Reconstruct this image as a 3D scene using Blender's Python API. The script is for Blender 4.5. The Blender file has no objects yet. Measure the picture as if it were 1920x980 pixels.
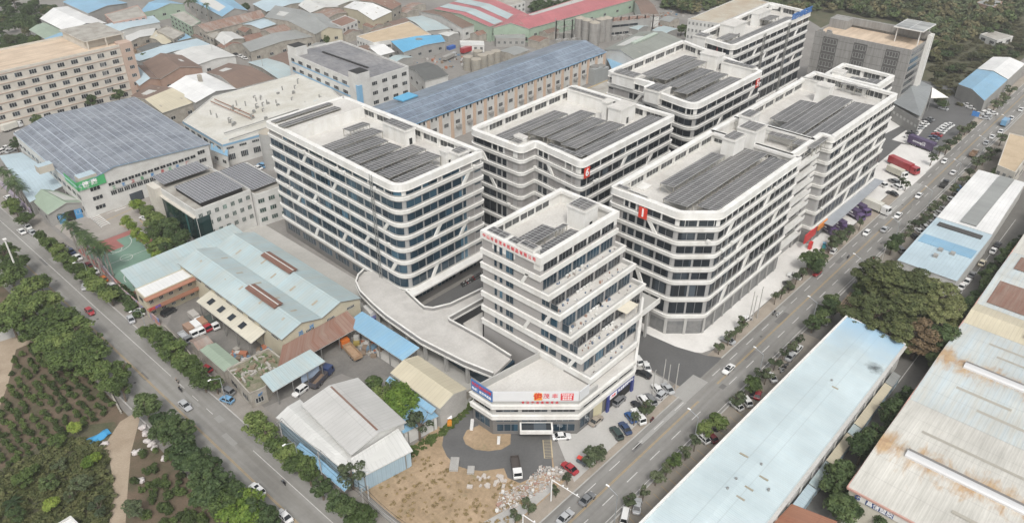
import bpy, bmesh, math, random
from mathutils import Vector, Matrix
S = bpy.context.scene
COL = S.collection
R = math.radians
random.seed(7)
# ---------------------------------------------------------------- camera (drone 135 m up)
CR = ((0.6731441, -0.7395023, 0.0036539), (0.3939203, 0.3627453, 0.8445369), (-0.6258624, -0.5670557, 0.5354849))
CF, CH = 1456.934, 135.0
cd = bpy.data.cameras.new('camera'); cam = bpy.data.objects.new('camera', cd); COL.objects.link(cam)
cd.sensor_width = 36; cd.lens = 36 * CF / 1920; cd.clip_start = 1; cd.clip_end = 8000
M3 = Matrix(CR).transposed()
cam.matrix_world = Matrix.Translation((0, 0, CH)) @ M3.to_4x4()
S.camera = cam
# ---------------------------------------------------------------- overcast daylight
w = bpy.data.worlds.new('World'); S.world = w; w.use_nodes = True
nt = w.node_tree; nt.nodes.clear()
sky = nt.nodes.new('ShaderNodeTexSky'); sky.sky_type = 'NISHITA'; sky.sun_disc = False
SUN_EL, SUN_AZ = 52, 222          # azimuth measured clockwise from +Y
sky.sun_elevation = R(SUN_EL); sky.sun_rotation = R(SUN_AZ)
sky.air_density = 1.6; sky.dust_density = 5.0; sky.ozone_density = 1.0
hs = nt.nodes.new('ShaderNodeHueSaturation'); hs.inputs['Saturation'].default_value = 0.22
bg = nt.nodes.new('ShaderNodeBackground'); bg.inputs[1].default_value = 0.135
wo = nt.nodes.new('ShaderNodeOutputWorld')
nt.links.new(sky.outputs[0], hs.inputs['Color']); nt.links.new(hs.outputs[0], bg.inputs[0]); nt.links.new(bg.outputs[0], wo.inputs[0])
sl = bpy.data.lights.new('sun', 'SUN'); sl.energy = 1.5; sl.angle = R(11); sl.color = (1, .965, .91)
so = bpy.data.objects.new('sun', sl); COL.objects.link(so)
sd = Vector((math.sin(R(SUN_AZ)) * math.cos(R(SUN_EL)), math.cos(R(SUN_AZ)) * math.cos(R(SUN_EL)), math.sin(R(SUN_EL))))
so.rotation_euler = sd.to_track_quat('Z', 'Y').to_euler()
so.location = (0, 0, 200)
S.view_settings.view_transform = 'Standard'; S.view_settings.look = 'None'; S.view_settings.gamma = 1
S.view_settings.exposure = 0.29
S.cycles.max_bounces = 5; S.cycles.diffuse_bounces = 3; S.cycles.glossy_bounces = 2; S.cycles.volume_bounces = 0
S.cycles.use_denoising = True
S.cycles.sample_clamp_indirect = 6

# ---------------------------------------------------------------- helpers
def G(px, py, z=0.0):
    """where the surveyed photo point lies at height z in the world"""
    c = Vector((px - 960, 490 - py, -CF))
    d = M3 @ c
    t = (z - CH) / d.z
    return Vector((d.x * t, d.y * t, z))
def G2(px, py, z=0.0):
    g = G(px, py, z); return (g.x, g.y)
def tag(o, label=None, cat=None, group=None, kind=None):
    if label: o['label'] = label
    if cat: o['category'] = cat
    if group: o['group'] = group
    if kind: o['kind'] = kind
    return o
def empty(name, loc=(0, 0, 0), label=None, cat=None, group=None, rz=0):
    o = bpy.data.objects.new(name, None); COL.objects.link(o)
    o.location = loc; o.rotation_euler.z = rz; o.empty_display_size = .5
    return tag(o, label, cat, group)
class MB:
    """collects faces with metre-scaled UVs and builds one mesh"""
    def __init__(s): s.v = []; s.f = []; s.m = []; s.u = []
    def face(s, pts, mi=0, uv=None):
        n = len(s.v); pts = [Vector(p) for p in pts]; s.v += pts
        s.f.append(list(range(n, n + len(pts)))); s.m.append(mi)
        if uv is None:
            if len(pts) == 4:
                a = (pts[1] - pts[0]).length; b = (pts[2] - pts[1]).length
                c = (pts[2] - pts[3]).length; d = (pts[3] - pts[0]).length
                uv = [(0, 0), (a, 0), (c, b), (0, d)]
            else:
                uv = [(p.x, p.y) for p in pts]
        s.u += uv
    def box(s, c, d, mi=0, rz=0, top=None):
        """c centre of the base, d=(x,y,z) size"""
        cx, cy, cz = c; x, y, z = d[0] / 2, d[1] / 2, d[2]
        cs, sn = math.cos(rz), math.sin(rz)
        def P(a, b, h): return (cx + a * cs - b * sn, cy + a * sn + b * cs, cz + h)
        q = [(-x, -y), (x, -y), (x, y), (-x, y)]
        for i in range(4):
            a, b = q[i], q[(i + 1) % 4]
            s.face([P(*a, 0), P(*b, 0), P(*b, z), P(*a, z)], mi)
        s.face([P(*p, z) for p in q], mi if top is None else top)
        s.face([P(*p, 0) for p in reversed(q)], mi)
    def prism(s, pts, z0, z1, mi=0, top=None, bottom=True):
        pts = ccw(pts)
        n = len(pts)
        for i in range(n):
            a, b = pts[i], pts[(i + 1) % n]
            s.face([(a[0], a[1], z0), (b[0], b[1], z0), (b[0], b[1], z1), (a[0], a[1], z1)], mi)
        s.face([(p[0], p[1], z1) for p in pts], mi if top is None else top)
        if bottom: s.face([(p[0], p[1], z0) for p in reversed(pts)], mi)
    def bar(s, p, q, w, mi=0, h=None):
        p, q = Vector(p), Vector(q); d = q - p
        if d.length < 1e-6: return
        d.normalize(); h = h or w
        up = Vector((0, 0, 1)) if abs(d.z) < .95 else Vector((1, 0, 0))
        a = d.cross(up).normalized() * w / 2; b = a.cross(d).normalized() * h / 2
        r0 = [p - a - b, p + a - b, p + a + b, p - a + b]; r1 = [x + (q - p) for x in r0]
        for i in range(4):
            j = (i + 1) % 4; s.face([r0[i], r0[j], r1[j], r1[i]], mi)
        s.face(list(reversed(r0)), mi); s.face(r1, mi)
    def tube(s, p, q, r, mi=0, n=8, r2=None, caps=True):
        p, q = Vector(p), Vector(q); d = (q - p).normalized(); r2 = r if r2 is None else r2
        up = Vector((0, 0, 1)) if abs(d.z) < .95 else Vector((1, 0, 0))
        a = d.cross(up).normalized(); b = d.cross(a)
        c0 = [p + (a * math.cos(t) + b * math.sin(t)) * r for t in [2 * math.pi * k / n for k in range(n)]]
        c1 = [q + (a * math.cos(t) + b * math.sin(t)) * r2 for t in [2 * math.pi * k / n for k in range(n)]]
        for i in range(n):
            j = (i + 1) % n; s.face([c0[j], c0[i], c1[i], c1[j]], mi)
        if caps: s.face(c0, mi); s.face(list(reversed(c1)), mi)
    def mesh(s, name, mats):
        me = bpy.data.meshes.new(name); me.from_pydata([tuple(p) for p in s.v], [], s.f)
        for m in (mats if isinstance(mats, (list, tuple)) else [mats]): me.materials.append(m)
        me.polygons.foreach_set('material_index', s.m)
        ul = me.uv_layers.new(name='UVMap'); ul.data.foreach_set('uv', [c for p in s.u for c in p])
        me.update(); return me
    def build(s, name, mats, parent=None, label=None, cat=None, group=None, kind=None, smooth=False):
        me = s.mesh(name, mats)
        if smooth: me.shade_smooth()
        o = bpy.data.objects.new(name, me); COL.objects.link(o)
        if parent is not None:
            o.parent = parent; o.matrix_parent_inverse = Matrix.Translation(-parent.location) if not parent.rotation_euler.z else parent_inv(parent)
        return tag(o, label, cat, group, kind)
def parent_inv(p):
    return (Matrix.Translation(p.location) @ Matrix.Rotation(p.rotation_euler.z, 4, 'Z')).inverted()
def area2(pts): return sum(pts[i][0] * pts[(i + 1) % len(pts)][1] - pts[(i + 1) % len(pts)][0] * pts[i][1] for i in range(len(pts)))
def ccw(pts): return list(pts) if area2(pts) > 0 else list(reversed(pts))
def lerp(a, b, t): return a + (b - a) * t
def put(name, mesh, loc, rz=0, sc=1, parent=None, **k):
    o = bpy.data.objects.new(name, mesh); COL.objects.link(o); o.location = loc; o.rotation_euler.z = rz
    o.scale = (sc, sc, sc) if not isinstance(sc, tuple) else sc
    if parent: o.parent = parent
    return tag(o, **k)
def copy_thing(root, loc, rz, sc=None, **k):
    c = root.copy(); COL.objects.link(c); c.location = loc; c.rotation_euler = (0, 0, rz)
    if sc: c.scale = (sc, sc, sc) if not isinstance(sc, tuple) else sc
    for ch in root.children:
        d = ch.copy(); COL.objects.link(d); d.parent = c
        for g in ch.children:
            e = g.copy(); COL.objects.link(e); e.parent = d
    return tag(c, **k)
ORD = 'first second third fourth fifth sixth seventh eighth ninth tenth eleventh twelfth thirteenth fourteenth fifteenth sixteenth seventeenth eighteenth nineteenth twentieth'.split()
def ordw(i):
    if i < 20: return ORD[i]
    t, u = divmod(i + 1, 10); tens = ['', '', 'twenty', 'thirty', 'forty', 'fifty', 'sixty', 'seventy', 'eighty', 'ninety']
    if t < 10: return (tens[t] + '-' + ORD[u - 1]) if u else tens[t][:-1] + 'ieth'
    return 'hundred-and-' + ordw(i - 100)
def text_mesh(s, size, depth=0.03):
    cu = bpy.data.curves.new('t', 'FONT'); cu.body = s; cu.size = size; cu.extrude = depth; cu.align_x = 'CENTER'; cu.align_y = 'CENTER'
    cu.resolution_u = 3; cu.offset = size * .022 if len(s) == 1 else size * .004
    ob = bpy.data.objects.new('t', cu); COL.objects.link(ob)
    dg = bpy.context.evaluated_depsgraph_get(); dg.update()
    me = bpy.data.meshes.new_from_object(ob.evaluated_get(dg)); bpy.data.objects.remove(ob); bpy.data.curves.remove(cu)
    return me
def sign_text(s, size, m, loc, nrm, parent, name='lettering', depth=.04, width=None, stretch=1, bold=0):
    """flat lettering standing on a vertical face with outward normal nrm (2d)"""
    me = text_mesh(s, size, depth); me.materials.clear(); me.materials.append(m)
    n = Vector((nrm[0], nrm[1], 0)).normalized(); x = Vector((-n.y, n.x, 0)); z = Vector((0, 0, 1))
    xs = [v.co.x for v in me.vertices]; sx = width / (max(xs) - min(xs)) if width and xs else 1
    mw = Matrix(((x.x, z.x, n.x, loc[0]), (x.y, z.y, n.y, loc[1]), (x.z, z.z, n.z, loc[2]), (0, 0, 0, 1)))
    me.transform(mw @ Matrix.Diagonal((sx, stretch, 1, 1)))
    o = bpy.data.objects.new(name, me); COL.objects.link(o); o.parent = parent; o.matrix_parent_inverse = parent_inv(parent)
    return o
# ---------------------------------------------------------------- materials
MC = {}
def _new(key):
    m = bpy.data.materials.new(key); m.use_nodes = True; n = m.node_tree.nodes; b = n['Principled BSDF']; return m, n, m.node_tree.links, b
def c4(c): return (c[0], c[1], c[2], 1)
def _noise(n, l, vec, scale, detail=5, rough=.6, dist=0):
    t = n.new('ShaderNodeTexNoise'); t.inputs['Scale'].default_value = scale; t.inputs['Detail'].default_value = detail
    t.inputs['Roughness'].default_value = rough; t.inputs['Distortion'].default_value = dist
    if vec: l.new(vec, t.inputs['Vector'])
    return t
def _ramp(n, l, fac, stops):
    r = n.new('ShaderNodeValToRGB'); e = r.color_ramp.elements
    while len(e) < len(stops): e.new(0.5)
    for i, (p, c) in enumerate(stops): e[i].position = p; e[i].color = c4(c) if len(c) == 3 else c
    l.new(fac, r.inputs[0]); return r
def _mix(n, l, fac, a, b, mode='MIX'):
    x = n.new('ShaderNodeMix'); x.data_type = 'RGBA'; x.blend_type = mode
    for sock, v in ((x.inputs[0], fac), (x.inputs[6], a), (x.inputs[7], b)):
        if hasattr(v, 'is_linked') or hasattr(v, 'links'): l.new(v, sock)
        elif isinstance(v, (int, float)): sock.default_value = v
        else: sock.default_value = c4(v)
    return x.outputs[2]
def _math(n, l, op, a, b=None, c=None):
    x = n.new('ShaderNodeMath'); x.operation = op
    for i, v in enumerate((a, b, c)):
        if v is None: continue
        if isinstance(v, (int, float)): x.inputs[i].default_value = v
        else: l.new(v, x.inputs[i])
    return x.outputs[0]
def _coord(n, l, kind='pos', scale=None):
    if kind == 'pos': o = n.new('ShaderNodeNewGeometry').outputs['Position']
    elif kind == 'uv': o = n.new('ShaderNodeUVMap').outputs[0]
    else: o = n.new('ShaderNodeTexCoord').outputs['Object']
    if scale:
        mp = n.new('ShaderNodeMapping'); mp.inputs['Scale'].default_value = scale; l.new(o, mp.inputs['Vector']); o = mp.outputs[0]
    return o
def plain(key, col, rough=.6, metal=0, spec=None):
    if key in MC: return MC[key]
    m, n, l, b = _new(key); b.inputs['Base Color'].default_value = c4(col); b.inputs['Roughness'].default_value = rough; b.inputs['Metallic'].default_value = metal
    MC[key] = m; return m
def dirty(key, col, col2=None, scale=.25, amt=.5, rough=.8, fine=.12, bump=0, coord='pos', streak=None, spots=None, sk=.8):
    """a surface of its own colour with wear: large patches, fine grain, optional streaks and stains"""
    if key in MC: return MC[key]
    m, n, l, b = _new(key); co = _coord(n, l, coord)
    col2 = col2 or tuple(c * .72 for c in col)
    t1 = _noise(n, l, co, scale, 6, .62, .3)
    r1 = _ramp(n, l, t1.outputs[0], [(.38, (0, 0, 0)), (.68, (1, 1, 1))])
    f = _math(n, l, 'MULTIPLY', r1.outputs[0], amt)
    c = _mix(n, l, f, col, col2)
    t2 = _noise(n, l, co, scale * 14, 4, .7)
    r2 = _ramp(n, l, t2.outputs[0], [(.25, (1 - fine * 2,) * 3), (.75, (1 + fine,) * 3)])
    c = _mix(n, l, 1.0, c, r2.outputs[0], 'MULTIPLY')
    if streak:
        t3 = _noise(n, l, _coord(n, l, coord, streak), 1, 5, .6)
        r3 = _ramp(n, l, t3.outputs[0], [(.35, (sk, sk - .01, sk - .03)), (.62, (1.04, 1.04, 1.04))])
        c = _mix(n, l, 1.0, c, r3.outputs[0], 'MULTIPLY')
    if spots:
        sc_, colr, thr = spots
        t4 = _noise(n, l, co, sc_, 5, .65, .5); r4 = _ramp(n, l, t4.outputs[0], [(thr, (0, 0, 0)), (thr + .09, (1, 1, 1))])
        c = _mix(n, l, r4.outputs[0], c, colr)
    l.new(c, b.inputs['Base Color']); b.inputs['Roughness'].default_value = rough
    if bump:
        bp = n.new('ShaderNodeBump'); bp.inputs['Strength'].default_value = bump; bp.inputs['Distance'].default_value = .1
        l.new(t2.outputs[0], bp.inputs['Height']); l.new(bp.outputs[0], b.inputs['Normal'])
    MC[key] = m; return m
def corr(key, col, col2=None, rust=0, pitch=1.1, rough=.45, rustcol=(.2, .1, .055), seam=.12, amt=.6, sky=None):
    """ribbed metal sheet: ribs run along v, sheets lap along v; grime streaks and rust patches follow the slope"""
    if key in MC: return MC[key]
    m, n, l, b = _new(key); uv = _coord(n, l, 'uv'); col2 = col2 or tuple(c * .75 for c in col)
    sp = n.new('ShaderNodeSeparateXYZ'); l.new(uv, sp.inputs[0])
    t1 = _noise(n, l, _coord(n, l, 'uv', (.5, .06, 1)), 1, 6, .65, .2)
    r1 = _ramp(n, l, t1.outputs[0], [(.36, (0, 0, 0)), (.7, (1, 1, 1))])
    c = _mix(n, l, _math(n, l, 'MULTIPLY', r1.outputs[0], amt), col, col2)
    p1 = _noise(n, l, uv, .06, 4, .6); r0 = _ramp(n, l, p1.outputs[0], [(.4, (.88, .88, .88)), (.66, (1.08, 1.08, 1.08))])
    c = _mix(n, l, 1.0, c, r0.outputs[0], 'MULTIPLY')
    # sheet seams
    fr = _math(n, l, 'FRACT', _math(n, l, 'DIVIDE', sp.outputs[0], pitch))
    sm = _math(n, l, 'LESS_THAN', fr, .13)
    c = _mix(n, l, _math(n, l, 'MULTIPLY', sm, seam * 2), c, tuple(x * .45 for x in col))
    fv = _math(n, l, 'FRACT', _math(n, l, 'DIVIDE', sp.outputs[1], 6.1))
    c = _mix(n, l, _math(n, l, 'MULTIPLY', _math(n, l, 'LESS_THAN', fv, .04), .25), c, tuple(x * .5 for x in col))
    if rust:
        t2 = _noise(n, l, _coord(n, l, 'uv', (.32, .09, 1)), 1, 7, .72, .4)
        r2 = _ramp(n, l, t2.outputs[0], [(.72 - rust * .45, (0, 0, 0)), (.84 - rust * .4, (1, 1, 1))])
        t3 = _noise(n, l, uv, .9, 4); r3 = _ramp(n, l, t3.outputs[0], [(.3, tuple(x * .7 for x in rustcol)), (.7, tuple(x * 1.5 for x in rustcol))])
        c = _mix(n, l, r2.outputs[0], c, r3.outputs[0])
    l.new(c, b.inputs['Base Color']); b.inputs['Roughness'].default_value = rough
    w_ = _math(n, l, 'SINE', _math(n, l, 'MULTIPLY', sp.outputs[0], 2 * math.pi / pitch * 2))
    bp = n.new('ShaderNodeBump'); bp.inputs['Strength'].default_value = .25; bp.inputs['Distance'].default_value = .05
    l.new(w_, bp.inputs['Height']); l.new(bp.outputs[0], b.inputs['Normal'])
    MC[key] = m; return m
def solar(key, cell=(1.05, 1.9), line=(.42, .43, .44), base=(.052, .055, .066), lw=.075, rough=.22, vgap=None, gapcol=None):
    if key in MC: return MC[key]
    m, n, l, b = _new(key); sp = n.new('ShaderNodeSeparateXYZ'); l.new(_coord(n, l, 'uv'), sp.inputs[0])
    fu = _math(n, l, 'FRACT', _math(n, l, 'DIVIDE', sp.outputs[0], cell[0])); fv = _math(n, l, 'FRACT', _math(n, l, 'DIVIDE', sp.outputs[1], cell[1]))
    g = _math(n, l, 'MAXIMUM', _math(n, l, 'LESS_THAN', fu, lw), _math(n, l, 'LESS_THAN', fv, lw * cell[0] / cell[1]))
    iu = _math(n, l, 'FLOOR', _math(n, l, 'DIVIDE', sp.outputs[0], cell[0])); iv = _math(n, l, 'FLOOR', _math(n, l, 'DIVIDE', sp.outputs[1], cell[1]))
    cb = n.new('ShaderNodeCombineXYZ'); l.new(iu, cb.inputs[0]); l.new(iv, cb.inputs[1])
    wn = n.new('ShaderNodeTexWhiteNoise'); wn.noise_dimensions = '2D'; l.new(cb.outputs[0], wn.inputs[0])
    pc = _mix(n, l, wn.outputs[0], tuple(x * .82 for x in base), tuple(x * 1.25 for x in base))
    t = _noise(n, l, _coord(n, l, 'pos'), .09, 4); rr = _ramp(n, l, t.outputs[0], [(.35, (.8, .8, .8)), (.7, (1.5, 1.45, 1.35))])
    pc = _mix(n, l, 1.0, pc, rr.outputs[0], 'MULTIPLY')
    c = _mix(n, l, g, pc, line)
    if vgap:
        per, wd = vgap
        fg = _math(n, l, 'LESS_THAN', _math(n, l, 'FRACT', _math(n, l, 'DIVIDE', sp.outputs[1], per)), wd / per)
        c = _mix(n, l, fg, c, gapcol)
    l.new(c, b.inputs['Base Color']); b.inputs['Roughness'].default_value = rough
    MC[key] = m; return m
def glassy(key, col=(.03, .05, .07), rough=.08, var=.5, cell=1.4):
    if key in MC: return MC[key]
    m, n, l, b = _new(key); sp = n.new('ShaderNodeSeparateXYZ'); l.new(_coord(n, l, 'uv'), sp.inputs[0])
    cb = n.new('ShaderNodeCombineXYZ'); l.new(_math(n, l, 'FLOOR', _math(n, l, 'DIVIDE', sp.outputs[0], cell)), cb.inputs[0])
    oi = n.new('ShaderNodeObjectInfo'); l.new(_math(n, l, 'MULTIPLY', oi.outputs['Random'], 57.0), cb.inputs[1])
    wn = n.new('ShaderNodeTexWhiteNoise'); wn.noise_dimensions = '2D'; l.new(cb.outputs[0], wn.inputs[0])
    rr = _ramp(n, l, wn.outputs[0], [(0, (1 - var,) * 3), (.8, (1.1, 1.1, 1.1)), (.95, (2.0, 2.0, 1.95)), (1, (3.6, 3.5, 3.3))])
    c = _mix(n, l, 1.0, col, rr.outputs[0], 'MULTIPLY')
    l.new(c, b.inputs['Base Color']); b.inputs['Roughness'].default_value = rough; b.inputs['IOR'].default_value = 1.5
    MC[key] = m; return m
def leafy(key, c1, c2, c3=None):
    if key in MC: return MC[key]
    m, n, l, b = _new(key); t = _noise(n, l, _coord(n, l, 'pos'), .55, 3, .6)
    oi = n.new('ShaderNodeObjectInfo')
    f = _math(n, l, 'ADD', t.outputs[0], _math(n, l, 'MULTIPLY', _math(n, l, 'SUBTRACT', oi.outputs['Random'], .5), .45))
    r1 = _ramp(n, l, f, [(.3, c1), (.55, c2), (.8, c3 or c2)])
    t2 = _noise(n, l, _coord(n, l, 'pos'), 4.5, 2); r2 = _ramp(n, l, t2.outputs[0], [(.3, (.6, .6, .6)), (.7, (1.45, 1.45, 1.3))])
    c = _mix(n, l, 1.0, r1.outputs[0], r2.outputs[0], 'MULTIPLY')
    l.new(c, b.inputs['Base Color']); b.inputs['Roughness'].default_value = .65; b.inputs['Specular IOR Level'].default_value = .25
    MC[key] = m; return m
WHITE = dirty('white_render', (.72, .715, .695), (.57, .56, .53), .22, .5, .6, .04, streak=(.5, .5, .06), sk=.93)
WHITE2 = dirty('white_roof_deck', (.59, .575, .545), (.45, .43, .4), .12, .8, .8, .08, spots=(.45, (.42, .39, .35), .63))
GREYW = dirty('grey_wall_panel', (.285, .275, .27), (.24, .232, .228), .2, .6, .7, .04, streak=(.6, .6, .07), sk=.92)
PIER = dirty('pale_grey_pier', (.345, .34, .335), (.3, .297, .292), .4, .5, .6, .04)
LEDGE = dirty('pale_ledge', (.41, .405, .39), (.33, .325, .31), .5, .5, .7, .06)
DARKST = dirty('dark_stone_base', (.17, .165, .16), (.13, .125, .12), .5, .5, .6, .06)
GLB = glassy('blue_glass', (.02, .045, .068), .08, .4, 2.9)
GLD = glassy('dark_glass', (.02, .026, .033), .08, .4, 2.9)
GLI = glassy('inner_grille', (.07, .075, .078), .4, .4, .8)
SOL = solar('solar_panel', (1.15, 2.1), (.44, .44, .43), (.078, .077, .08), .12, .48)
STEEL = plain('galvanised_steel', (.35, .35, .34), .45, .6)
CONC = dirty('concrete', (.42, .41, .39), (.31, .3, .285), .18, .7, .85, .08)
FRAME = plain('window_frame_grey', (.26, .265, .27), .4, .3)
REDS = plain('red_sign', (.6, .05, .03), .5)
WLET = plain('white_letter', (.85, .85, .85), .5)
RLET = plain('red_letter', (.62, .04, .06), .5)
BLACKP = plain('black_rubber', (.02, .02, .02), .7)
# ---------------------------------------------------------------- ground, roads, yards
def sheet(name, pts, z, m, label=None, cat=None, kind='structure', parent=None, group=None):
    mb = MB(); mb.face([(p[0], p[1], z) for p in ccw(pts)], 0, [(p[0], p[1]) for p in ccw(pts)])
    return mb.build(name, m, parent, label, cat, group, kind)
def PX(*pts): return [G2(*p) for p in pts]
def rect(x0, y0, x1, y1): return [(x0, y0), (x1, y0), (x1, y1), (x0, y1)]
YARD = dirty('yard_concrete', (.24, .228, .212), (.17, .16, .15), .06, .8, .9, .08)
ROADM = dirty('old_road', (.24, .234, .222), (.185, .18, .17), .05, .9, .85, .06, streak=(.02, .5, 1))
ROADM2 = dirty('old_road_across', (.265, .258, .242), (.2, .194, .182), .05, .9, .85, .06, streak=(.5, .02, 1))
ASPH = dirty('dark_asphalt', (.115, .115, .114), (.085, .085, .085), .12, .7, .8, .08)
FORE = dirty('white_forecourt', (.66, .645, .62), (.54, .525, .5), .1, .8, .85, .05)
PATHM = dirty('pale_path', (.43, .42, .395), (.34, .33, .31), .1, .8, .85, .06)
VERGE = dirty('sandy_verge', (.34, .295, .245), (.24, .21, .175), .3, .8, .9, .12)
DIRT = dirty('bare_earth', (.4, .295, .195), (.27, .2, .12), .09, .95, .95, .14, bump=.4, streak=(.3, .07, 1), sk=.86, spots=(.09, (.2, .185, .1), .6))
SOIL = dirty('orchard_soil', (.15, .108, .075), (.075, .073, .04), .22, .9, .95, .2)
SCRUBG = dirty('scrub_ground', (.11, .1, .062), (.055, .07, .03), .12, .95, .95, .2)
TRACK = dirty('dirt_track', (.37, .3, .225), (.27, .21, .15), .2, .8, .95, .12)
sheet('ground', rect(-2500, -2500, 5000, 5000), 0, YARD)
sheet('forest_floor', [(60, 480), (250, 820), (-600, 1500), (-900, 500), (-40, 400), (20, 330), (40, 330)], .004, SCRUBG)
sheet('forest_ground', PX((1245, 0), (1500, 28), (1760, 190), (1850, 170), (1919, 110)) + [(1400, 100), (1600, 2500), (300, 1500), (470, 470)], .004, SCRUBG)
sheet('orchard_ground', [(41.2, -40), (41.2, 330), (-500, 330), (-500, -40)], .004, SOIL)
sheet('scrub_patch', PX((0, 880), (130, 800), (215, 790), (225, 830), (205, 979), (-40, 1040), (-200, 1000)), .008, SCRUBG)
sheet('dirt_track', PX((180, 862), (205, 820), (225, 790), (250, 775), (262, 785), (245, 850), (240, 910), (235, 985), (205, 985), (212, 900), (205, 860)), .012, TRACK)
sheet('dirt_clearing', PX((-30, 640), (0, 625), (70, 612), (75, 635), (30, 655), (15, 720), (0, 760), (-60, 780)), .012, TRACK)
sheet('dirt_clearing', PX((-20, 612), (0, 612), (64, 606), (70, 618), (0, 640), (-30, 645)), .016, PATHM)
# left road (runs along y)
sheet('road', rect(43.0, -60, 59.0, 1200), .016, ROADM2)
sheet('sidewalk', rect(59.0, 74, 65.5, 420), .012, dirty('side_dirt', (.27, .25, .225), (.2, .185, .165), .25, .8, .9, .1))
def yc(x): return 64.4 - .0118 * (x - 90)
def strip(name, x0, x1, d0, d1, z, m, **k):
    return sheet(name, [(x0, yc(x0) + d0), (x1, yc(x1) + d0), (x1, yc(x1) + d1), (x0, yc(x0) + d1)], z, m, **k)
strip('main_road', 30, 1500, -6.3, 4.4, .020, ROADM)
strip('parking_verge', 64, 700, -16, -6.3, .012, dirty('parking_pavers', (.26, .235, .2), (.2, .18, .155), .3, .7, .9, .08))
strip('verge', 66, 600, 4.4, 8.0, .012, VERGE)
for x0, x1 in ((67, 139), (160, 302), (318, 600)):
    mb = MB(); a, b = yc(x0) + 4.4, yc(x1) + 4.4
    mb.prism([(x0, a), (x1, b), (x1, b + .3), (x0, a + .3)], 0, .13); mb.build('kerb', CONC, kind='structure')
for x0, x1 in ((66, 600),):
    mb = MB(); a, b = yc(x0) - 6.6, yc(x1) - 6.6
    mb.prism([(x0, a), (x1, b), (x1, b + .3), (x0, a + .3)], 0, .12); mb.build('kerb', CONC, kind='structure')
for y0, y1 in ((74, 330),):
    mb = MB(); mb.prism(rect(59.0, y0, 59.3, y1), 0, .13); mb.build('kerb', CONC, kind='structure')
mb = MB(); mb.prism(rect(42.7, 150, 43.0, 420), 0, .13); mb.build('kerb', CONC, kind='structure')
PAINT = dirty('road_paint', (.62, .61, .59), (.42, .41, .39), 1.2, .8, .7, .1)
YPAINT = dirty('yellow_paint', (.45, .31, .12), (.3, .22, .12), 1.0, .8, .7, .1)
mb = MB()
for x in range(44, 900, 9):
    if 141 < x < 150 or 306 < x < 314: continue
    for d in (2.55, -2.35):
        mb.face([(x, yc(x) + d - .09, .026), (x + 4, yc(x + 4) + d - .09, .026), (x + 4, yc(x + 4) + d + .09, .026), (x, yc(x) + d + .09, .026)])
for d in (-5.6,):
    mb.face([(64, yc(64) + d - .07, .026), (900, yc(900) + d - .07, .026), (900, yc(900) + d + .07, .026), (64, yc(64) + d + .07, .026)])
# turn arrows near the bottom junction
for cx_, cy_ in ((78, 66.6), (84, 66.4)):
    mb.face([(cx_, cy_ - .12, .027), (cx_ + 3, cy_ - .12, .027), (cx_ + 3, cy_ + .12, .027), (cx_, cy_ + .12, .027)])
    mb.face([(cx_ - 1.2, cy_, .027), (cx_, cy_ - .55, .027), (cx_, cy_ + .55, .027)])
mb.build('road_markings', PAINT, kind='structure')
mb = MB()
for x0, x1 in ((30, 141), (150, 900)):
    for d in (-.14, .14):
        mb.face([(x0, yc(x0) + d - .06, .026), (x1, yc(x1) + d - .06, .026), (x1, yc(x1) + d + .06, .026), (x0, yc(x0) + d + .06, .026)])
for d in (-.14, .14): mb.face([(50.6 + d - .06, 74, .022), (50.6 + d + .06, 74, .022), (50.6 + d + .06, 268, .022), (50.6 + d - .06, 268, .022)])
mb.build('centre_line', YPAINT, kind='structure')
mb = MB()
mb.face([(55.5, 171, .022), (55.65, 171, .022), (55.65, 600, .022), (55.5, 600, .022)])
mb.face([(55.6, 79, .022), (55.75, 79, .022), (55.75, 132, .022), (55.6, 132, .022)])
for y in range(150, 171, 7): mb.face([(55.5, y, .022), (55.65, y, .022), (55.65, y + 3, .022), (55.5, y + 3, .022)])
mb.build('edge_line', PAINT, kind='structure')
# parking bay lines along the right-hand verge
mb = MB()
for x in [92 + 3.0 * k for k in range(22)]:
    y = yc(x)
    mb.face([(x - .05, y - 13.6, .018), (x + .05, y - 13.6, .018), (x + 1.3, y - 8.6, .018), (x + 1.2, y - 8.6, .018)])
    if x < 150: mb.face([(x - .05, y - 13.6, .018), (x + 1.4, y - 13.6, .018), (x + 1.4, y - 13.5, .018), (x - .05, y - 13.5, .018)])
mb.build('bay_lines', YPAINT, kind='structure')
# repairs, drain covers
rq = random.Random(77); DP = dirty('dark_patch', (.15, .147, .142), (.12, .118, .114), .6, .6, .9, .08); LP_ = dirty('light_patch', (.27, .265, .25), (.24, .235, .22), .6, .6, .9, .06)
for i in range(30):
    if i % 2: x = rq.uniform(75, 480); y = yc(x) + rq.uniform(-5, 3.4); w_, h_ = rq.uniform(1.5, 7), rq.uniform(.5, 1.6)
    else: x = rq.uniform(44, 57); y = rq.uniform(85, 300); w_, h_ = rq.uniform(.5, 1.8), rq.uniform(2, 9)
    sheet('road_repair', [(x, y), (x + w_, y + rq.uniform(-.1, .1)), (x + w_, y + h_), (x, y + h_)], .021 if i % 2 == 0 else .023, rq.choice((DP, LP_)))
for i in range(16):
    x, y = (rq.uniform(80, 400), 0) if i % 2 else (rq.choice((48, 53.5)), rq.uniform(90, 280)); y = yc(x) + rq.choice((-3.6, 1.3)) if i % 2 else y
    sheet('drain_cover', [(x + .38 * math.cos(t), y + .38 * math.sin(t)) for t in [k * math.pi / 5 for k in range(10)]], .028, plain('iron_cover', (.06, .06, .058), .6))
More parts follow.
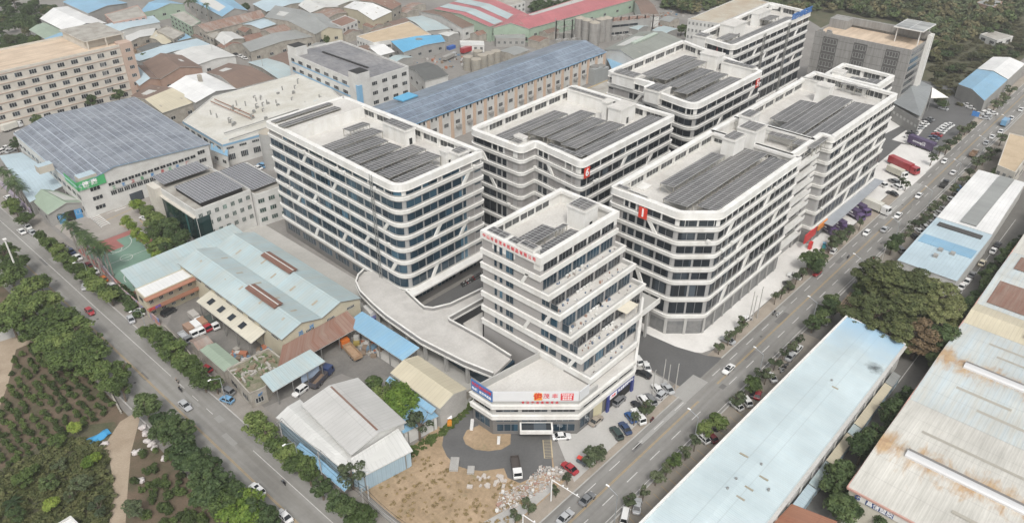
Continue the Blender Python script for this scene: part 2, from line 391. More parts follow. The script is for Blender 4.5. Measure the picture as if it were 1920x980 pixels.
# side streets, forecourts
sheet('side_street', [(142.5, 68), (160.5, 68), (158.2, 72), (156, 80), (155, 96), (154, 160), (143.5, 160), (144, 90), (142.8, 76)], .016, ASPH)
sheet('service_yard', [(116, 118.5), (240, 118.5), (240, 172), (160, 172), (160, 146), (116, 146)], .008, ASPH)
sheet('forecourt', [(155.5, 84), (156, 77), (158.5, 73.2), (162, 71.8), (302, 70.3), (302, 90), (170, 96), (155.5, 100)], .014, FORE)
sheet('forecourt', [(99.0, 70.6), (140.5, 70.6), (142.3, 74), (142.6, 96), (113, 96), (108, 84)], .014, dirty('grey_forecourt', (.44, .43, .41), (.37, .36, .34), .12, .7, .85, .05))
sheet('asphalt_yard', [(296, 66.5), (352, 66.5), (430, 72), (430, 118), (296, 130)], .010, ASPH)
sheet('concrete_pad', PX((1592, 352), (1640, 363), (1700, 368), (1782, 292), (1745, 278), (1690, 270)) , .016, FORE)
sheet('concrete_pad', PX((1592 + 26, 264), (1658, 252), (1705, 228), (1660, 212), (1640, 215)), .016, FORE)
sheet('concrete_pad', PX((1672, 262), (1708, 272), (1745, 226), (1738, 220), (1705, 240)), .016, FORE)
sheet('road_patch', [(143.5, 67.4), (160, 67.0), (160, 70.5), (156, 73.0), (150, 72.0)], .024, dirty('patch', (.33, .325, .31), (.28, .275, .26), .3, .6, .85, .06)) if False else None
sheet('road_patch', [(138.5, 65.9), (149.0, 65.7), (149.0, 70.2), (138.5, 70.4)], .024, dirty('patch', (.32, .315, .3), (.27, .265, .25), .3, .6, .85, .06))
sheet('road_patch', [(119, 65.9), (138.5, 65.7), (138.5, 66.9), (119, 67.1)], .024, MC['patch'])
sheet('road_patch', [(268, 64.0), (306, 63.4), (306, 66.3), (268, 66.4)], .024, MC['patch'])
sheet('west_path', [(97.5, 100.5), (117, 100.5), (117, 232), (101, 232), (100, 216), (97.5, 205)], .010, PATHM)
sheet('gravel_strip', [(101.0, 131), (103.6, 131), (103.6, 205), (110, 213), (107, 216), (101.0, 207)], .014, dirty('gravel_grey', (.2, .195, .185), (.14, .137, .13), .6, .8, .9, .15))
# vacant lot and its curved drive
sheet('vacant_lot', PX((632, 905), (700, 855), (760, 845), (820, 800), (855, 765), (895, 742), (930, 810), (1030, 812), (1040, 880), (1068, 905), (1010, 950), (930, 1010), (700, 1010), (650, 950)), .008, DIRT)
drive = PX((893, 752), (868, 775), (850, 790), (832, 812), (829, 835), (838, 855), (856, 872), (880, 880), (905, 882), (945, 877), (952, 895), (975, 905), (1000, 893), (1036, 880), (1031, 815), (958, 812), (957, 832), (940, 842), (915, 845), (890, 842), (873, 832), (868, 820), (875, 806), (897, 797))
sheet('curved_drive', drive, .018, ASPH)
sheet('sidewalk', PX((880, 1003), (905, 979), (1010, 920), (1032, 908), (1040, 915), (1000, 950), (935, 1003)), .016, CONC)
mb = MB()
q = PX((1017, 824), (1032, 824), (1035, 857), (1020, 858))
mb.build('x', PAINT) if False else None
A0, A1, A2, A3 = [Vector((*p, .024)) for p in q]
for k in range(13):
    t = k / 12; a = A0.lerp(A3, t); b = A1.lerp(A2, t); d = (A3 - A0) * .018
    mb.face([a, b, b + d, a + d])
for a, b in ((A0, A3), (A1, A2)):
    n = (A1 - A0).normalized() * .25; mb.face([a, a + n, b + n, b])
mb.build('hatched_bay', dirty('cream_paint', (.5, .42, .28), (.4, .33, .22), 1, .6, .8, .1), kind='structure')
# basketball court
CT = dirty('court_green', (.16, .26, .2), (.12, .2, .16), .25, .7, .8, .05, spots=(.5, (.08, .11, .1), .68))
CR_ = dirty('court_red', (.33, .13, .115), (.25, .1, .09), .4, .7, .8, .06)
cx0, cy0, cx1, cy1 = 66.5, 222.5, 82.2, 250.5
sheet('court_surround', rect(cx0 - 1.3, cy0 - 8, cx1 + 3.4, cy1 + 3), .010, CR_)
sheet('basketball_court', rect(cx0, cy0 - 6, cx1, cy1), .014, CT)
sheet('court_key', rect(71.5, cy1 - 6, 77.2, cy1), .018, CR_); sheet('court_key', rect(71.5, cy0 - 2, 77.2, cy0 + 2.8), .018, CR_)
mb = MB()
def ring2(cx, cy, r, a0, a1, wd=.09, z=.022, n=28):
    for k in range(n):
        t0 = lerp(a0, a1, k / n); t1 = lerp(a0, a1, (k + 1) / n)
        mb.face([(cx + math.cos(t) * rr, cy + math.sin(t) * rr, z) for t, rr in ((t0, r - wd), (t0, r + wd), (t1, r + wd), (t1, r - wd))])
ring2(74.4, 237, 1.9, 0, 2 * math.pi); ring2(74.4, cy1 - 1.6, 6.6, math.pi, 2 * math.pi); ring2(74.4, cy0 + .5, 6.6, 0, math.pi); ring2(74.4, cy1 - 6, 1.8, math.pi, 2 * math.pi)
mb.face([(cx0, 236.92, .022), (cx1, 236.92, .022), (cx1, 237.08, .022), (cx0, 237.08, .022)])
mb.build('court_lines', PAINT, kind='structure')
# factory yard markings north of the court
sheet('factory_yard', rect(67, 254, 140, 300), .006, dirty('factory_concrete', (.33, .305, .275), (.24, .22, .2), .08, .8, .9, .07))
mb = MB()
for a, b in (((200, 401), (262, 372)), ((262, 372), (285, 362))):
    p, q = G(*a, .012), G(*b, .012); n = (q - p).cross(Vector((0, 0, 1))).normalized() * .12; mb.face([p - n, q - n, q + n, p + n])
for a, b in (((204, 390), (226, 382)), ((215, 396), (236, 388))):
    p, q = G(*a, .012), G(*b, .012); n = (q - p).cross(Vector((0, 0, 1))).normalized() * .3; mb.face([p - n, q - n, q + n, p + n])
P0, P1, P2, P3 = [G(*p, .014) for p in ((155, 396), (169, 391), (206, 420), (190, 427))]
for k in range(12):
    t = k / 12; a = P0.lerp(P3, t); b = P1.lerp(P2, t); d = (P3 - P0) * .035; mb.face([a, b, b + d, a + d])
for a, b in ((P0, P3), (P1, P2)):
    n = (P1 - P0).normalized() * .3; mb.face([a, a + n, b + n, b])
mb.build('yard_markings', PAINT, kind='structure')
mb = MB()
for a, b in (((199, 413), (262, 385)), ((226, 421), (262, 440)), ((262, 425), (282, 415)), ((262, 412), (282, 432))):
    p, q = G(*a, .016), G(*b, .016); n = (q - p).cross(Vector((0, 0, 1))).normalized() * .15; mb.face([p - n, q - n, q + n, p + n])
mb.build('yellow_yard_lines', YPAINT, kind='structure')
# work yards between the sheds near the left road
sheet('dark_yard', PX((300, 640), (335, 560), (430, 520), (640, 600), (790, 680), (690, 720), (640, 700), (480, 770), (440, 740)), .0065, dirty('oily_yard', (.2, .19, .175), (.12, .115, .108), .09, .9, .85, .1))
# lane between the two long halls on the right
RL = dirty('lane_right', (.165, .16, .148), (.12, .115, .105), .1, .9, .85, .08)
sheet('lane', rect(60, 24.5, 330, 33.5), .014, RL)
sheet('crossing_yard', rect(186, 24.5, 222, 58), .016, dirty('lane_wide', (.155, .15, .14), (.12, .115, .108), .1, .9, .85, .06))
mb = MB()
mb.face([(60, 29.2, .022), (200, 28.9, .022), (200, 29.1, .022), (60, 29.4, .022)])
mb.face([(212, 29.6, .022), (300, 29.6, .022), (300, 29.75, .022), (212, 29.75, .022)])
for k in range(6): mb.face([(208, 24.9 + k * .8, .022), (211.5, 24.9 + k * .8, .022), (211.5, 25.3 + k * .8, .022), (208, 25.3 + k * .8, .022)])
mb.build('lane_lines', PAINT, kind='structure')
# brown lattice paving by the big trees
PV = dirty('lattice_paving', (.3, .22, .15), (.22, .165, .115), .4, .7, .9, .1)
lp = PX((1560, 590), (1592, 545), (1612, 560), (1600, 600)); sheet('lattice_paving', PX((1562, 585), (1594, 547), (1614, 560), (1604, 592)), .018, PV)
a0, a1, a2, a3 = [Vector((*p, .022)) for p in PX((1562, 585), (1594, 547), (1614, 560), (1604, 592))]
mb = MB()
for k in range(1, 8):
    t = k / 8
    for p, q in ((a0.lerp(a1, t), a3.lerp(a2, t)), (a0.lerp(a3, t), a1.lerp(a2, t))):
        n = (q - p).cross(Vector((0, 0, 1))).normalized() * .12; mb.face([p - n, q - n, q + n, p + n])
mb.build('lattice_lines', dirty('lattice_dark', (.13, .1, .07)), kind='structure')
# ---------------------------------------------------------------- white banded factory blocks
def rounded(poly, rad):
    out = []; n = len(poly); marks = []
    for i in range(n):
        p = Vector(poly[i]); a = Vector(poly[i - 1]); b = Vector(poly[(i + 1) % n]); r = rad[i]
        if r <= 0: out.append(p); marks.append(len(out) - 1); continue
        da = (a - p).normalized(); db = (b - p).normalized(); k = 6
        st = len(out)
        for j in range(k + 1):
            t = j / k; out.append((p + da * r) * (1 - t) ** 2 + p * 2 * t * (1 - t) + (p + db * r) * t * t)
        marks.append(st + k // 2)
    return out, marks
class Path:
    def __init__(s, pts):
        s.p = pts; n = len(pts); s.n = n; s.L = [0]
        for i in range(n): s.L.append(s.L[-1] + (pts[(i + 1) % n] - pts[i]).length)
        s.nr = []
        for i in range(n):
            d0 = (pts[i] - pts[i - 1]).normalized(); d1 = (pts[(i + 1) % n] - pts[i]).normalized()
            n0 = Vector((d0.y, -d0.x)); n1 = Vector((d1.y, -d1.x)); m = n0 + n1
            s.nr.append(m / max(.3, m.dot(n0)) if m.length > .01 else n0)
    def off(s, o): return [s.p[i] + s.nr[i] * o for i in range(s.n)]
    def samples(s, a, b, o):
        """points along the outline from arc length a to b, moved outward by o"""
        L = s.L[-1]; out = []
        def at(x):
            for i in range(s.n):
                if s.L[i] <= x <= s.L[i + 1] + 1e-9:
                    t = (x - s.L[i]) / max(1e-9, s.L[i + 1] - s.L[i]); j = (i + 1) % s.n
                    return (s.p[i] + s.nr[i] * o).lerp(s.p[j] + s.nr[j] * o, t)
            return s.p[0] + s.nr[0] * o
        out.append((at(a), a))
        for i in range(1, s.n):
            if a + 1e-4 < s.L[i] < b - 1e-4: out.append((s.p[i] + s.nr[i] * o, s.L[i]))
        out.append((at(b), b)); return out
    def ribbon(s, mb, a, b, o, z0, z1, mi=0, skew=0):
        q = s.samples(a, b, o)
        for (p0, s0), (p1, s1) in zip(q, q[1:]):
            mb.face([(p0.x, p0.y, z0), (p1.x, p1.y, z0), (p1.x, p1.y, z1), (p0.x, p0.y, z1)], mi, [(s0, z0), (s1, z0), (s1, z1), (s0, z1)])
    def ring(s, mb, o, i, z0, z1, mi=0, top=None):
        """closed band from outward offset o to inward offset i"""
        O = s.off(o); I = s.off(-i); n = s.n; top = mi if top is None else top
        for k in range(n):
            j = (k + 1) % n; a, b, c, d = O[k], O[j], I[j], I[k]
            mb.face([(a.x, a.y, z0), (b.x, b.y, z0), (b.x, b.y, z1), (a.x, a.y, z1)], mi)
            mb.face([(c.x, c.y, z0), (d.x, d.y, z0), (d.x, d.y, z1), (c.x, c.y, z1)], mi)
            mb.face([(a.x, a.y, z1), (b.x, b.y, z1), (c.x, c.y, z1), (d.x, d.y, z1)], top)
            mb.face([(d.x, d.y, z0), (c.x, c.y, z0), (b.x, b.y, z0), (a.x, a.y, z0)], mi)
def window_mesh(path, a, b, z0, z1, mull=1.5):
    mb = MB(); path.ribbon(mb, a, b, .05, z0, z1, 0)
    path.ribbon(mb, a, b, .11, z0, z0 + .12, 1); path.ribbon(mb, a, b, .11, z1 - .14, z1, 1)
    n = max(1, round((b - a) / mull))
    for k in range(n + 1):
        x = a + (b - a) * k / n; path.ribbon(mb, max(a, x - .06), min(b, x + .06), .11, z0 + .12, z1 - .14, 1)
    return mb
def parse(spec):
    out = []
    for t in spec.split():
        if t[0] == '*':
            continue
        out.append((t[0], float(t[1:])))
    return out
def block(root, poly, rad, levels, runs, diags=(), glass=None, deck=4.1, base='shops', bandt=1.35, rimt=2.0, inner=True, acs=0, basez=None, plinth=None, cap=1.1):
    """one white banded block: wall, bands, windows, parapet and roof deck, all children of root"""
    glass = glass or GLD
    pts, marks = rounded(poly, rad); P = Path(pts); L = levels; top = L[0]; dz = top - deck
    mb = MB(); O = P.off(0)
    mb.prism([(p.x, p.y) for p in O], 0, dz, 0, 1)
    mb.build('wall', [PIER, WHITE2], root)
    mb = MB(); P.ring(mb, 0, .35, dz, top - 1.0, 0); mb.build('parapet', [WHITE], root)
    # the floor bands
    mb = MB()
    for k, z in enumerate(L):
        t = rimt if k == 0 else bandt
        if k == 0:
            P.ring(mb, .5, -.3, z - t, z - 1.0, 0); P.ring(mb, .5, cap, z - 1.0, z, 0); P.ring(mb, .62, -.5, z - t, z - t + .22, 0)
        else:
            P.ring(mb, .5, -.0, z - t + .35, z, 0); P.ring(mb, .66, -.5, z - .2, z - .02, 0); P.ring(mb, .3, 0, z - t, z - t + .35, 1); P.ring(mb, .2, 0, z, z + .3, 1)
    mb.build('floor_bands', [WHITE, LEDGE], root)
    cand = []; grey = MB()
    Ltot = P.L[-1]
    for (a, b, spec) in runs:
        for k in range(len(L) - 1 if base != 'win' else len(L)):
            zt = L[k] - (rimt if k == 0 else bandt) - .05; zb = (L[k + 1] if k + 1 < len(L) else 0) + .38
            sp = spec[min(k, len(spec) - 1)] if isinstance(spec, (list, tuple)) else spec
            seg = parse(sp); tot = sum(x for _, x in seg) + .55 * (len(seg) + 1); f = (b - a) / tot; x = a + .55 * f
            for kind, ln in seg:
                e = x + ln * f
                if kind == 'w': cand.append((k, x, e, zb, zt, 2.9))
                elif kind == 'n': cand.append((k, x, e, zb - .0, zt, 2))
                elif kind == 'v': gm = MB(); grey_rib(P, gm, x, e, zb - .1, zt + .05); gm.build('wall_panel', [GREYW], root); cand.append((k, x + .1, e - .1, zt - .8, zt - .15, 9))
                elif kind == 'b': gm = MB(); grey_rib(P, gm, x, e, zb - .1, zt + .05); gm.build('wall_panel', [GREYW], root)
                x = e + .55 * f
    rest = MB(); nrest = 0
    for i, (k, x, e, zb, zt, mu) in enumerate(cand):
        wm = window_mesh(P, x, e, zb, zt, mu)
        if i < 92: wm.build('window', [glass, FRAME], root)
        else:
            n = len(rest.v); rest.v += wm.v; rest.f += [[q + n for q in f_] for f_ in wm.f]; rest.m += wm.m; rest.u += wm.u; nrest += 1
    if nrest: rest.build('far_windows', [glass, FRAME], root, kind='stuff')
    # slanted white struts between the bands
    for (k, s, d) in diags:
        zt = L[k] - (rimt if k == 0 else bandt) + .1; zb = (L[k + 1] if k + 1 < len(L) else 0) + .0
        sk = 2.1 * d; mb = MB(); wd = 1.25
        pt = P.samples(s + sk, s + sk + wd, .0); pb = P.samples(s, s + wd, .0)
        a, b = pb[0][0], pb[-1][0]; c, e = pt[0][0], pt[-1][0]; nn = Vector(((b - a).y, -(b - a).x)).normalized() * .45
        A = [Vector((a.x, a.y, zb)), Vector((b.x, b.y, zb)), Vector((e.x, e.y, zt)), Vector((c.x, c.y, zt))]; N3 = Vector((nn.x, nn.y, 0)); Bq = [v + N3 for v in A]
        mb.face(Bq)
        for i in range(4):
            j = (i + 1) % 4; mb.face([A[i], A[j], Bq[j], Bq[i]])
        mb.build('slanted_strut', [WHITE], root)
    # ground storey and inner grilles of the parapet
    if base == 'shops':
        z1 = L[-1] - bandt; mb = MB(); x = 1.0
        while x < Ltot - 6:
            P.ribbon(mb, x, x + 4.6, .06, .1, z1 - .9, 0); P.ribbon(mb, x + 4.6, x + 5.4, .3, 0, z1, 1); x += 5.4
        mb.build('shopfronts', [dirty('shutter', (.2, .2, .195), (.12, .125, .13), .6, .9, .5, .05), LEDGE], root)
    elif base == 'stone':
        z1 = L[-1] - bandt; mb = MB(); P.ribbon(mb, 0, Ltot, .05, 0, z1, 1); x = 3.0
        while x < Ltot - 9:
            P.ribbon(mb, x, x + 7.5, .12, z1 - 3.0, z1 - .8, 0)
            for q in range(6): P.ribbon(mb, x + q * 1.5, x + q * 1.5 + .1, .16, z1 - 3.0, z1 - .8, 2)
            x += 9.2
        mb.build('stone_base', [GLB, DARKST, PIER], root)
    if inner:
        zt = top - 1.15; zb = dz + .85; x = 1.5
        while x < Ltot - 7:
            for q in range(2): mb = MB(); P.ribbon(mb, x + q * 3.1, x + q * 3.1 + 2.9, -.37, zb, zt, 0); P.ribbon(mb, x + q * 3.1 + 1.4, x + q * 3.1 + 1.5, -.4, zb, zt, 1); mb.build('parapet_window', [GLI, WHITE], root)
            x += 7.6
        x = .6
        while x < Ltot - 3:
            q = P.samples(x, x + .5, -.36); mb = MB()
            c = (q[0][0] + q[-1][0]) / 2; mb.box((c.x, c.y, dz), (.7, .7, deck - 1.0), 0); x += 7.6; mb.build('parapet_pier', [WHITE], root)
    if acs:
        for i in range(acs):
            s = random.uniform(2, min(Ltot * .5, 95)); k = random.randint(1, len(L) - 2); q = P.samples(s, s + .1, .75)[0][0]
            mb = MB(); mb.box((q.x, q.y, L[k] + .02), (.9, .9, .7), 0); mb.build('air_conditioner', [WHITE], root)
    return P, marks
def grey_rib(P, mb, a, b, z0, z1): P.ribbon(mb, a, b, .035, z0, z1)
def array(root, Lp, Rp, z, tilt=.35, mat_=None, name='solar_array', legs=True, zb=None, wid=None, box=None):
    """a raised rack of panels; Lp and Rp are its far-left and near-right corners"""
    if box: a, b = (box[0], box[3]), (box[2], box[1])
    else: a = G2(*Lp, z); b = G2(*Rp, z)
    x0, x1 = sorted((a[0], b[0])); y0, y1 = sorted((a[1], b[1]))
    if wid: y1 = a[1]; y0 = y1 - wid
    m = MB(); zl, zh = z - tilt / 2, z + tilt / 2
    m.face([(x0, y0, zh), (x1, y0, zh), (x1, y1, zl), (x0, y1, zl)], 0, [(0, 0), (x1 - x0, 0), (x1 - x0, y1 - y0), (0, y1 - y0)])
    m.face([(x0, y1, zl - .12), (x1, y1, zl - .12), (x1, y0, zh - .12), (x0, y0, zh - .12)], 1)
    for p, q in (((x0, y0, zh), (x1, y0, zh)), ((x1, y0, zh), (x1, y1, zl)), ((x1, y1, zl), (x0, y1, zl)), ((x0, y1, zl), (x0, y0, zh))):
        m.face([(p[0], p[1], p[2] - .12), (q[0], q[1], q[2] - .12), q, p], 1)
    o = m.build(name, [mat_ or SOL, STEEL], root)
    if legs:
        m = MB(); zb = z - 2.6 if zb is None else zb; n = max(2, int((x1 - x0) / 3.2))
        for k in range(n + 1):
            x = lerp(x0 + .2, x1 - .2, k / n)
            m.bar((x, y0 + .25, zb), (x, y0 + .25, zh - .12), .14); m.bar((x, y1 - .25, zb), (x, y1 - .25, zl - .12), .14)
            m.bar((x, y0 + .25, zb + .3), (x, y1 - .25, zl - .3), .08)
        m.bar((x0, y0 + .25, zh - .35), (x1, y0 + .25, zh - .35), .1)
        m.build('rack', [dirty('rack_steel', (.4, .38, .33), (.3, .27, .22), .5, .6, .6, .1)], root)
    return x0, y0, x1, y1
def rack(root, q, z, tilt=.35):
    x0, y0, x1, y1 = q
    return array(root, None, None, z, tilt, box=q)
def pent(root, Lp, Rp, ztop, zbase, name='stair_housing', panels=False, door=True):
    a = G2(*Lp, ztop); b = G2(*Rp, ztop); x0, x1 = sorted((a[0], b[0])); y0, y1 = sorted((a[1], b[1]))
    m = MB(); m.prism(rect(x0, y0, x1, y1), zbase, ztop - .5, 0)
    m.prism(rect(x0 - .25, y0 - .25, x1 + .25, y1 + .25), ztop - .5, ztop, 0, 1)
    o = m.build(name, [WHITE, WHITE2], root)
    if door:
        m = MB(); xm = (x0 + x1) / 2; m.face([(xm - .6, y0 - .04, zbase), (xm + .6, y0 - .04, zbase), (xm + .6, y0 - .04, zbase + 2.1), (xm - .6, y0 - .04, zbase + 2.1)]); m.build('door', [GLD], o)
    if panels:
        m = MB(); m.box(((x0 + x1) / 2, (y0 + y1) / 2, ztop + .15), (x1 - x0 - .6, y1 - y0 - .6, .12), 1, top=0)
        m.build('solar_array', [SOL, STEEL], root)
    return x0, y0, x1, y1
def numsign(root, ch, loc, nrm, w_=2.6, h_=3.2):
    n = Vector((*nrm, 0)).normalized(); t = Vector((-n.y, n.x, 0)); p = Vector(loc)
    m = MB(); m.box((p.x, p.y, p.z - h_ / 2), (w_, .2, h_), 0, rz=math.atan2(t.y, t.x)); o = m.build('number_sign', [REDS], root)
    q = p + n * .12; sign_text(ch, 3.3, WLET, (q.x, q.y, q.z), nrm, root, 'number', depth=.05)
def sgn(root, poly):
    r = rounded
LV = [39.0, 34.5, 30.4, 26.3, 22.1, 18.0, 12.4, 6.7]
# ---- the big block by the sheds
r = empty('office_block', (118, 180, 0), 'biggest white banded office block, with blue windows, behind the twin-ridge blue shed', 'building', 'white banded factory blocks')
L7 = [40.3, 36.5, 32.4, 28.3, 24.2, 20.1, 16.0, 11.4, 6.6]
a, b, c_, d_ = G2(504.5, 226.5, 40.3), G2(746, 354, 40.3), G2(893, 288, 40.3), G2(676, 193.5, 40.3)
poly7 = [(119.3, 213.3), (117.3, 147.6), (149.5, 147.6), (149.5, 213.3)]
P, mk = block(r, poly7, [1, 4.5, .6, .6], L7, [(0.3, 66.7, ['b7 w6 w6 w6 w6 w6 w6 w6 w5', 'w6.4 w6.4 w6.4 w6.4 w6.4 w6.4 w6.4 w6.4']), (66.7, 96.5, ['w5 w5 b1 w6 b4 v3', 'w6 w6 w6 w4 n1.4 b3 v3']), (98, 190, 'w7 w7 w7 w7 w7 w7 w7 w7 w7 w7')],
      [(1, 19, 1), (3, 8, 1), (2, 34, 1), (4, 22, 1), (3, 58, 1), (5, 48, 1), (5, 12, 1), (6, 36, 1), (7, 20, 1), (1, 88, 1), (4, 76, 1), (5, 86, 1), (7, 74, 1), (6, 60, 1)], glass=GLB, base='stone', acs=14)
z = 39.6
for q in ((120.1, 181, 140, 186.5), (120.1, 174.3, 136.5, 180.2), (120.1, 167.9, 136.2, 173.7), (120.1, 161.3, 140.1, 167.3), (120.1, 154.5, 139.8, 160.6), (120.4, 149, 134.5, 153.8), (133, 188.5, 141, 192.5)): rack(r, q, z)
m = MB(); m.prism([(120, 201.5), (148.8, 201.5), (148.8, 212.5), (120, 212.5)], 36.2, 40.2, 0, 1); m.build('upper_roof', [WHITE, WHITE2], r)
array(r, (507, 226), (624.5, 194.7), 40.9, .3, zb=40.2); array(r, (520, 233.5), (640.4, 203.3), 40.9, .3, zb=40.2)
pent(r, (717, 229), (778, 239), 41.2, 36.2, panels=True); pent(r, (824.5, 280.4), (850, 279), 41.2, 36.2)
pent(r, (843, 283), (880, 281), 40.9, 36.2, panels=True, door=False)
# ground floor skirt roof along the street side
m = MB(); m.prism([(117.3, 144.5), (149.5, 144.5), (149.5, 147.6), (117.3, 147.6)], 6.0, 6.5); m.build('canopy', [WHITE], r)
# hoist mast on the west face
m = MB()
xh = 117.2
for dy in (-.5, .5): m.bar((xh - .8, 158 + dy, 7), (xh - .8, 158 + dy, 41), .16)
for k in range(22): m.bar((xh - .8, 157.5, 7.5 + k * 1.5), (xh - .8, 158.5, 8.6 + k * 1.5), .08)
m.build('hoist_mast', [STEEL], r)
# ---- block 6
r = empty('office_block', (190, 145, 0), 'white banded office block with zigzag left side and a red number 6 sign', 'building', 'white banded factory blocks')
poly6 = [(162.3, 163.6), (162.3, 142.3), (167.9, 142.3), (167.9, 123.3), (215.5, 123.3), (215.5, 164.8)]
poly6 = [(161.4, 164.2), (161.4, 142.6), (167.8, 142.6), (165.6, 122.9), (214.6, 122.9), (214.6, 164.8)]
block(r, poly6, [2.5, 1.8, 1.2, 1.8, .8, 1], LV, [(0.5, 20.5, ['w8 n1.5 n1.5 b3', 'w5 w5 n1.5 n1.5 b2']), (21, 46.5, 'b7 n1.5 n1.5 b6 v2 b1'), (47.2, 95.5, 'n2 w5.6 w5.6 w5.6 w5.6 w5.6 w5.6 w5.6'), (98, 136, 'w6 w6 w6 w6 w6')],
      [(1, 8, -1), (1, 36, -1), (1, 67, 1), (2, 82, 1), (3, 12, -1), (4, 36, -1), (3, 66, 1)], acs=10)
z = 38.3
for q in ((163.3, 150, 193, 156), (172.6, 143.3, 199.4, 149.6), (173.6, 137, 197, 143), (172.8, 130.6, 198, 136.8), (171.5, 124.5, 211.5, 130.2)): rack(r, q, z)
pent(r, (956, 265), (984, 266), 39.3, 34.9, panels=True, door=False); pent(r, (965, 253), (988, 255), 40.6, 34.9, door=False)
pent(r, (1064, 166), (1140, 184), 39.5, 34.9, panels=True); pent(r, (1141, 199), (1192, 193.5), 40.8, 34.9); pent(r, (1130, 190), (1150, 187), 41.5, 34.9, name='water_tank_housing', door=False)
m = MB(); c0 = G2(1023, 272, 39.15); c1 = G2(1096, 301, 39.15); m.box(((c0[0] + 167.2) / 2 + 1.5, 131.5, 39.02), (1.9, 13, .12), 1, top=0); m.build('solar_array', [SOL, STEEL], r)
numsign(r, '6', (167.4, 122.2, 35.2), (0, -1))
# ---- block 5
r = empty('office_block', (255, 140, 0), 'white banded office block farther back, red number 5 sign near its right end', 'building', 'white banded factory blocks')
poly5 = [(236.0, 165.0), (236.0, 145.2), (230.3, 145.2), (227.0, 122.6), (275.3, 122.6), (289.0, 165.4)]
block(r, poly5, [.8, 1, 1, 4.5, 1, 1], LV, [(0.5, 19.6, 'v2 b6 n1.5 n1.5 b4'), (26, 48, ['n1.5 n1.5 b2 w4 w5 w2', 'n2 w8 w7']), (48.3, 96, 'w5.6 w5.6 w5.6 w5.6 w5.6 w5.6 w5.6 b1'), (98, 136, 'w6 w6 w6 w6 w6')],
      [(1, 13, 1), (2, 64, 1), (1, 86, 1), (3, 56, 1), (4, 78, 1), (3, 90, 1)])
for q in (((1200.8, 138.4), (1300, 106.5)), ((1224, 144.5), (1316, 114)), ((1245, 158), (1335.5, 132)), ((1262, 170), (1360, 138.4)), ((1279, 187), (1389, 148))): array(r, *q, z, wid=5.9)
pent(r, (1209, 166), (1258, 163), 39.6, 34.9, panels=True, door=False); pent(r, (1148, 136), (1205, 140), 39.2, 34.9, panels=True, door=False)
pent(r, (1314, 98), (1359, 100), 40.6, 34.9); pent(r, (1362, 112), (1412, 130), 39.4, 34.9, panels=True)
numsign(r, '5', (272.0, 122.0, 35.2), (0, -1))
# ---- block 4
r = empty('office_block', (330, 150, 0), 'farthest white banded office block, with blue rooftop letters and red number 4 sign', 'building', 'white banded factory blocks')
poly4 = [(299.5, 165.5), (296.0, 146.0), (369.5, 146.0), (372.5, 167.5)]
block(r, poly4, [1, 3, 1, 1], LV, [(0.3, 19.5, ['b6 w8 w3', 'w6 w9']), (20, 92.5, 'w5.8 w5.8 w5.8 w5.8 w5.8 w5.8 w5.8 w5.8 w5.8 w5.8 w5.8'), (94, 114, 'w6 w6 w6')],
      [(1, 38, 1), (1, 78, 1), (2, 48, 1), (3, 62, 1), (4, 80, 1)])
array(r, (1361, 80), (1493, 34), 38.4); array(r, (1343, 72), (1388, 66), 38.4); array(r, (1420, 35), (1462, 31), 38.4)
pent(r, (1351, 44), (1400, 40), 41.2, 34.9); pent(r, (1410, 24), (1446, 17), 41.0, 34.9); pent(r, (1301, 66), (1335, 66), 39.3, 34.9, panels=True, door=False)
m = MB(); c = G2(1451, 11, 42); m.tube((c[0], c[1], 41), (c[0], c[1], 42.6), 2.4, n=16); m.build('water_tank', [WHITE], r)
numsign(r, '4', (297.5, 152.5, 35.2), (-1, -.1))
for x in (322.0, 346.0):
    m = MB()
    for d in (0, 1.6):
        m.bar((x + d, 145.2, 0), (x + d, 145.2, 38.5), .3)
    for k in range(20): m.bar((x, 145.2, 1 + k * 1.9), (x + 1.6, 145.2, 2.6 + k * 1.9), .12)
    m.build('lift_shaft_frame', [STEEL], r)
BLUEL = plain('blue_letter', (.05, .16, .42), .5)
for i, x in enumerate([349.5 + 2.6 * k for k in range(8)]):
    sign_text('珀璞文创科技园区'[i], 2.9, BLUEL, (x, 145.3, 40.3), (0, -1), r, 'rooftop_letter', depth=.12)
# ---- block 1, 2, 3 along the main road
r = empty('office_block', (190, 90, 0), 'white banded office block with a cut corner and red number 1 sign', 'building', 'white banded factory blocks')
poly1 = [(158.8, 107.2), (158.8, 85.6), (166.0, 77.9), (212.0, 77.9), (212.0, 107.2)]
block(r, poly1, [1, 1.2, 1.2, .3, .3], LV, [(0.3, 21.6, ['b4 n1.2 n1.8 b2 w5 w4', 'b3 n1.2 n1.8 n2 w3 w4']), (21.8, 32.2, 'w5.2 w5.2'), (32.4, 78, 'w2.7 w2.7 w2.7 w2.7 w2.7 w2.7 w2.7 w2.7 w2.7 w2.7 w2.7 w2.7 w2.7 w2.7')],
      [(1, 15, -1), (5, 13, -1), (1, 37, 1), (1, 58, 1), (3, 45, 1), (3, 66, 1), (5, 51, 1), (6, 63, 1), (6, 40, 1)], acs=7)
for q in ((170.8, 95.1, 199, 99.7), (163.5, 86.4, 208.6, 94.0), (166.5, 79.7, 208.2, 85.3)): rack(r, q, z)
pent(r, (1153, 350), (1185, 354), 39.2, 34.9, panels=True, door=False); pent(r, (1180, 358), (1216, 372), 39.2, 34.9, panels=True, door=False)
numsign(r, '1', (158.0, 96.2, 35.2), (-1, 0))
m = MB(); c = G2(1207, 351, 35); m.box((c[0], c[1], 34.9), (4, 3, .5)); m.build('roof_hatch', [WHITE], r)
r = empty('office_block', (222, 92, 0), 'recessed white link block with balconies between block 1 and its longer neighbour', 'building', 'white banded factory blocks')
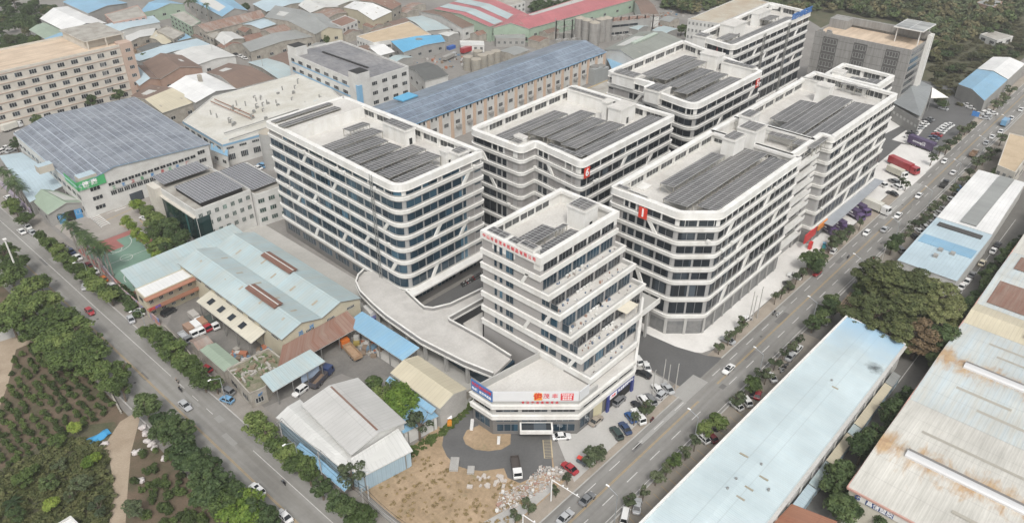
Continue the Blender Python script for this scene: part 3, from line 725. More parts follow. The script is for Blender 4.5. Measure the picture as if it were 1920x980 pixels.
poly12 = [(212.0, 107.2), (212.0, 80.6), (227.0, 80.6), (227.0, 107.2)]
block(r, poly12, [0, 0, 0, 0], LV, [(26.7, 41.5, 'w4 w4 w4')], cap=.8, inner=False, base='none')
pent(r, (1355, 257.4), (1399, 252.5), 43, 34.9, panels=True); pent(r, (1384, 238), (1438, 236), 43, 34.9, panels=True); pent(r, (1387, 215.7), (1426, 211), 41, 34.9, panels=True)
for zz in LV[1:]:
    m = MB(); m.box((219.5, 79.2, zz - .35), (15, 2.6, .35)); m.box((219.5, 77.95, zz), (15, .12, .9)); m.build('balcony', [WHITE], r)
r = empty('office_block', (255, 92, 0), 'longest white banded office block facing the main road beyond the balconies', 'building', 'white banded factory blocks')
poly2 = [(227.0, 107.6), (227.0, 80.4), (233.0, 80.4), (233.0, 76.9), (285.2, 76.2), (288.6, 107.6)]
block(r, poly2, [0, .3, .3, .8, .8, .8], LV, [(27.5, 33, 'w2 b3'), (36.9, 88.8, 'w2.7 ' * 16), (90, 120, 'w6 w6 w6 w6')],
      [(1, 45, 1), (1, 66, 1), (3, 56, 1), (3, 76, 1), (5, 50, 1), (5, 68, 1), (6, 80, 1), (6, 60, 1), (4, 84, 1)], acs=7)
for q in (((1443, 221), (1524, 192), 6.0), ((1440, 250), (1595, 187), 8.2), ((1484.5, 267.5), (1636, 198), 7.0)): array(r, q[0], q[1], z, wid=q[2])
pent(r, (1532, 157), (1565, 158), 41.5, 34.9); pent(r, (1503, 145), (1535, 152), 39.3, 34.9, panels=True)
m = MB(); m.box((264, 74.6, 5.2), (46, 3.6, .25)); m.build('street_canopy', [dirty('canopy_sheet', (.33, .35, .38), (.25, .27, .29), .3, .6, .4, .05)], r)
SHOPR = plain('shop_red', (.5, .04, .04), .5); SHOPO = plain('shop_orange', (.62, .22, .05), .5)
m = MB(); m.box((232, 76.4, 2.8), (8.5, .4, 3.2)); m.box((231, 75.2, 0), (1.5, 1, 2.6)); m.build('shop_sign', [SHOPR], r)
m = MB(); m.box((240.5, 76.0, 4.0), (7, .4, 1.8)); m.build('shop_sign', [SHOPO], r)
r = empty('office_block', (294, 93, 0), 'smallest white banded block in front of the grey office building', 'building', 'white banded factory blocks')
poly3 = [(288.8, 103.5), (288.8, 84.0), (304.2, 84.0), (305.6, 103.5)]
block(r, poly3, [0, 0, .8, .8], LV, [(20, 35, 'w6 w6'), (36, 54, 'w5 w5 w5')])
array(r, (1576, 156), (1627, 149), z); array(r, (1603, 163.7), (1656.7, 151.4), z)
pent(r, (1561, 132), (1588, 132), 40.5, 34.9)
# ---- stepped tower with podium
r = empty('stepped_tower', (130, 100, 0), 'white tower with stepped terraces and red company name at the road corner', 'building')
Y1 = 117.4; X0, X1 = 118.5, 149.3
T = [38.5, 33.4, 29.3, 25.2, 20.5, 16.0, 11.6]; YS = [98.4, 98.4, 95.6, 92.0, 88.4, 84.9, 81.8]
def XE(y): return X1 - max(0, 88.4 - y) * 1.72
def tpoly(y): return [(X0, Y1), (X0, y)] + ([(XE(y), y)] if y < 88.3 else []) + [(X1, max(y, 88.4)), (X1, Y1)]
TP = [Path([Vector(p) for p in tpoly(y)]) for y in YS]
m = MB(); m.prism(tpoly(YS[0]), T[2] - 1.0, 34.6, 0, 1, False)
for k in range(2, 7): m.prism(tpoly(YS[k]), 0 if k == 6 else T[k + 1] - 1.0, T[k] - 1.0, 0, 1, False)
m.build('wall', [dirty('warm_grey_wall', (.345, .332, .322), (.3, .288, .28), .2, .5, .7, .04), WHITE2], r)
m = MB(); TP[0].ring(m, .35, .34, 36.4, 37.6); TP[0].ring(m, .35, .95, 37.6, 38.5); TP[0].ring(m, 0, .35, 34.6, 37.6); TP[0].ring(m, .45, .05, 32.0, 33.4)
for k in range(2, 7): TP[k].ring(m, .42, .02, T[k] - 1.7, T[k] - .05); TP[k].ring(m, .55, .0, T[k] - .35, T[k] - .1)
m.build('floor_bands', [WHITE, LEDGE], r)
for k in range(2, 7): m = MB(); TP[k].ring(m, -.03, .5, T[k] - 1.0, T[k]); m.build('terrace_parapet', [LEDGE], r)
def winbox(x0, z0, x1, z1, y=None, x=None, g=GLB, mull=1.5, nm='window'):
    """window on a wall facing -y (y given, x0..x1) or facing -x (x given, x0..x1 are y values)"""
    x0, x1 = min(x0, x1), max(x0, x1); mb = MB(); n = max(1, round(abs(x1 - x0) / mull))
    def P(s, z, o): return (s, y - o, z) if y is not None else (x - o, s, z)
    def q(a, b, c, d, o, mi):
        f_ = [P(a, c, o), P(b, c, o), P(b, d, o), P(a, d, o)]; uv = [(a, c), (b, c), (b, d), (a, d)]
        if y is None: f_.reverse(); uv.reverse()
        mb.face(f_, mi, uv)
    q(x0, x1, z0, z1, .05, 0); q(x0, x1, z0, z0 + .12, .09, 1); q(x0, x1, z1 - .12, z1, .09, 1)
    for k in range(n + 1):
        s = lerp(x0, x1, k / n); q(max(x0, s - .06), min(x1, s + .06), z0 + .12, z1 - .12, .09, 1)
    return mb.build(nm, [g, FRAME], r)
# south windows, one set behind each terrace
for k in range(0, 6):
    zt = (36.3 if k == 0 else T[k] - (1.45 if k == 1 else 1.75)); zb = T[k + 1] - .75 if k > 0 else 33.8
    y = YS[k]
    n = 5
    for j in range(n):
        xe = XE(y) - .8; a = lerp(X0 + 1.2, xe, j / n); b = lerp(X0 + 1.2, xe, (j + 1) / n) - .7
        winbox(a, zb + .15, b, zt - .1, y=y, g=GLB if k % 2 else GLD, mull=1.35)
# west face storeys
Ws = [(36.3, 33.5), (32.0, 28.2 + 1.2), (27.5, 25.3), (23.5, 20.6), (18.8, 16.1), (14.2, 11.7)]
for i, (zt, zb) in enumerate(Ws):
    for (a, b) in ((113.3, 112.4), (111.5, 110.5), (109.3, 106.8)):
        if i == 0 and False: continue
        winbox(a, zb + .4, b, zt - .1, x=X0, mull=1.6)
    if i >= 2:
        for (a, b) in ((97.5, 95.1), (94.7, 92.5)):
            if a - 2 > YS[min(6, i + 1)]: winbox(a, zb + .4, b, zt - .1, x=X0)
    if i >= 3: winbox(90.9, zb + .4, 88.9, zt - .1, x=X0)
    if i >= 4: winbox(88.4, zb + .4, 86.0, zt - .1, x=X0)
    m = MB(); m.face([(X0 - .03, 106.3, zb - .05), (X0 - .03, YS[min(6, i + 1)] + (2 if i < 2 else 7), zb - .05), (X0 - .03, YS[min(6, i + 1)] + (2 if i < 2 else 7), zt + .05), (X0 - .03, 106.3, zt + .05)][::-1]); m.build('wall_panel', [dirty('warm_grey_wall', (.4, .385, .375), (.36, .345, .335), .2, .5, .7, .04)], r)
    m = MB(); m.face([(X0 - .03, 114.0, zb - .05), (X0 - .03, 117.3, zb - .05), (X0 - .03, 117.3, zt + .05), (X0 - .03, 114.0, zt + .05)]); m.build('wall_panel', [MC['warm_grey_wall']], r)
for (i, y) in ((1, 104.5), (4, 103.5), (3, 97.0), (5, 89.0)):
    zt, zb = Ws[i]; m = MB(); A = [Vector((X0, y, zb - .4)), Vector((X0, y - 1, zb - .4)), Vector((X0, y - 2.9, zt + .5)), Vector((X0, y - 1.9, zt + .5))]; Bq = [v + Vector((-.45, 0, 0)) for v in A]
    m.face(Bq[::-1])
    for a in range(4): m.face([A[a], A[(a + 1) % 4], Bq[(a + 1) % 4], Bq[a]][::-1])
    m.build('slanted_strut', [WHITE], r)
# roof fittings
rack(r, (123.4, 104.9, 133, 110), 37.2); rack(r, (133.2, 104.6, 136.6, 106.3), 37.2); rack(r, (121.6, 99.9, 136, 103.3), 37.2)
pent(r, (1064, 383.6), (1122, 383), 40.6, 34.6, panels=True); pent(r, (971, 457), (1013, 463), 39.2, 34.6, panels=True, door=False)
m = MB()
for (ya, yb) in ((110.5, 116.4), (104, 109.3)): m.box((X0 + 1.9, (ya + yb) / 2, 38.55), (2.6, yb - ya, .12), 1, top=0)
m.prism(rect(X0 + .9, 103.5, X0 + 3.3, 117), 34.6, 38.4, 2); m.build('solar_array', [SOL, STEEL, WHITE], r)
m = MB()
for k in range(4): m.prism(rect(X0 + .4, 0, X0 + .5, 1), 0, .1) if False else None
zt, zb = 37.4, 35.5
for x in (120.5, 126.5, 132.5, 138.5):
    for q in range(2): m.face([(x + q * 2.8, Y1 - .36, zb), (x + q * 2.8 + 2.5, Y1 - .36, zb), (x + q * 2.8 + 2.5, Y1 - .36, zt), (x + q * 2.8, Y1 - .36, zt)])
m.build('parapet_openings', [GLI], r)
m = MB(); m.box((140, 86.8, 18.6), (5.5, 3.2, .1), rz=.05); m.bar((137.5, 85.6, 18.6), (137.5, 85.6, 15), .08); m.bar((142.5, 85.6, 18.6), (142.5, 85.6, 15), .08); m.build('awning', [dirty('cream_sheet', (.62, .58, .48), (.5, .46, .38), .5, .6, .6, .06)], r)
sign_text(' '.join('中山市俊茂丰纸制品有限公司'), 1.15, RLET, (X0 - .37, (YS[0] + Y1) / 2 + .3, 37.5), (-1, 0), r, 'company_name', depth=.06, width=17.2)
# podium
pod = [(97.5, 100.8), (97.5, 94.3), (111.2, 79.5), (133.2, 79.0), (149.2, 88.3), (149.2, 90), (118.45, 90), (118.45, 97.5)]
m = MB(); m.prism(pod, 5.2, 8.9, 0, 1); m.prism(pod, 0, 5.2, 2); m.build('podium_wall', [LEDGE, WHITE2, DARKST], r)
pp, _ = rounded([(97.5, 100.8), (97.5, 94.3), (111.2, 79.5), (133.2, 79.0), (149.2, 88.3), (149.2, 90), (118.45, 90), (118.45, 97.5)], [0] * 8); PP = Path(pp)
e1 = PP.L[1]; e2 = PP.L[2]; e3 = PP.L[3]
m = MB(); PP.ring(m, .5, 0, 8.3, 9.5); PP.ring(m, .65, -.5, 9.3, 9.45); PP.ring(m, .5, 0, 5.0, 6.3); PP.ring(m, .65, -.5, 6.1, 6.25); m.build('podium_bands', [WHITE], r)
m = MB(); q = PP.samples(0, e2 + 7.2, 0)
for (p0, _a), (p1, _b) in zip(q, q[1:]):
    n = Vector(((p1 - p0).y, -(p1 - p0).x)).normalized() * .3
    a, b, c, d = p0, p1, p1 - n, p0 - n
    for f_ in ([(a, 8.9), (b, 8.9), (b, 10.9), (a, 10.9)], [(c, 8.9), (d, 8.9), (d, 10.9), (c, 10.9)], [(a, 10.9), (b, 10.9), (c, 10.9), (d, 10.9)]): m.face([(v.x, v.y, zz) for v, zz in f_])
m.bar((97.9, 100.7, 9.9), (118.3, 97.6, 9.9), .4, h=2.0)
m.build('podium_parapet', [LEDGE], r)
def podwin(a, b, z0, z1, g=GLD, mull=1.6):
    wm = window_mesh(PP, a, b, z0, z1, mull); wm.build('window', [g, FRAME], r)
cL = e2 - e1
podwin(.5, 5.8, 7.0, 7.9)
for f0, f1 in ((.04, .3), (.34, .64), (.68, .96)):
    podwin(e1 + cL * f0, e1 + cL * f1, 7.2, 7.95); podwin(e1 + cL * f0, e1 + cL * f1, 4.1, 4.7, GLB)
podwin(.8, 5.6, 1.6, 4.2, GLB); podwin(e1 + cL * .05, e1 + cL * .3, 1.0, 3.4, GLB); podwin(e1 + cL * .7, e1 + cL * .97, 1.0, 3.4, GLB)
podwin(e1 + cL * .35, e1 + cL * .42, .3, 2.4, GLB); podwin(e1 + cL * .6, e1 + cL * .67, .3, 2.4, GLB)
m = MB(); PP.ribbon(m, e1 + cL * .43, e1 + cL * .59, .08, 0, 2.6); PP.ribbon(m, e2 + 6, e2 + 9.5, .08, 0, 4.4); m.build('door', [dirty('cream_door', (.58, .53, .36), (.5, .45, .3), .5, .5, .6, .05)], r)
podwin(e2 + 1, e2 + 4.6, 1.0, 4.2, GLB); podwin(e2 + 2, e2 + 8, 7.1, 8.0); podwin(e2 + 9, e2 + 15, 7.1, 8.0); podwin(e2 + 16, e2 + 21, 7.1, 8.0); podwin(e3 + 2, e3 + 9, 7.1, 8.0); podwin(e3 + 10, e3 + 17, 7.1, 8.0)
# upper podium storey windows on the road side
for (a, b) in ((119.0, 124.0), (124.8, 130), (131, 136.2)):
    if a > 118: winbox(a, 5.2 + 4.9, b, 11.3 - .35, y=81.8, g=GLB)
# entrance canopy
pc = PP.samples(e1 + cL * .32, e1 + cL * .70, .4); a, b = pc[0][0], pc[-1][0]; n = Vector(((b - a).y, -(b - a).x)).normalized(); cc = (a + b) / 2 + n * 1.4
ang = math.atan2((b - a).y, (b - a).x); m = MB(); m.box((cc.x, cc.y, 3.1), ((b - a).length, 3.0, 1.0), 0, rz=ang, top=0); m.box((cc.x, cc.y, 4.12), ((b - a).length - .8, 2.3, .05), 1, rz=ang)
m.build('entrance_canopy', [WHITE, GLD], r)
# sign boards on the podium edge
nd = Vector(((Vector(pod[2]) - Vector(pod[1])).y, -(Vector(pod[2]) - Vector(pod[1])).x)).normalized(); dr = (Vector(pod[2]) - Vector(pod[1])).normalized()
def cpt(f, o=.4): p = Vector(pod[1]) + dr * cL * f + nd * o; return p
m = MB(); mid = cpt(.5, .2); m.box((mid.x, mid.y, 10.7), (cL - .2, .18, 2.9), 0, rz=math.atan2(dr.y, dr.x)); m.box((112.9, 79.3, 10.7), (3.6, .2, 2.9), 0); m.build('billboard', [dirty('billboard_white', (.66, .67, .68), (.6, .61, .63), .3, .4, .5, .03)], r)
m = MB(); m.box((97.15, 97.4, 10.6), (.2, 6.8, 3.2)); sb = m.build('blue_billboard', [plain('billboard_blue', (.06, .17, .42), .5)], r)
sign_text('专业彩盒包装印刷', 1.05, RLET, (97.02, 97.4, 12.8), (-1, 0), r, 'lettering', width=6.2); sign_text('热线：俊茂丰纸品', .8, WLET, (97.02, 97.4, 11.4), (-1, 0), r, 'lettering', width=6.2)
p = cpt(.525, .3); m = MB(); m.box((p.x, p.y, 11.0), (1.9, .06, 2.2), 0, rz=math.atan2(dr.y, dr.x)); m.build('logo_panel', [plain('logo_gold', (.7, .38, .06), .5)], r)
p = cpt(.525, .36); sign_text('俊', 2.2, REDS, (p.x, p.y, 12.1), nd, r, 'logo', bold=1)
p = cpt(.67, .32); sign_text('茂 丰', 1.55, RLET, (p.x, p.y, 12.2), nd, r, 'lettering')
p = cpt(.86, .3); m = MB(); m.box((p.x, p.y, 11.0), (3.0, .06, 2.1), 0, rz=math.atan2(dr.y, dr.x)); m.build('red_panel', [plain('panel_red', (.6, .04, .05), .5)], r)
p = cpt(.86, .36)
for i, s_ in enumerate(('彩箱纸盒礼盒', '精品包装', '画册吊牌')): sign_text(s_, .42 + .12 * (i > 0), WLET, (p.x, p.y, 12.75 - i * .68), nd, r, 'lettering')
p = cpt(.55, .08); sign_text('  '.join('专注中国高档商品'), .85, RLET, (p.x, p.y, 10.1), nd, r, 'lettering', width=8.6)
# dealer signs on the road side
NAVY = plain('sign_navy', (.035, .05, .2), .5)
m = MB(); m.box((127.6, 78.7, 3.5), (11.4, .35, 1.5)); m.box((122.3, 78.6, 0), (.9, .5, 3.5)); m.box((132.7, 78.6, 0), (.9, .5, 3.5)); m.build('dealer_sign', [NAVY], r)
m = MB(); m.box((124.2, 78.48, 3.6), (2.8, .1, 1.3)); m.build('sign_panel', [WLET], r); sign_text('汽车', .9, RLET, (124.2, 78.4, 4.25), (0, -1), r, 'lettering')
sign_text('车之家养护中心', 1.0, WLET, (129.5, 78.5, 4.25), (0, -1), r, 'lettering', width=6.6)
m = MB(); m.box((127.5, 78.95, .05), (9.4, .1, 3.3)); m.build('workshop_opening', [BLACKP], r)
# small terrace junk
TJ = [plain('junk_red', (.3, .2, .16)), plain('junk_blue', (.12, .16, .22)), plain('junk_grey', (.3, .28, .26)), WHITE]
m = MB()
for i in range(110):
    k = random.randint(2, 6); y = random.uniform(YS[k] + .9, YS[k - 1] - .4); x = random.uniform(X0 + 2, XE(YS[k]) - 2)
    s = random.uniform(.2, .6); m.box((x, y, T[k] - 1.0), (s, s * random.uniform(.5, 1.4), random.uniform(.1, .7)), random.randint(0, 3), rz=random.uniform(0, 3))
m.build('terrace_clutter', TJ, r, kind='stuff')
for k in range(2, 6):
    for x in [X0 + 8 + 1.3 * j + k for j in range(4)] + [X0 + 16]: m = MB(); m.box((x, YS[k - 1] - .45, T[k] - .9), (.9, .4, .75)); m.build('air_conditioner', [WHITE], r)
# ---- elevated drive between the big block, the podium and the tower
r = empty('elevated_ramp', (108, 140, 0), 'pale elevated concrete ramp curving round the foot of the big block', 'ramp')
deckp = PX() or [G2(*p, 7) for p in ((700, 508), (683, 509), (672, 520), (668, 532), (676, 550), (700, 574), (724, 595), (790, 641), (870, 682), (925, 704), (958, 672), (905, 638), (862, 614), (843, 604), (841, 600), (905, 564), (905, 545), (845, 574), (812, 582), (796, 580), (788, 574), (762, 549))]
m = MB(); pr = [(p[0], p[1]) for p in deckp]; m.prism(pr, 6.1, 7.0, 0, 1); m.build('deck', [LEDGE, dirty('ramp_top', (.5, .485, .46), (.38, .365, .345), .15, .9, .85, .07)], r)
outer = [Vector((*p, 0)) for p in pr[1:10]]; inner_ = [Vector((*p, 0)) for p in pr[16:22]]; in2 = [Vector((*p, 0)) for p in pr[10:16]]
for ch in (outer, inner_, in2):
    m = MB()
    for a, b in zip(ch, ch[1:]):
        m.bar(a + Vector((0, 0, 7.35)), b + Vector((0, 0, 7.35)), .3, h=1.2, mi=1); m.bar(a + Vector((0, 0, 8.05)), b + Vector((0, 0, 8.05)), .45, h=.2); m.bar(a + Vector((0, 0, 6.45)), b + Vector((0, 0, 6.45)), .6, h=.5)
    m.build('ramp_parapet', [WHITE, dirty('ramp_grey', (.27, .265, .26), (.2, .2, .195), .4)], r)
for i in range(len(outer) - 1):
    a, b = outer[i], outer[i + 1]; n = max(1, int((b - a).length / 7))
    for k in range(n):
        p = a.lerp(b, k / n) + Vector((1.2, 0, 0)); m = MB(); m.bar(p, p + Vector((0, 0, 6.2)), .8); m.build('ramp_column', [LEDGE], r)
m = MB(); m.prism([(108.5, 104), (116, 104), (116, 136), (113, 138), (109, 125)], .2, 5.8, 0); m.build('under_ramp_wall', [GLB], r)
m = MB(); m.prism([G2(*p, 3.6) for p in ((868, 606), (905, 584), (905, 634), (880, 620))], 3.0, 3.6, 0, 1); m.build('lower_deck', [WHITE, WHITE2], r)
r = empty('link_bridge', (151, 98, 0), 'grey link bridge between the stepped tower and block 1', 'bridge')
m = MB(); m.prism(rect(149.4, 88, 158.6, 96), 9.6, 10.4, 0, 1); m.prism(rect(149.4, 88, 158.6, 88.3), 10.4, 11.4); m.prism(rect(149.4, 95.7, 158.6, 96), 10.4, 11.4); m.build('deck', [WHITE, LEDGE], r)
m = MB(); m.bar((154, 89, 0), (154, 89, 9.6), .7); m.bar((154, 95, 0), (154, 95, 9.6), .7); m.build('support', [LEDGE], r)
# ---------------------------------------------------------------- other buildings
CREAM = dirty('cream_wall', (.5, .46, .35), (.4, .35, .26), .3, .6, .85, .08)
BEIGEW = dirty('beige_wall', (.57, .54, .48), (.4, .37, .33), .3, .6, .85, .07)
WALLW = dirty('white_wall', (.6, .6, .58), (.45, .44, .42), .25, .7, .8, .07)
WALLG = dirty('grey_wall', (.33, .325, .31), (.25, .245, .235), .25, .7, .8, .07)
OLDW = dirty('weathered_wall', (.42, .39, .34), (.24, .22, .19), .35, .9, .9, .14)
BRICKP = dirty('pink_brick', (.4, .27, .21), (.3, .2, .16), .4, .7, .9, .1)
GRNW = dirty('green_wall', (.33, .42, .33), (.26, .33, .26), .4, .6, .85, .08)
BLUW = corr('blue_wall_sheet', (.38, .5, .58), (.3, .42, .52))
LB = corr('light_blue_roof', (.38, .48, .505), (.42, .44, .41), .1, amt=.8)
PB = corr('pale_blue_roof', (.44, .54, .59), (.36, .46, .52), .03)
SB = corr('sky_blue_roof', (.21, .39, .55), (.28, .42, .5), .06)
BB = corr('bright_blue_roof', (.1, .38, .62), (.16, .42, .6), 0)
WH = corr('white_sheet_roof', (.6, .6, .58), (.48, .48, .46), .05)
WH2 = corr('clean_white_roof', (.74, .74, .73), (.62, .62, .61), 0)
CR2 = corr('cream_sheet_roof', (.55, .5, .38), (.46, .41, .3), .04)
GYR = corr('grey_sheet_roof', (.3, .31, .3), (.22, .225, .22), .12)
BRR = corr('brown_tile_roof', (.2, .14, .11), (.14, .1, .085), .15, rough=.8)
RSR = corr('rusty_roof', (.33, .29, .26), (.2, .14, .11), .7, rough=.8, rustcol=(.2, .12, .09))
RST = corr('deep_rust_roof', (.21, .105, .075), (.3, .26, .22), .3, rough=.8, rustcol=(.17, .08, .05))
GNR = corr('green_sheet_roof', (.3, .37, .29), (.24, .3, .23), .1)
RDR = corr('red_sheet_roof', (.42, .14, .15), (.34, .11, .12), .03)
TANR = dirty('tan_roof', (.5, .4, .28), (.4, .31, .21), .2, .8, .9, .1)
ORR = dirty('orange_roof_deck', (.58, .47, .36), (.47, .37, .28), .12, .8, .9, .06, streak=(.05, .4, 1))
CONR = dirty('stained_roof_deck', (.4, .385, .35), (.24, .22, .19), .2, .9, .9, .12)
CREAMR = dirty('cream_flat_roof', (.56, .55, .51), (.44, .42, .36), .09, .9, .8, .08, spots=(.12, (.36, .5, .6), .66))
WF = plain('window_frame', (.5, .5, .48), .5)
def V2(p): return Vector((p[0], p[1]))
def wquad(m, a, b, f0, f1, z0, z1, o=.05, mi=0):
    """rectangle on the wall a->b between fractions f0 and f1"""
    a, b = V2(a), V2(b); d = (b - a).normalized(); n = Vector((d.y, -d.x)) * o
    p, q = a.lerp(b, f0) + n, a.lerp(b, f1) + n
    L = (b - a).length
    m.face([(p.x, p.y, z0), (q.x, q.y, z0), (q.x, q.y, z1), (p.x, p.y, z1)], mi, [(f0 * L, z0), (f1 * L, z0), (f1 * L, z1), (f0 * L, z1)])
def wwin(root, a, b, f0, f1, z0, z1, g=None, nm='window', panes=3):
    m = MB(); wquad(m, a, b, f0, f1, z0, z1, .05, 0); L = (V2(b) - V2(a)).length
    wquad(m, a, b, f0, f1, z0 - .12, z0, .14, 1); wquad(m, a, b, f0, f1, z1, z1 + .08, .1, 1)
    for k in range(panes + 1):
        f = lerp(f0, f1, k / panes); h = .06 / L; wquad(m, a, b, f - h, f + h, z0, z1, .09, 1)
    return m.build(nm, [g or GLD, WF], root)
def shed(label, pts, eave, ridge, wall, roof, cat='shed', group=None, name='shed', over=.5, wins=(), doors=(), rf=.5, axis=0, fascia=None, roof2=None, skylights=0):
    """gabled hall: pts a,b,c,d; the ridge joins the a-b end to the c-d end. wins: (edge, n, z0, z1, width fraction)"""
    a, b, c, d = [V2(p) for p in pts]
    if area2([a, b, c, d]) < 0: a, b, c, d = b, a, d, c
    if axis: a, b, c, d = b, c, d, a
    ctr = (a + b + c + d) / 4; root = empty(name, (ctr.x, ctr.y, 0), label, cat, group)
    m = MB(); r1 = a.lerp(b, rf); r2 = d.lerp(c, rf)
    for p, q in ((b, c), (d, a)): m.face([(p.x, p.y, 0), (q.x, q.y, 0), (q.x, q.y, eave), (p.x, p.y, eave)])
    m.face([(a.x, a.y, 0), (b.x, b.y, 0), (b.x, b.y, eave), (r1.x, r1.y, ridge), (a.x, a.y, eave)], 0, [(0, 0), (1, 0), (1, 1), (.5, 1.2), (0, 1)])
    m.face([(c.x, c.y, 0), (d.x, d.y, 0), (d.x, d.y, eave), (r2.x, r2.y, ridge), (c.x, c.y, eave)], 0, [(0, 0), (1, 0), (1, 1), (.5, 1.2), (0, 1)])
    m.build('wall', [wall], root)
    ax = (r2 - r1).normalized() * over; m = MB()
    R1 = Vector((*(r1 - ax), ridge + .05)); R2 = Vector((*(r2 + ax), ridge + .05)); L = (R2 - R1).length
    for (e1, e2, fl, mi) in ((b, c, 0, 0), (a, d, 1, 1 if roof2 else 0)):
        s = (e1 - r1).normalized() * over; sl = (ridge - eave) / max(.1, (e1 - r1).length) * over
        E1 = Vector((*(e1 - ax + s), eave - sl + .05)); E2 = Vector((*(e2 + ax + s), eave - sl + .05)); W = (E1 - R1).length
        f_ = [R1, E1, E2, R2]; uv = [(0, W), (0, 0), (L, 0), (L, W)]
        if fl: f_.reverse(); uv.reverse()
        m.face(f_, mi, uv); dn = Vector((0, 0, -.16)); g = [p + dn for p in f_][::-1]; m.face(g, 2)
        for i in range(4): m.face([f_[i], f_[i] + dn, f_[(i + 1) % 4] + dn, f_[(i + 1) % 4]], 2)
    m.build('roof', [roof, roof2 or roof, fascia or WF], root)
    if skylights:
        rs = random.Random(len(label) * 7)
        for side in (0, 1):
            for k in range(skylights):
                t = (k + .5 + rs.uniform(-.15, .15)) / skylights; h = rs.choice((.3, .45, .65))
                e = (b.lerp(c, t) if side == 0 else a.lerp(d, t)); rr = r1.lerp(r2, t); p = rr.lerp(e, h); z = lerp(ridge, eave, h) + .1
                u = (r2 - r1).normalized() * .45; v = (e - rr).normalized(); dz = -(ridge - eave) / (e - rr).length
                q = [(*(p - u - v), z - dz), (*(p + u - v), z - dz), (*(p + u + v), z + dz), (*(p - u + v), z + dz)]
                mm = MB(); mm.face(q if side else q[::-1]); mm.build('skylight', [dirty('skylight_sheet', (.33, .29, .22), (.42, .4, .36), .8, .7, .6, .1)], root)
    E = {'ab': (a, b), 'bc': (b, c), 'cd': (c, d), 'da': (d, a)}
    for (e, n, z0, z1, wf) in wins:
        p, q = E[e]
        for k in range(n): f = (k + .5) / n; wwin(root, p, q, f - wf / 2 / n, f + wf / 2 / n, z0, z1)
    for (e, f0, f1, h, mt) in doors:
        mm = MB(); wquad(mm, *E[e], f0, f1, 0, h, .07); mm.build('door', [mt], root)
    root['e'] = 0; del root['e']
    return root, (a, b, c, d)
def psh(label, px, eave, ridge, wall, roof, **k): return shed(label, [G2(*p, eave) for p in px], eave, ridge, wall, roof, **k)
def flat(label, pts, h, wall, roof, floors=0, cols=None, cat='building', group=None, name='building', par=.9, wh=1.4, wfrac=.5, zfirst=1.2, band=None, gl=None, lowroof=None, sides=None, fh=None):
    """flat-roofed block with a parapet; cols gives windows per edge, in the order of pts made counter-clockwise"""
    P = ccw(pts); n = len(P); ctr = sum((V2(p) for p in P), Vector((0, 0))) / n
    root = empty(name, (ctr.x, ctr.y, 0), label, cat, group)
    m = MB(); m.prism(P, 0, h - par, 0, 1); m.build('wall', [wall, roof], root)
    if par > 0:
        m = MB(); pa = Path([V2(p) for p in P]); pa.ring(m, .06, .25, h - par, h); m.build('parapet', [wall], root)
        m = MB(); m.face([(p[0], p[1], h - par + .01) for p in P]); m.build('roof', [roof], root)
    if floors:
        fh = fh or (h - par) / floors; cnt = 0; rest = MB()
        for f in range(floors - 1, -1, -1):
            for i in range(n):
                c = cols[i] if cols else 0; a, b = P[i], P[(i + 1) % n]
                for k in range(c):
                    fr = (k + .5) / c; z0 = f * fh + zfirst
                    if cnt < 95: wwin(root, a, b, fr - wfrac / 2 / c, fr + wfrac / 2 / c, z0, z0 + wh, gl, panes=3)
                    cnt += 1
        if band:
            m = MB(); pa = Path([V2(p) for p in P])
            for f in range(1, floors + 1): pa.ring(m, .28, 0, f * fh - .35, f * fh - .1)
            m.build('floor_bands', [band], root)
    return root, P
# -- pink-banded dormitory at upper left
PKB = dirty('pink_band', (.45, .34, .28), (.39, .3, .24), .5, .5, .8, .06)
r, P = flat('long six-storey cream dormitory with pink floor bands and orange roof', rect(60, 378.3, 148.9, 412), 25.4, BEIGEW, ORR, 6, [15, 0, 0, 0], band=PKB, fh=4.05, zfirst=1.1, wh=1.8, wfrac=.5, name='dormitory')
m = MB(); m.prism(rect(143.5, 377.9, 149.2, 384), 0, 25.6); m.build('stair_tower', [PKB], r)
for k in range(6):
    wwin(r, (143.5, 377.9), (149.2, 377.9), .35, .75, 1.2 + k * 4.05, 2.7 + k * 4.05); wwin(r, (132, 378.2), (136, 378.2), .3, .6, 1.2 + k * 4.05, 2.7 + k * 4.05)
m = MB(); m.prism(rect(131, 386, 148.5, 410), 24.5, 28.3, 0, 1); m.prism(rect(130.2, 383, 149, 411), 28.3, 28.7, 0, 1)
for x in (131.5, 140, 148): m.bar((x, 383.4, 24.5), (x, 383.4, 28.3), .5)
m.build('rooftop_pavilion', [BEIGEW, CONR], r)
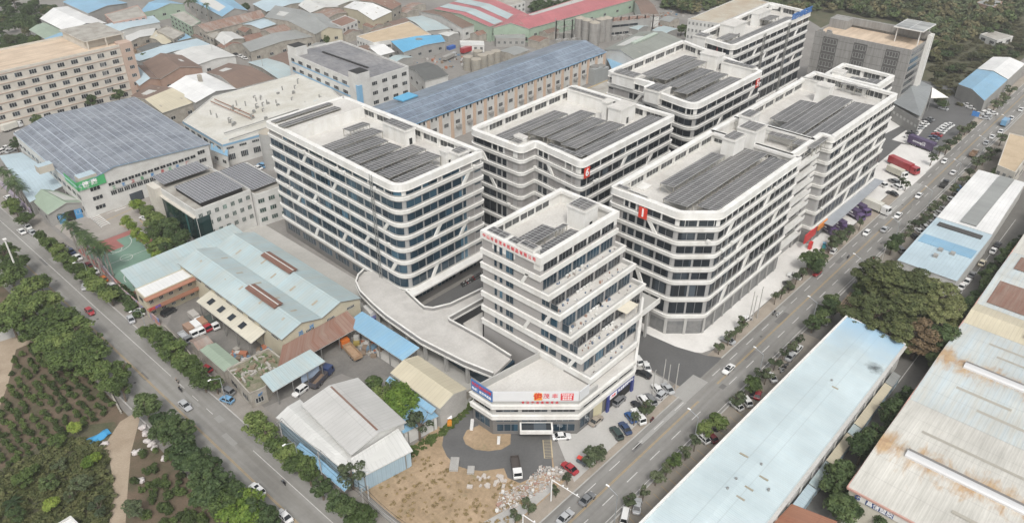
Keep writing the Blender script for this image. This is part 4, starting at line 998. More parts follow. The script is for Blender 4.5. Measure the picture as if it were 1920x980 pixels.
# -- big hall under solar panels
SOLB = solar('solar_sheet', (1.05, 1.9), (.28, .31, .35), (.15, .17, .205), .1, .35, vgap=(3.1, .2), gapcol=(.4, .45, .5))
r, E = shed('white hall with a roof wholly covered in bluish solar panels and a green corner banner', [(77.2, 272.5), (126.2, 272.5), (130, 342), (80, 338)], 12.6, 15.6, WALLW, SOLB, cat='factory', name='solar_hall', rf=.27, fascia=plain('blue_fascia', (.16, .32, .5)),
            wins=[('da', 14, 7.0, 8.6, .7), ('da', 14, 2.5, 4.2, .7)], doors=[('ab', .32, .42, 3.6, GLD), ('ab', .62, .7, 3.6, GLD)])
a, b = E[0], E[1]
for k in range(14): wwin(r, a, b, .2 + k * .049, .2 + k * .049 + .042, 9.0, 10.1, panes=2); wwin(r, a, b, .2 + k * .049, .2 + k * .049 + .042, 5.4, 6.9, panes=3)
for k in range(3): wwin(r, a, b, .07, .14, 9.2 - k * 3.6, 10.6 - k * 3.6); wwin(r, a, b, .9, .96, 9.6 - k * 3.4, 11 - k * 3.4)
for f in (.5, .56, .8, .86): wwin(r, a, b, f - .02, f + .02, 1.4, 3.0)
m = MB(); wquad(m, a, b, .19, .9, 7.4, 8.7, .3); m.build('sign_band', [WALLW], r)
for i, f in enumerate((.23, .3, .37, .44, .52, .6, .66, .72, .8)):
    p = V2(a).lerp(V2(b), f); sign_text('工艺卫浴家居五金厂'[i], 1.3, [plain('sign_green', (.08, .3, .14)), plain('sign_blue', (.08, .25, .5)), plain('sign_redb', (.45, .1, .1))][i % 3], (p.x, p.y - .36, 8.05), (0, -1), r, 'lettering')
GB = dirty('green_banner', (.07, .36, .14), (.1, .45, .2), .5, .5, .5, .05, spots=(.45, (.55, .62, .55), .58))
m = MB(); wquad(m, a, b, -.01, .19, 10.8, 14.2, .35); wquad(m, E[3], E[0], .82, 1.01, 10.8, 14.2, .35); m.build('green_banner', [GB], r)
for i, f in enumerate((.05, .11)):
    p = V2(a).lerp(V2(b), f); sign_text('健康'[i], 2.2, WLET, (p.x, p.y - .5, 12.5), (0, -1), r, 'lettering')
for (p, s) in (((72, 316), (5, 3.4)), ((150, 335), (6, 4))):
    c = G(p[0], p[1], 14.2); m = MB(); m.box((c.x + 2, c.y, 12.6), (s[0], s[1], 2.6), 0, top=1); m.build('roof_vent_box', [dirty('beige_box', (.5, .46, .4)), PB], r)
# -- office with roof panels and trees in front
SOLW = solar('solar_white_grid', (1.1, 1.1), (.5, .5, .52), (.06, .065, .075), .14, .3)
r, P = flat('four-storey white office with black solar roof and dark glass corner', [(94.6, 224.0), (114.8, 224.0), (114.8, 252), (94.6, 252)], 14.2, WALLW, CONR, 3, [7, 0, 0, 0], fh=3.6, zfirst=3.6, wh=1.5, wfrac=.5, name='office', gl=glassy('green_glass', (.05, .09, .08)))
m = MB(); m.prism(rect(93.8, 224.6, 94.6, 246), 2.5, 11.3); m.prism(rect(94.6, 223.8, 99, 224.1), 2.8, 11); m.build('glass_curtain', [glassy('dark_green_glass', (.012, .035, .035), .05)], r)
m = MB(); m.prism(rect(93.6, 224.2, 94.6, 247), 11.3, 11.7); m.prism(rect(92.5, 247, 95, 253), 0, 14.5); m.build('entrance_wall', [BEIGEW], r)
for (x0, y0, x1, y1) in ((97.5, 225.5, 113.5, 243), (96, 247, 113, 256)):
    m = MB(); m.box(((x0 + x1) / 2, (y0 + y1) / 2, 15.0), (x1 - x0, y1 - y0, .14), 1, top=0); m.build('solar_array', [SOLW, BLACKP], r)
m = MB(); m.box((105.5, 234.5, 13.4), (15, 17, 1.5), 0); m.build('panel_support', [BLACKP], r)
r, P = flat('three-storey white annexe with a grey solar roof behind the office', [(115.2, 222.5), (126.5, 221.0), (127.5, 247), (115.2, 248)], 12.5, WALLW, CONR, 3, [3, 0, 0, 0], fh=3.6, zfirst=1.6, wh=1.5, wfrac=.6, name='office', gl=MC['green_glass'])
m = MB(); m.box((121.2, 236, 12.9), (10, 22, .14), 1, top=0); m.build('solar_array', [SOLW, STEEL], r)
# -- twin ridge blue shed: one building with two gables
root = empty('twin_shed', (91.5, 180, 0), 'big cream-walled shed with two pale blue ridges and rusty ridge vents', 'shed')
ya, yb = 152.7, 207.0; m = MB(); prof = [(79.0, 8.6), (85.1, 10.6), (91.3, 8.7), (97.8, 10.7), (104.3, 8.3)]
m.face([(104.3, ya, 0), (79, ya, 0)][::-1] + [(x, ya, z) for x, z in reversed(prof)]); m.face([(79, yb, 0), (104.3, yb, 0)][::-1] + [(x, yb, z) for x, z in prof])
m.face([(79, yb, 0), (79, ya, 0), (79, ya, 8.6), (79, yb, 8.6)]); m.face([(104.3, ya, 0), (104.3, yb, 0), (104.3, yb, 8.3), (104.3, ya, 8.3)]); m.build('wall', [CREAM], root)
for (x0, z0), (x1, z1) in zip(prof, prof[1:]):
    m = MB(); ox0 = x0 - (.5 if x0 == 79.0 else 0); ox1 = x1 + (.5 if x1 == 104.3 else 0); W = math.hypot(ox1 - ox0, z1 - z0)
    q = [Vector((ox0, ya - .4, z0 + .06)), Vector((ox1, ya - .4, z1 + .06)), Vector((ox1, yb + .4, z1 + .06)), Vector((ox0, yb + .4, z0 + .06))]
    m.face(q, 0, [(0, 0), (0, W), (yb - ya, W), (yb - ya, 0)]); dn = Vector((0, 0, -.18))
    m.face([p + dn for p in q][::-1], 1)
    for i in range(4): m.face([q[i] + dn, q[(i + 1) % 4] + dn, q[(i + 1) % 4], q[i]], 1)
    m.build('roof', [LB, dirty('dark_fascia', (.16, .13, .11))], root)
for (x, y0, y1) in ((85.1, 163, 177.5), (97.8, 174.5, 189.5)):
    for s in (-1, 1):
        m = MB(); z = 11.35; m.face([(x, y0, z), (x, y1, z), (x + s * 1.6, y1, z - .45), (x + s * 1.6, y0, z - .45)] if s < 0 else [(x, y1, z), (x, y0, z), (x + s * 1.6, y0, z - .45), (x + s * 1.6, y1, z - .45)], 0, [(0, 0), (y1 - y0, 0), (y1 - y0, 1.6), (0, 1.6)])
        m.build('ridge_vent', [dirty('vent_brown', (.19, .1, .075), (.13, .07, .05), .6)], root)
    m = MB(); m.box((x, (y0 + y1) / 2, 10.3), (2.2, y1 - y0 - .6, .85), 0); m.box((x, (y0 + y1) / 2, 11.36), (.35, y1 - y0, .06), 1); m.build('ridge_vent_base', [MC['vent_brown'], WF], root)
rs = random.Random(5)
for (x0, z0), (x1, z1) in zip(prof, prof[1:]):
    for k in range(5):
        y = ya + 5 + k * 10.4 + rs.uniform(-2, 2); t = rs.uniform(.3, .7); x = lerp(x0, x1, t); z = lerp(z0, z1, t); sl = (z1 - z0) / (x1 - x0)
        m = MB(); m.face([(x - 1, y - .4, z - sl + .12), (x + 1, y - .4, z + sl + .12), (x + 1, y + .4, z + sl + .12), (x - 1, y + .4, z - sl + .12)]); m.build('skylight', [dirty('skylight_sheet', (.33, .29, .22), (.42, .4, .36), .8, .7, .6, .1)], root)
for (f0, f1, z) in ((.12, .22, 5.3), (.28, .38, 6.6), (.55, .65, 6.6), (.82, .92, 6.8)): wwin(root, (79, ya), (104.3, ya), f0, f1, z, z + .7, panes=6)
for k in range(9): wwin(root, (79, yb), (79, ya), .06 + k * .105, .06 + k * .105 + .06, 7.0, 7.6, panes=5)
for i, x in enumerate((84.5, 88.0)): sign_text('鸿兴'[i], 1.5, plain('sign_sky', (.08, .25, .5)), (x, ya - .1, 7.3 + i * .4), (0, -1), root, 'lettering')
def canopy(label, pts, z0, z1, m_, axis_pts=None, name='canopy', cat='canopy', posts=3, wall=None, uvx=True, group=None):
    """single-pitch sheet roof on posts: pts a,b (low edge) c,d (high edge)"""
    a, b, c, d = [V2(p) for p in pts]; ctr = (a + b + c + d) / 4; root = empty(name, (ctr.x, ctr.y, 0), label, cat, group)
    q = [Vector((*a, z0)), Vector((*b, z0)), Vector((*c, z1)), Vector((*d, z1))]; L = (b - a).length; W = (c - b).length; m = MB()
    if area2([a, b, c, d]) < 0: q = [q[1], q[0], q[3], q[2]]
    m.face(q, 0, [(0, 0), (L, 0), (L, W), (0, W)]); dn = Vector((0, 0, -.15)); m.face([p + dn for p in q][::-1], 1)
    for i in range(4): m.face([q[i] + dn, q[(i + 1) % 4] + dn, q[(i + 1) % 4], q[i]], 1)
    m.build('roof', [m_, WF], root)
    for p, h, r_ in ((0, z0, (a, b)), (1, z1, (d, c))):
        for k in range(posts):
            s = r_[0].lerp(r_[1], (k + .15) / (posts - .7)); s = s.lerp(ctr, .06); mm = MB(); mm.bar((s.x, s.y, 0), (s.x, s.y, h - .1), .2); mm.build('post', [STEEL], root)
    if wall:
        mm = MB(); mm.prism([a.lerp(ctr, .08), b.lerp(ctr, .08), c.lerp(ctr, .08), d.lerp(ctr, .08)], 0, min(z0, z1) - .2); mm.build('wall', [wall], root)
    return root
canopy('long low pale blue lean-to roof between the sports court and the twin-ridge shed', [G2(*p, 6) for p in ((262, 546), (347, 503), (432, 457))][:1] + [(104, 208.6), (104, 219.5), (66, 219.0)], 5.4, 7.0, LB, posts=6, cat='lean-to roof', name='lean_to')
r, P = flat('two-storey orange and cream office with a white roof', [(64.0, 199.3), (79.0, 199.6), (79.0, 205.6), (64.2, 205.6)], 7.3, CREAM, WH2, 2, [5, 0, 0, 1], par=.15, fh=3.5, zfirst=1.1, wh=1.5, wfrac=.4, name='office')
m = MB(); m.prism(rect(63.6, 197.6, 79, 199.3), 3.2, 3.5); m.prism(rect(63.6, 197.5, 79, 197.65), 3.5, 4.5); m.prism(rect(63.6, 197.6, 79, 199.3), 6.8, 7.1); m.build('gallery', [dirty('orange_render', (.36, .17, .11), (.3, .14, .09), .4, .5, .8, .06)], r)
sign_text('金属', .9, plain('sign_violet', (.15, .1, .4)), (66.3, 197.4, 4.0), (0, -1), r, 'lettering'); sign_text('回收', .9, RLET, (64.6, 197.4, 4.0), (0, -1), r, 'lettering')
canopy('cream ribbed canopy with four dark skylights along the twin-ridge shed', [(74.3, 161.2), (74.3, 190.0), (79.0, 190.0), (79.0, 161.2)], 5.2, 6.6, corr('cream_rib', (.56, .53, .44), (.46, .43, .35), .06), posts=5)
m_ = bpy.data.objects['canopy.001'] if 'canopy.001' in bpy.data.objects else bpy.data.objects['canopy']
for y in (168, 173.5, 179, 184.5):
    m = MB(); m.face([(75.6, y, 5.75), (77.6, y, 6.32), (77.6, y + 2, 6.32), (75.6, y + 2, 5.75)]); m.build('skylight', [GLD], bpy.data.objects['canopy'])
canopy('deep rust-brown canopy along the gable end of the twin-ridge shed', [(72.5, 146.6), (99.6, 146.4), (99.6, 152.4), (78.5, 152.4)], 4.6, 6.8, RST, posts=5)
canopy('pale blue canopy over an open workshop beside the blue tipper lorry', [(67.6, 140.6), (83.4, 140.8), (82.8, 146.2), (67.9, 146.4)], 5.0, 6.4, LB, posts=4)
m = MB(); m.prism([(76.5, 142.0), (82, 142.0), (82, 142.2), (76.5, 142.2)], 1.2, 4.6); m.build('blue_sheet_wall', [corr('sheet_pale_blue', (.45, .55, .7))], bpy.data.objects['canopy.002'])
canopy('long sky blue canopy bordering the elevated ramp', [(97.2, 126.4), (97.2, 150.4), (102.6, 149.6), (102.6, 125.6)], 4.8, 6.4, SB, posts=6)
r, P = flat('derelict flat-roofed cream building with plants on its rubble-strewn roof', [(63.4, 144.4), (67.5, 143.8), (76.5, 149), (76.5, 156.5), (64.6, 157.0)], 5.0, OLDW, dirty('rubble_roof', (.27, .23, .18), (.1, .13, .06), .5, .95, .95, .25), 1, [1, 0, 0, 0, 2], par=.5, name='building')
m = MB(); rs = random.Random(3)
for i in range(60): m.box((rs.uniform(65, 75), rs.uniform(147.5, 156), 4.5), (rs.uniform(.3, 2.2), rs.uniform(.2, .7), rs.uniform(.2, .7)), rs.randint(0, 2), rz=rs.uniform(0, 3))
m.build('roof_clutter', [plain('cl1', (.35, .33, .3)), plain('cl2', (.1, .14, .06)), plain('cl3', (.22, .17, .12))], r, kind='stuff')
sign_text('车行', .9, plain('sign_sky', (.08, .25, .5)), (66.0, 143.9, 3.4), (.1, -1), r, 'lettering')
shed('low shed with a pale green ribbed roof and cream ridge strip beside the roadside trees', [(64.2, 157.8), (68.6, 157.4), (68.6, 169.8), (64.4, 170)], 4.0, 4.5, OLDW, GNR, over=.2)
shed('small arched shed with a rust-striped roof', [(64.4, 171.5), (68.5, 171.2), (68.5, 176.6), (64.8, 176.8)], 3.4, 4.3, OLDW, RSR, axis=1, over=.2)
# -- white roofed workshops by the vacant lot
psh('white-roofed workshop with pale blue side and rust streaks facing the left road', ((520, 782), (562, 750), (692, 884), (650, 882)), 5.0, 5.6, BLUW, WH, name='workshop', axis=0, over=.3)
r, E = shed('tall workshop with a large pale grey double-pitched roof and rusty ridge', [(67.3, 108.8), (81.5, 107.6), (83.6, 127.5), (69.2, 129.6)], 6.6, 8.3, WALLW, corr('pale_grey_roof', (.5, .495, .48), (.42, .415, .4), .04), name='workshop', fascia=WF)
m = MB(); m.bar((74.6, 108.6, 8.45), (76.4, 128.2, 8.45), .45, h=.1); m.build('rusty_ridge', [RST], r)
canopy('low white roof on blue walls facing the vacant lot', [(64.0, 103.2), (78.0, 100.6), (79.6, 107.4), (66.2, 108.0)], 4.8, 6.2, WH, wall=BLUW, name='workshop', cat='workshop', posts=2)
canopy('narrow sky blue awning on the left road side of the white-roofed workshop', [(60.9, 103.5), (60.9, 122.0), (62.6, 122.0), (62.6, 103.5)], 3.6, 4.4, SB, posts=3)
canopy('sky blue low roof between the white workshop and the cream shed', [(80.5, 106.8), (90.0, 105.0), (90.6, 113), (81.5, 115)], 4.2, 5.2, SB, posts=2, wall=WALLW)
canopy('sky blue strip roof along the cream shed', [(88.6, 106), (88.9, 123.2), (90.3, 123.2), (90.2, 106)], 5.2, 5.9, SB, posts=3)
shed('cream-roofed shed with a concrete end wall next to the ramp', [(90.4, 104.8), (99.4, 105.0), (99.9, 123.2), (90.9, 123.2)], 6.6, 8.0, CONC, CR2, over=.2)
# -- long blue-edged factory behind the white blocks
SOLC = solar('solar_blue_grey', (1.1, 2.0), (.24, .29, .34), (.12, .15, .2), .09, .35, vgap=(4.4, .22), gapcol=(.3, .4, .5))
r, E = shed('very long cream factory with bluish solar roof, peach pilasters and bright blue eaves', [(186.5, 228.3), (186.5, 254.5), (321.5, 254.5), (321.5, 228.3)], 13.4, 16.4, WALLW, SOLC, cat='factory', name='long_factory', fascia=plain('bright_blue_trim', (.08, .35, .65)), over=.8)
PEACH = dirty('peach_pilaster', (.56, .42, .32), (.46, .34, .26), .4, .5, .8, .06)
a, b = (186.5, 228.3), (321.5, 228.3)
for k in range(21):
    m = MB(); p = V2(a).lerp(V2(b), k / 20); m.box((p.x, p.y - .2, 0), (1.5, .5, 12.3)); m.build('pilaster', [PEACH], r)
    if k < 20:
        f = k / 20; wwin(r, a, b, f + .012, f + .019, 10.9, 12.4, panes=1); wwin(r, a, b, f + .03, f + .037, 10.9, 12.4, panes=1)
        wwin(r, a, b, f + .016, f + .034, 6.2, 7.8, panes=4)
        if k % 3: m = MB(); wquad(m, a, b, f + .014, f + .036, 5.4, 5.7, .9); q = V2(a).lerp(V2(b), f + .025); m.box((q.x, q.y - .6, 4.6), (2.4, 1.2, .9)); m.build('air_duct', [WALLG], r)
m = MB(); wquad(m, a, b, 0, 1, 12.7, 13.3, .35); m.build('blue_eave_band', [plain('eave_blue', (.12, .27, .38))], r)
m = MB(); m.box((205, 247.5, 16.0), (9, 6, .5), rz=.05); m.build('roof_patch', [BB], r)
# -- white four-storey factory with blue accents
r, P = flat('four-storey white factory with grey solar roof and blue window strips', [(199.2, 272), (228.2, 272), (232, 328), (202.5, 331)], 18.6, WALLW, solar('solar_grey', (1.1, 2.0), (.27, .27, .3), (.16, .16, .17), .08, .4), 4, [5, 0, 0, 8], name='factory', par=.8, fh=4.4, zfirst=1.6, wh=1.6, wfrac=.5)
for (p, s) in (((202, 275), (7, 6)), ((205.6, 327), (7, 6))):
    m = MB(); m.prism(rect(p[0] - 3.3, p[1] - 3.4, p[0] + 3.3, p[1] + 3.2), 0, 22.2, 0, 1); m.build('stair_tower', [WALLW, BLACKP], r)
BSH = plain('blue_panel', (.2, .38, .55), .5)
m = MB(); m.prism(rect(198.4, 271.2, 200.4, 273.2), 2, 17); m.build('blue_corner', [BSH], r)
m = MB()
for f in range(3): wquad(m, P[3], P[0], .05, .93, 5.2 + f * 4.4, 5.9 + f * 4.4, .12)
m.build('blue_strips', [BSH], r)
m = MB(); m.prism(rect(214.5, 285, 215.6, 320), 18.0, 18.25); m.build('roof_gutter', [BLACKP], r)
# -- cream flat-roofed process hall with pipes
hall = [G2(*p, 9) for p in ((343, 229), (417, 273), (512, 247), (505, 232), (640, 186), (600, 150), (556, 141), (400, 183))]
r, P = flat('low cream flat-roofed factory crowded with vent pipes', hall, 9.6, WALLW, CREAMR, 0, name='factory', par=.4)
for k in range(4): wwin(r, G2(417, 273, 9), G2(512, 247, 9), .06 + .25 * k, .2 + .25 * k, 2.2, 4.6, panes=4); wwin(r, G2(417, 273, 9), G2(512, 247, 9), .06 + .25 * k, .2 + .25 * k, 6.8, 7.7, panes=4)
for k in range(6): wwin(r, G2(343, 229, 9), G2(417, 273, 9), .04 + .16 * k, .14 + .16 * k, 5.5, 7.6, panes=3)
m = MB(); wquad(m, G2(417, 273, 9), G2(512, 247, 9), 0, 1, 8.6, 9.3, .2); wquad(m, G2(343, 229, 9), G2(417, 273, 9), 0, 1, 8.6, 9.3, .2); m.build('blue_edge_band', [BSH], r)
rs = random.Random(11)
for k in range(34):
    u, v = rs.random(), rs.random(); p = G(lerp(lerp(380, 430, u), lerp(560, 600, u), v), lerp(lerp(215, 250, u), lerp(155, 185, u), v), 9.3)
    m = MB(); h = rs.uniform(.8, 2.4); m.tube((p.x, p.y, 9.2), (p.x, p.y, 9.2 + h), .28)
    if k % 2: m.tube((p.x, p.y, 9.2 + h), (p.x + .9, p.y, 9.2 + h), .25)
    if k % 3 == 0: m.box((p.x + .8, p.y + .5, 9.2), (1.2, .9, .8))
    m.build('vent_pipe', [STEEL], r)
RUSTP = plain('rusty_pipe', (.25, .14, .1), .8)
for (a, b) in (((395, 190), (470, 222)), ((402, 186), (476, 218)), ((420, 250), (560, 205)), ((430, 262), (620, 200))):
    p, q = G(*a, 10.2), G(*b, 10.2); m = MB(); m.tube(p, q, .22); m.build('pipe_run', [RUSTP if a[0] < 410 else STEEL], r)
m = MB(); m.prism([G2(505, 232, 9.7), G2(640, 186, 9.7), G2(600, 178, 9.7), G2(500, 215, 9.7)], 9.25, 9.9); m.build('roof_step', [CREAMR], r)
# -- grey office with the rooftop canopy
x0, y0 = G2(1690, 92, 30)
gx, gy0, gy1 = 369.0, 97.5, 141.5
r, P = flat('tall grey office building with dark window columns and a peach roof deck', rect(gx, gy0, 392, gy1), 31, GREYW if False else dirty('grey_cladding', (.29, .285, .275), (.25, .245, .235), .12, .6, .7, .04, streak=(1, 1, .1)), ORR, 0, name='office_building', par=1.2)
a, b = (gx, gy1), (gx, gy0)
DKP = plain('dark_panel', (.085, .083, .08), .6)
for (f0, f1) in ((.1, .26), (.43, .57), (.76, .9)):
    m = MB(); wquad(m, a, b, f0, f1, 4, 29.3, .08); m.build('recessed_column', [DKP], r)
    for k in range(7): wwin(r, a, b, f0 + .012, f1 - .012, 4.8 + k * 3.6, 6.9 + k * 3.6, glassy('sage_glass', (.14, .17, .17)) if k % 2 else GLD, panes=4)
m = MB()
for k in range(1, 8): wquad(m, a, b, 0, 1, 3.2 + k * 3.6, 3.3 + k * 3.6, .1)
m.build('cladding_joints', [DKP], r)
a, b = (gx, gy0), (392, gy0)
for k in range(8): wwin(r, a, b, .08, .75, 3 + k * 3.5, 5.2 + k * 3.5, panes=8)
m = MB(); m.prism(rect(388, gy0 - 1.6, 390, gy0), 0, 33.5); m.prism(rect(391, gy0 - 1.6, 392.5, gy0), 0, 33.5); m.build('tall_fins', [WHITE], r)
m = MB(); m.prism(rect(390.5, gy0, 392, gy1), 31, 34.2); m.prism(rect(384, 133, 392, gy1), 29.8, 34, 0); m.build('rear_screen_wall', [MC['grey_cladding']], r)
m = MB(); m.box((388, 104, 36.4), (17, 13, .5), 0, top=1)
for x, y in ((381, 99), (381, 109), (394, 99), (394, 109)): m.bar((x, y, 29.9), (x, y, 36.4), .35)
m.build('rooftop_canopy', [WHITE, solar('canopy_panel', (4.2, 6.2), (.55, .55, .55), (.22, .23, .235), .07, .4)], r)
m = MB()
for i in range(12): m.box((gx + rs.uniform(1, 4), rs.uniform(134, 140), 29.9), (1, 1, rs.uniform(.8, 2)), rz=rs.uniform(0, 1))
m.build('rooftop_plant', [STEEL], r)
# glass-roofed hall beside it
root = empty('exhibition_hall', (372, 85, 0), 'low grey hall with folded pale slate roof beside the grey office', 'hall')
q = [G2(*p, 8) for p in ((1668, 165), (1690, 148), (1700, 138), (1748, 165), (1738, 192), (1725, 222), (1672, 190))]
m = MB(); m.prism([q[0], q[2], q[3], q[4], q[5], q[6]], 0, 7.0); m.build('wall', [WALLG], root)
c = (sum(p[0] for p in q) / 7, sum(p[1] for p in q) / 7)
for i in range(7):
    p0, p1 = q[i], q[(i + 1) % 7]; m = MB(); m.face([(p0[0], p0[1], 7.6 + (i % 2) * 1.2), (c[0], c[1], 10.6), (p1[0], p1[1], 7.6 + ((i + 1) % 2) * 1.2)]); m.face([(p0[0], p0[1], 7.5 + (i % 2) * 1.2), (p1[0], p1[1], 7.5 + ((i + 1) % 2) * 1.2), (c[0], c[1], 10.4)]); m.build('roof_facet', [corr('slate_roof', (.24, .255, .26), (.19, .2, .205), .03, pitch=2)], root)
for k in range(8):
    a, b = q[6], q[5]; m = MB(); wquad(m, a, b, k / 8 + .02, k / 8 + .09, 3.4, 4.6, .1); m.build('sign_panel', [WHITE], root) if False else m.build('window', [WF], root)
root = empty('tensile_canopy', (*G2(1748, 200), 0), 'pointed white fabric canopy at the corner of the slate-roofed hall', 'canopy')
c = G(1737, 200, 0); m = MB(); tp = [(c.x - 5, c.y - 2, 6), (c.x + 5, c.y + 3, 7.5), (c.x + 1, c.y - 8, 6.2), (c.x, c.y, 9.5)]
for i in range(3): m.face([tp[i], tp[(i + 1) % 3], tp[3]]); m.face([tp[(i + 1) % 3], tp[i], (tp[3][0], tp[3][1], 9.4)])
m.build('fabric', [WHITE], root)
for p in tp[:3]: m = MB(); m.bar((p[0], p[1], 0), p, .25); m.build('mast', [STEEL], root)
# -- right-hand side halls
LR = corr('long_pale_roof', (.5, .58, .6), (.44, .54, .58), 0, pitch=1.0, seam=.05, amt=.5)
r, E = shed('very long pale blue roofed hall with white edge along the main road', [(70, 31.6), (188.2, 31.6), (190, 47.4), (70, 50.3)], 7.8, 8.35, WALLW, LR, name='long_hall', cat='hall', axis=1, over=.1, fascia=WF, skylights=0)
m = MB(); m.bar((70, 50.6, 7.9), (190.2, 47.7, 7.9), .45, h=.9); m.bar((190.3, 47.7, 7.9), (188.4, 31.3, 7.9), .3, h=.5); m.build('white_parapet', [WHITE], r)
m = MB(); m.bar((70, 31.2, 7.5), (188.2, 31.2, 7.5), .9, h=.3); m.build('gutter', [dirty('gutter_grey', (.5, .49, .47), (.38, .37, .35))], r)
for x in range(74, 188, 6): m = MB(); m.bar((x, 31.3, 0), (x, 31.3, 7.4), .3); m.build('side_column', [WALLW], r)
SKL = dirty('roof_lights', (.3, .27, .2), (.36, .34, .3), .8, .7, .6, .1)
for (px, py) in ((1395, 853), (1404, 915), (1388, 933), (1432, 896), (1564, 726)):
    c = G(px, py, 8.2); m = MB(); m.box((c.x, c.y, 8.22), (.5, 2.0, .1)); m.build('skylight', [SKL], r)
for (px, py) in ((1380, 898), (1364, 916), (1427, 871), (1559, 714), (1441, 918)):
    c = G(px, py, 8.2); m = MB(); m.tube((c.x, c.y, 8.1), (c.x, c.y, 8.7), .28); m.build('vent_cap', [STEEL], r)
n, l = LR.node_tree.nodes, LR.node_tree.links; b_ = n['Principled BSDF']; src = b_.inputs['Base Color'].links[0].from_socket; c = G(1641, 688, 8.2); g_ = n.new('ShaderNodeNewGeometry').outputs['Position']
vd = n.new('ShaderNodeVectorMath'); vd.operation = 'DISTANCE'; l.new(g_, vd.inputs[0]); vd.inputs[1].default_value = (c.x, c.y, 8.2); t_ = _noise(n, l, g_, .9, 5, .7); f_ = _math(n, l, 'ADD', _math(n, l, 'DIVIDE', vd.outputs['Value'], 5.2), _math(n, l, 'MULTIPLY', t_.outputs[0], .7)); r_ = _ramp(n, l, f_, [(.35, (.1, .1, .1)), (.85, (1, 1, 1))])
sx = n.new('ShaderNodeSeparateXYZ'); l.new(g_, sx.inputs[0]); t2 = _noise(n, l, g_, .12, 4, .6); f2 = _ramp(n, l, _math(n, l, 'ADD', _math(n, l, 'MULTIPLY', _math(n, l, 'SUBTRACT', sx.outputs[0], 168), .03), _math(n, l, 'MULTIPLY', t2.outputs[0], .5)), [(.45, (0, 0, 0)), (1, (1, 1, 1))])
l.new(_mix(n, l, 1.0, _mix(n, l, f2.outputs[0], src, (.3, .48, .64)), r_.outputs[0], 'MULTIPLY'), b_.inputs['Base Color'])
for i, (x0, x1, mm_, lab) in enumerate(((122, 131, PB, 'pale blue'), (131.3, 140, LB, 'ribbed blue'), (140.3, 152, CR2, 'cream'), (152.3, 156, LB, 'short blue'), (156.3, 176, CR2, 'long cream'), (176.3, 182, GYR, 'grey'))):
    canopy('%s lean-to roof on the lane side of the long hall, %s from the heaps' % (lab, ordw(i)), [(x0, 28.9), (x1, 28.9), (x1, 30.9), (x0, 30.9)], 2.7, 3.1, mm_, name='lean_to', cat='lean-to roof', posts=2, wall=BLUW, group='lean-to roofs along the lane')
# stores beyond the big trees
r, E = shed('pale blue roofed store behind the large dark trees', [(231.5, 31.2), (268, 31.2), (268, 48.2), (231.5, 48.2)], 6.8, 7.2, WALLW, PB, name='store', cat='store', over=.2)
for (px, py) in ((1763, 469), (1754, 480), (1786, 476)): c = G(px, py, 7.3); m = MB(); m.box((c.x, c.y, 7.0), (1.3, 1.3, 1.0)); m.build('roof_vent_box', [WALLG], r)
m = MB(); m.prism(rect(247, 31.6, 253, 47.6), 6.9, 7.35); m.build('blue_strip', [SB], r)
m = MB(); m.prism(rect(262, 33, 264.6, 46.5), 6.9, 7.36); m.build('roof_slot', [plain('slot_dark', (.06, .058, .055))], r)
shed('white-roofed store with a grey translucent middle strip', [(268.6, 31.4), (318, 33.0), (318, 48.8), (268.6, 48.2)], 6.8, 7.3, WALLW, WH2, name='store', cat='store', over=.2)
m = MB(); m.prism(rect(270, 36.5, 317, 41.5), 7.0, 7.42); m.build('roof_strip', [GYR], bpy.data.objects['store.001'])
# giant weathered hall at lower right: four cross gables
root = empty('giant_hall', (200, -10, 0), 'giant weathered hall with rust-stained white roof and silver ridge monitors', 'factory')
y0, y1 = -70, 22.6; xs = [(129.6, 146.5, 166), (166, 186.5, 207), (207, 213, 219), (219, 238, 256), (256, 275, 330)]
WR = corr('stained_white_roof', (.58, .565, .52), (.42, .41, .37), .13, pitch=1.3, rustcol=(.42, .25, .12), amt=.8)
WR2 = corr('stained_blue_roof', (.46, .52, .54), (.5, .47, .4), .1, pitch=1.3, rustcol=(.42, .25, .12), amt=.8)
for i, (a, b, c) in enumerate(xs):
    mt = [WR, WR2, CR2, WR2, WR][i]; za, zb = 9.2, 10.4
    for (u0, zu0, u1, zu1) in ((a, za, b, zb), (b, zb, c, za)):
        m = MB(); W = u1 - u0; m.face([(u0, y0, zu0), (u1, y0, zu1), (u1, y1 + .4, zu1), (u0, y1 + .4, zu0)], 0, [(0, 0), (0, W), (y1 - y0, W), (y1 - y0, 0)] if zu1 > zu0 else [(0, W), (0, 0), (y1 - y0, 0), (y1 - y0, W)])
        m.build('roof', [mt], root)
m = MB(); m.prism(rect(129.8, y0, 329.8, y1), 0, 8.8); m.build('wall', [dirty('cream_gable_wall', (.55, .52, .44), (.46, .43, .36), .2, .6, .8, .06)], root)
m = MB(); m.bar((129.6, y1 + .45, 9.0), (330, y1 + .45, 9.0), .3, h=.5, mi=0); m.bar((129.5, y0, 9.1), (129.5, y1 + .4, 9.1), .3, h=.5); m.build('pink_edge_trim', [plain('pink_trim', (.5, .3, .25))], root)
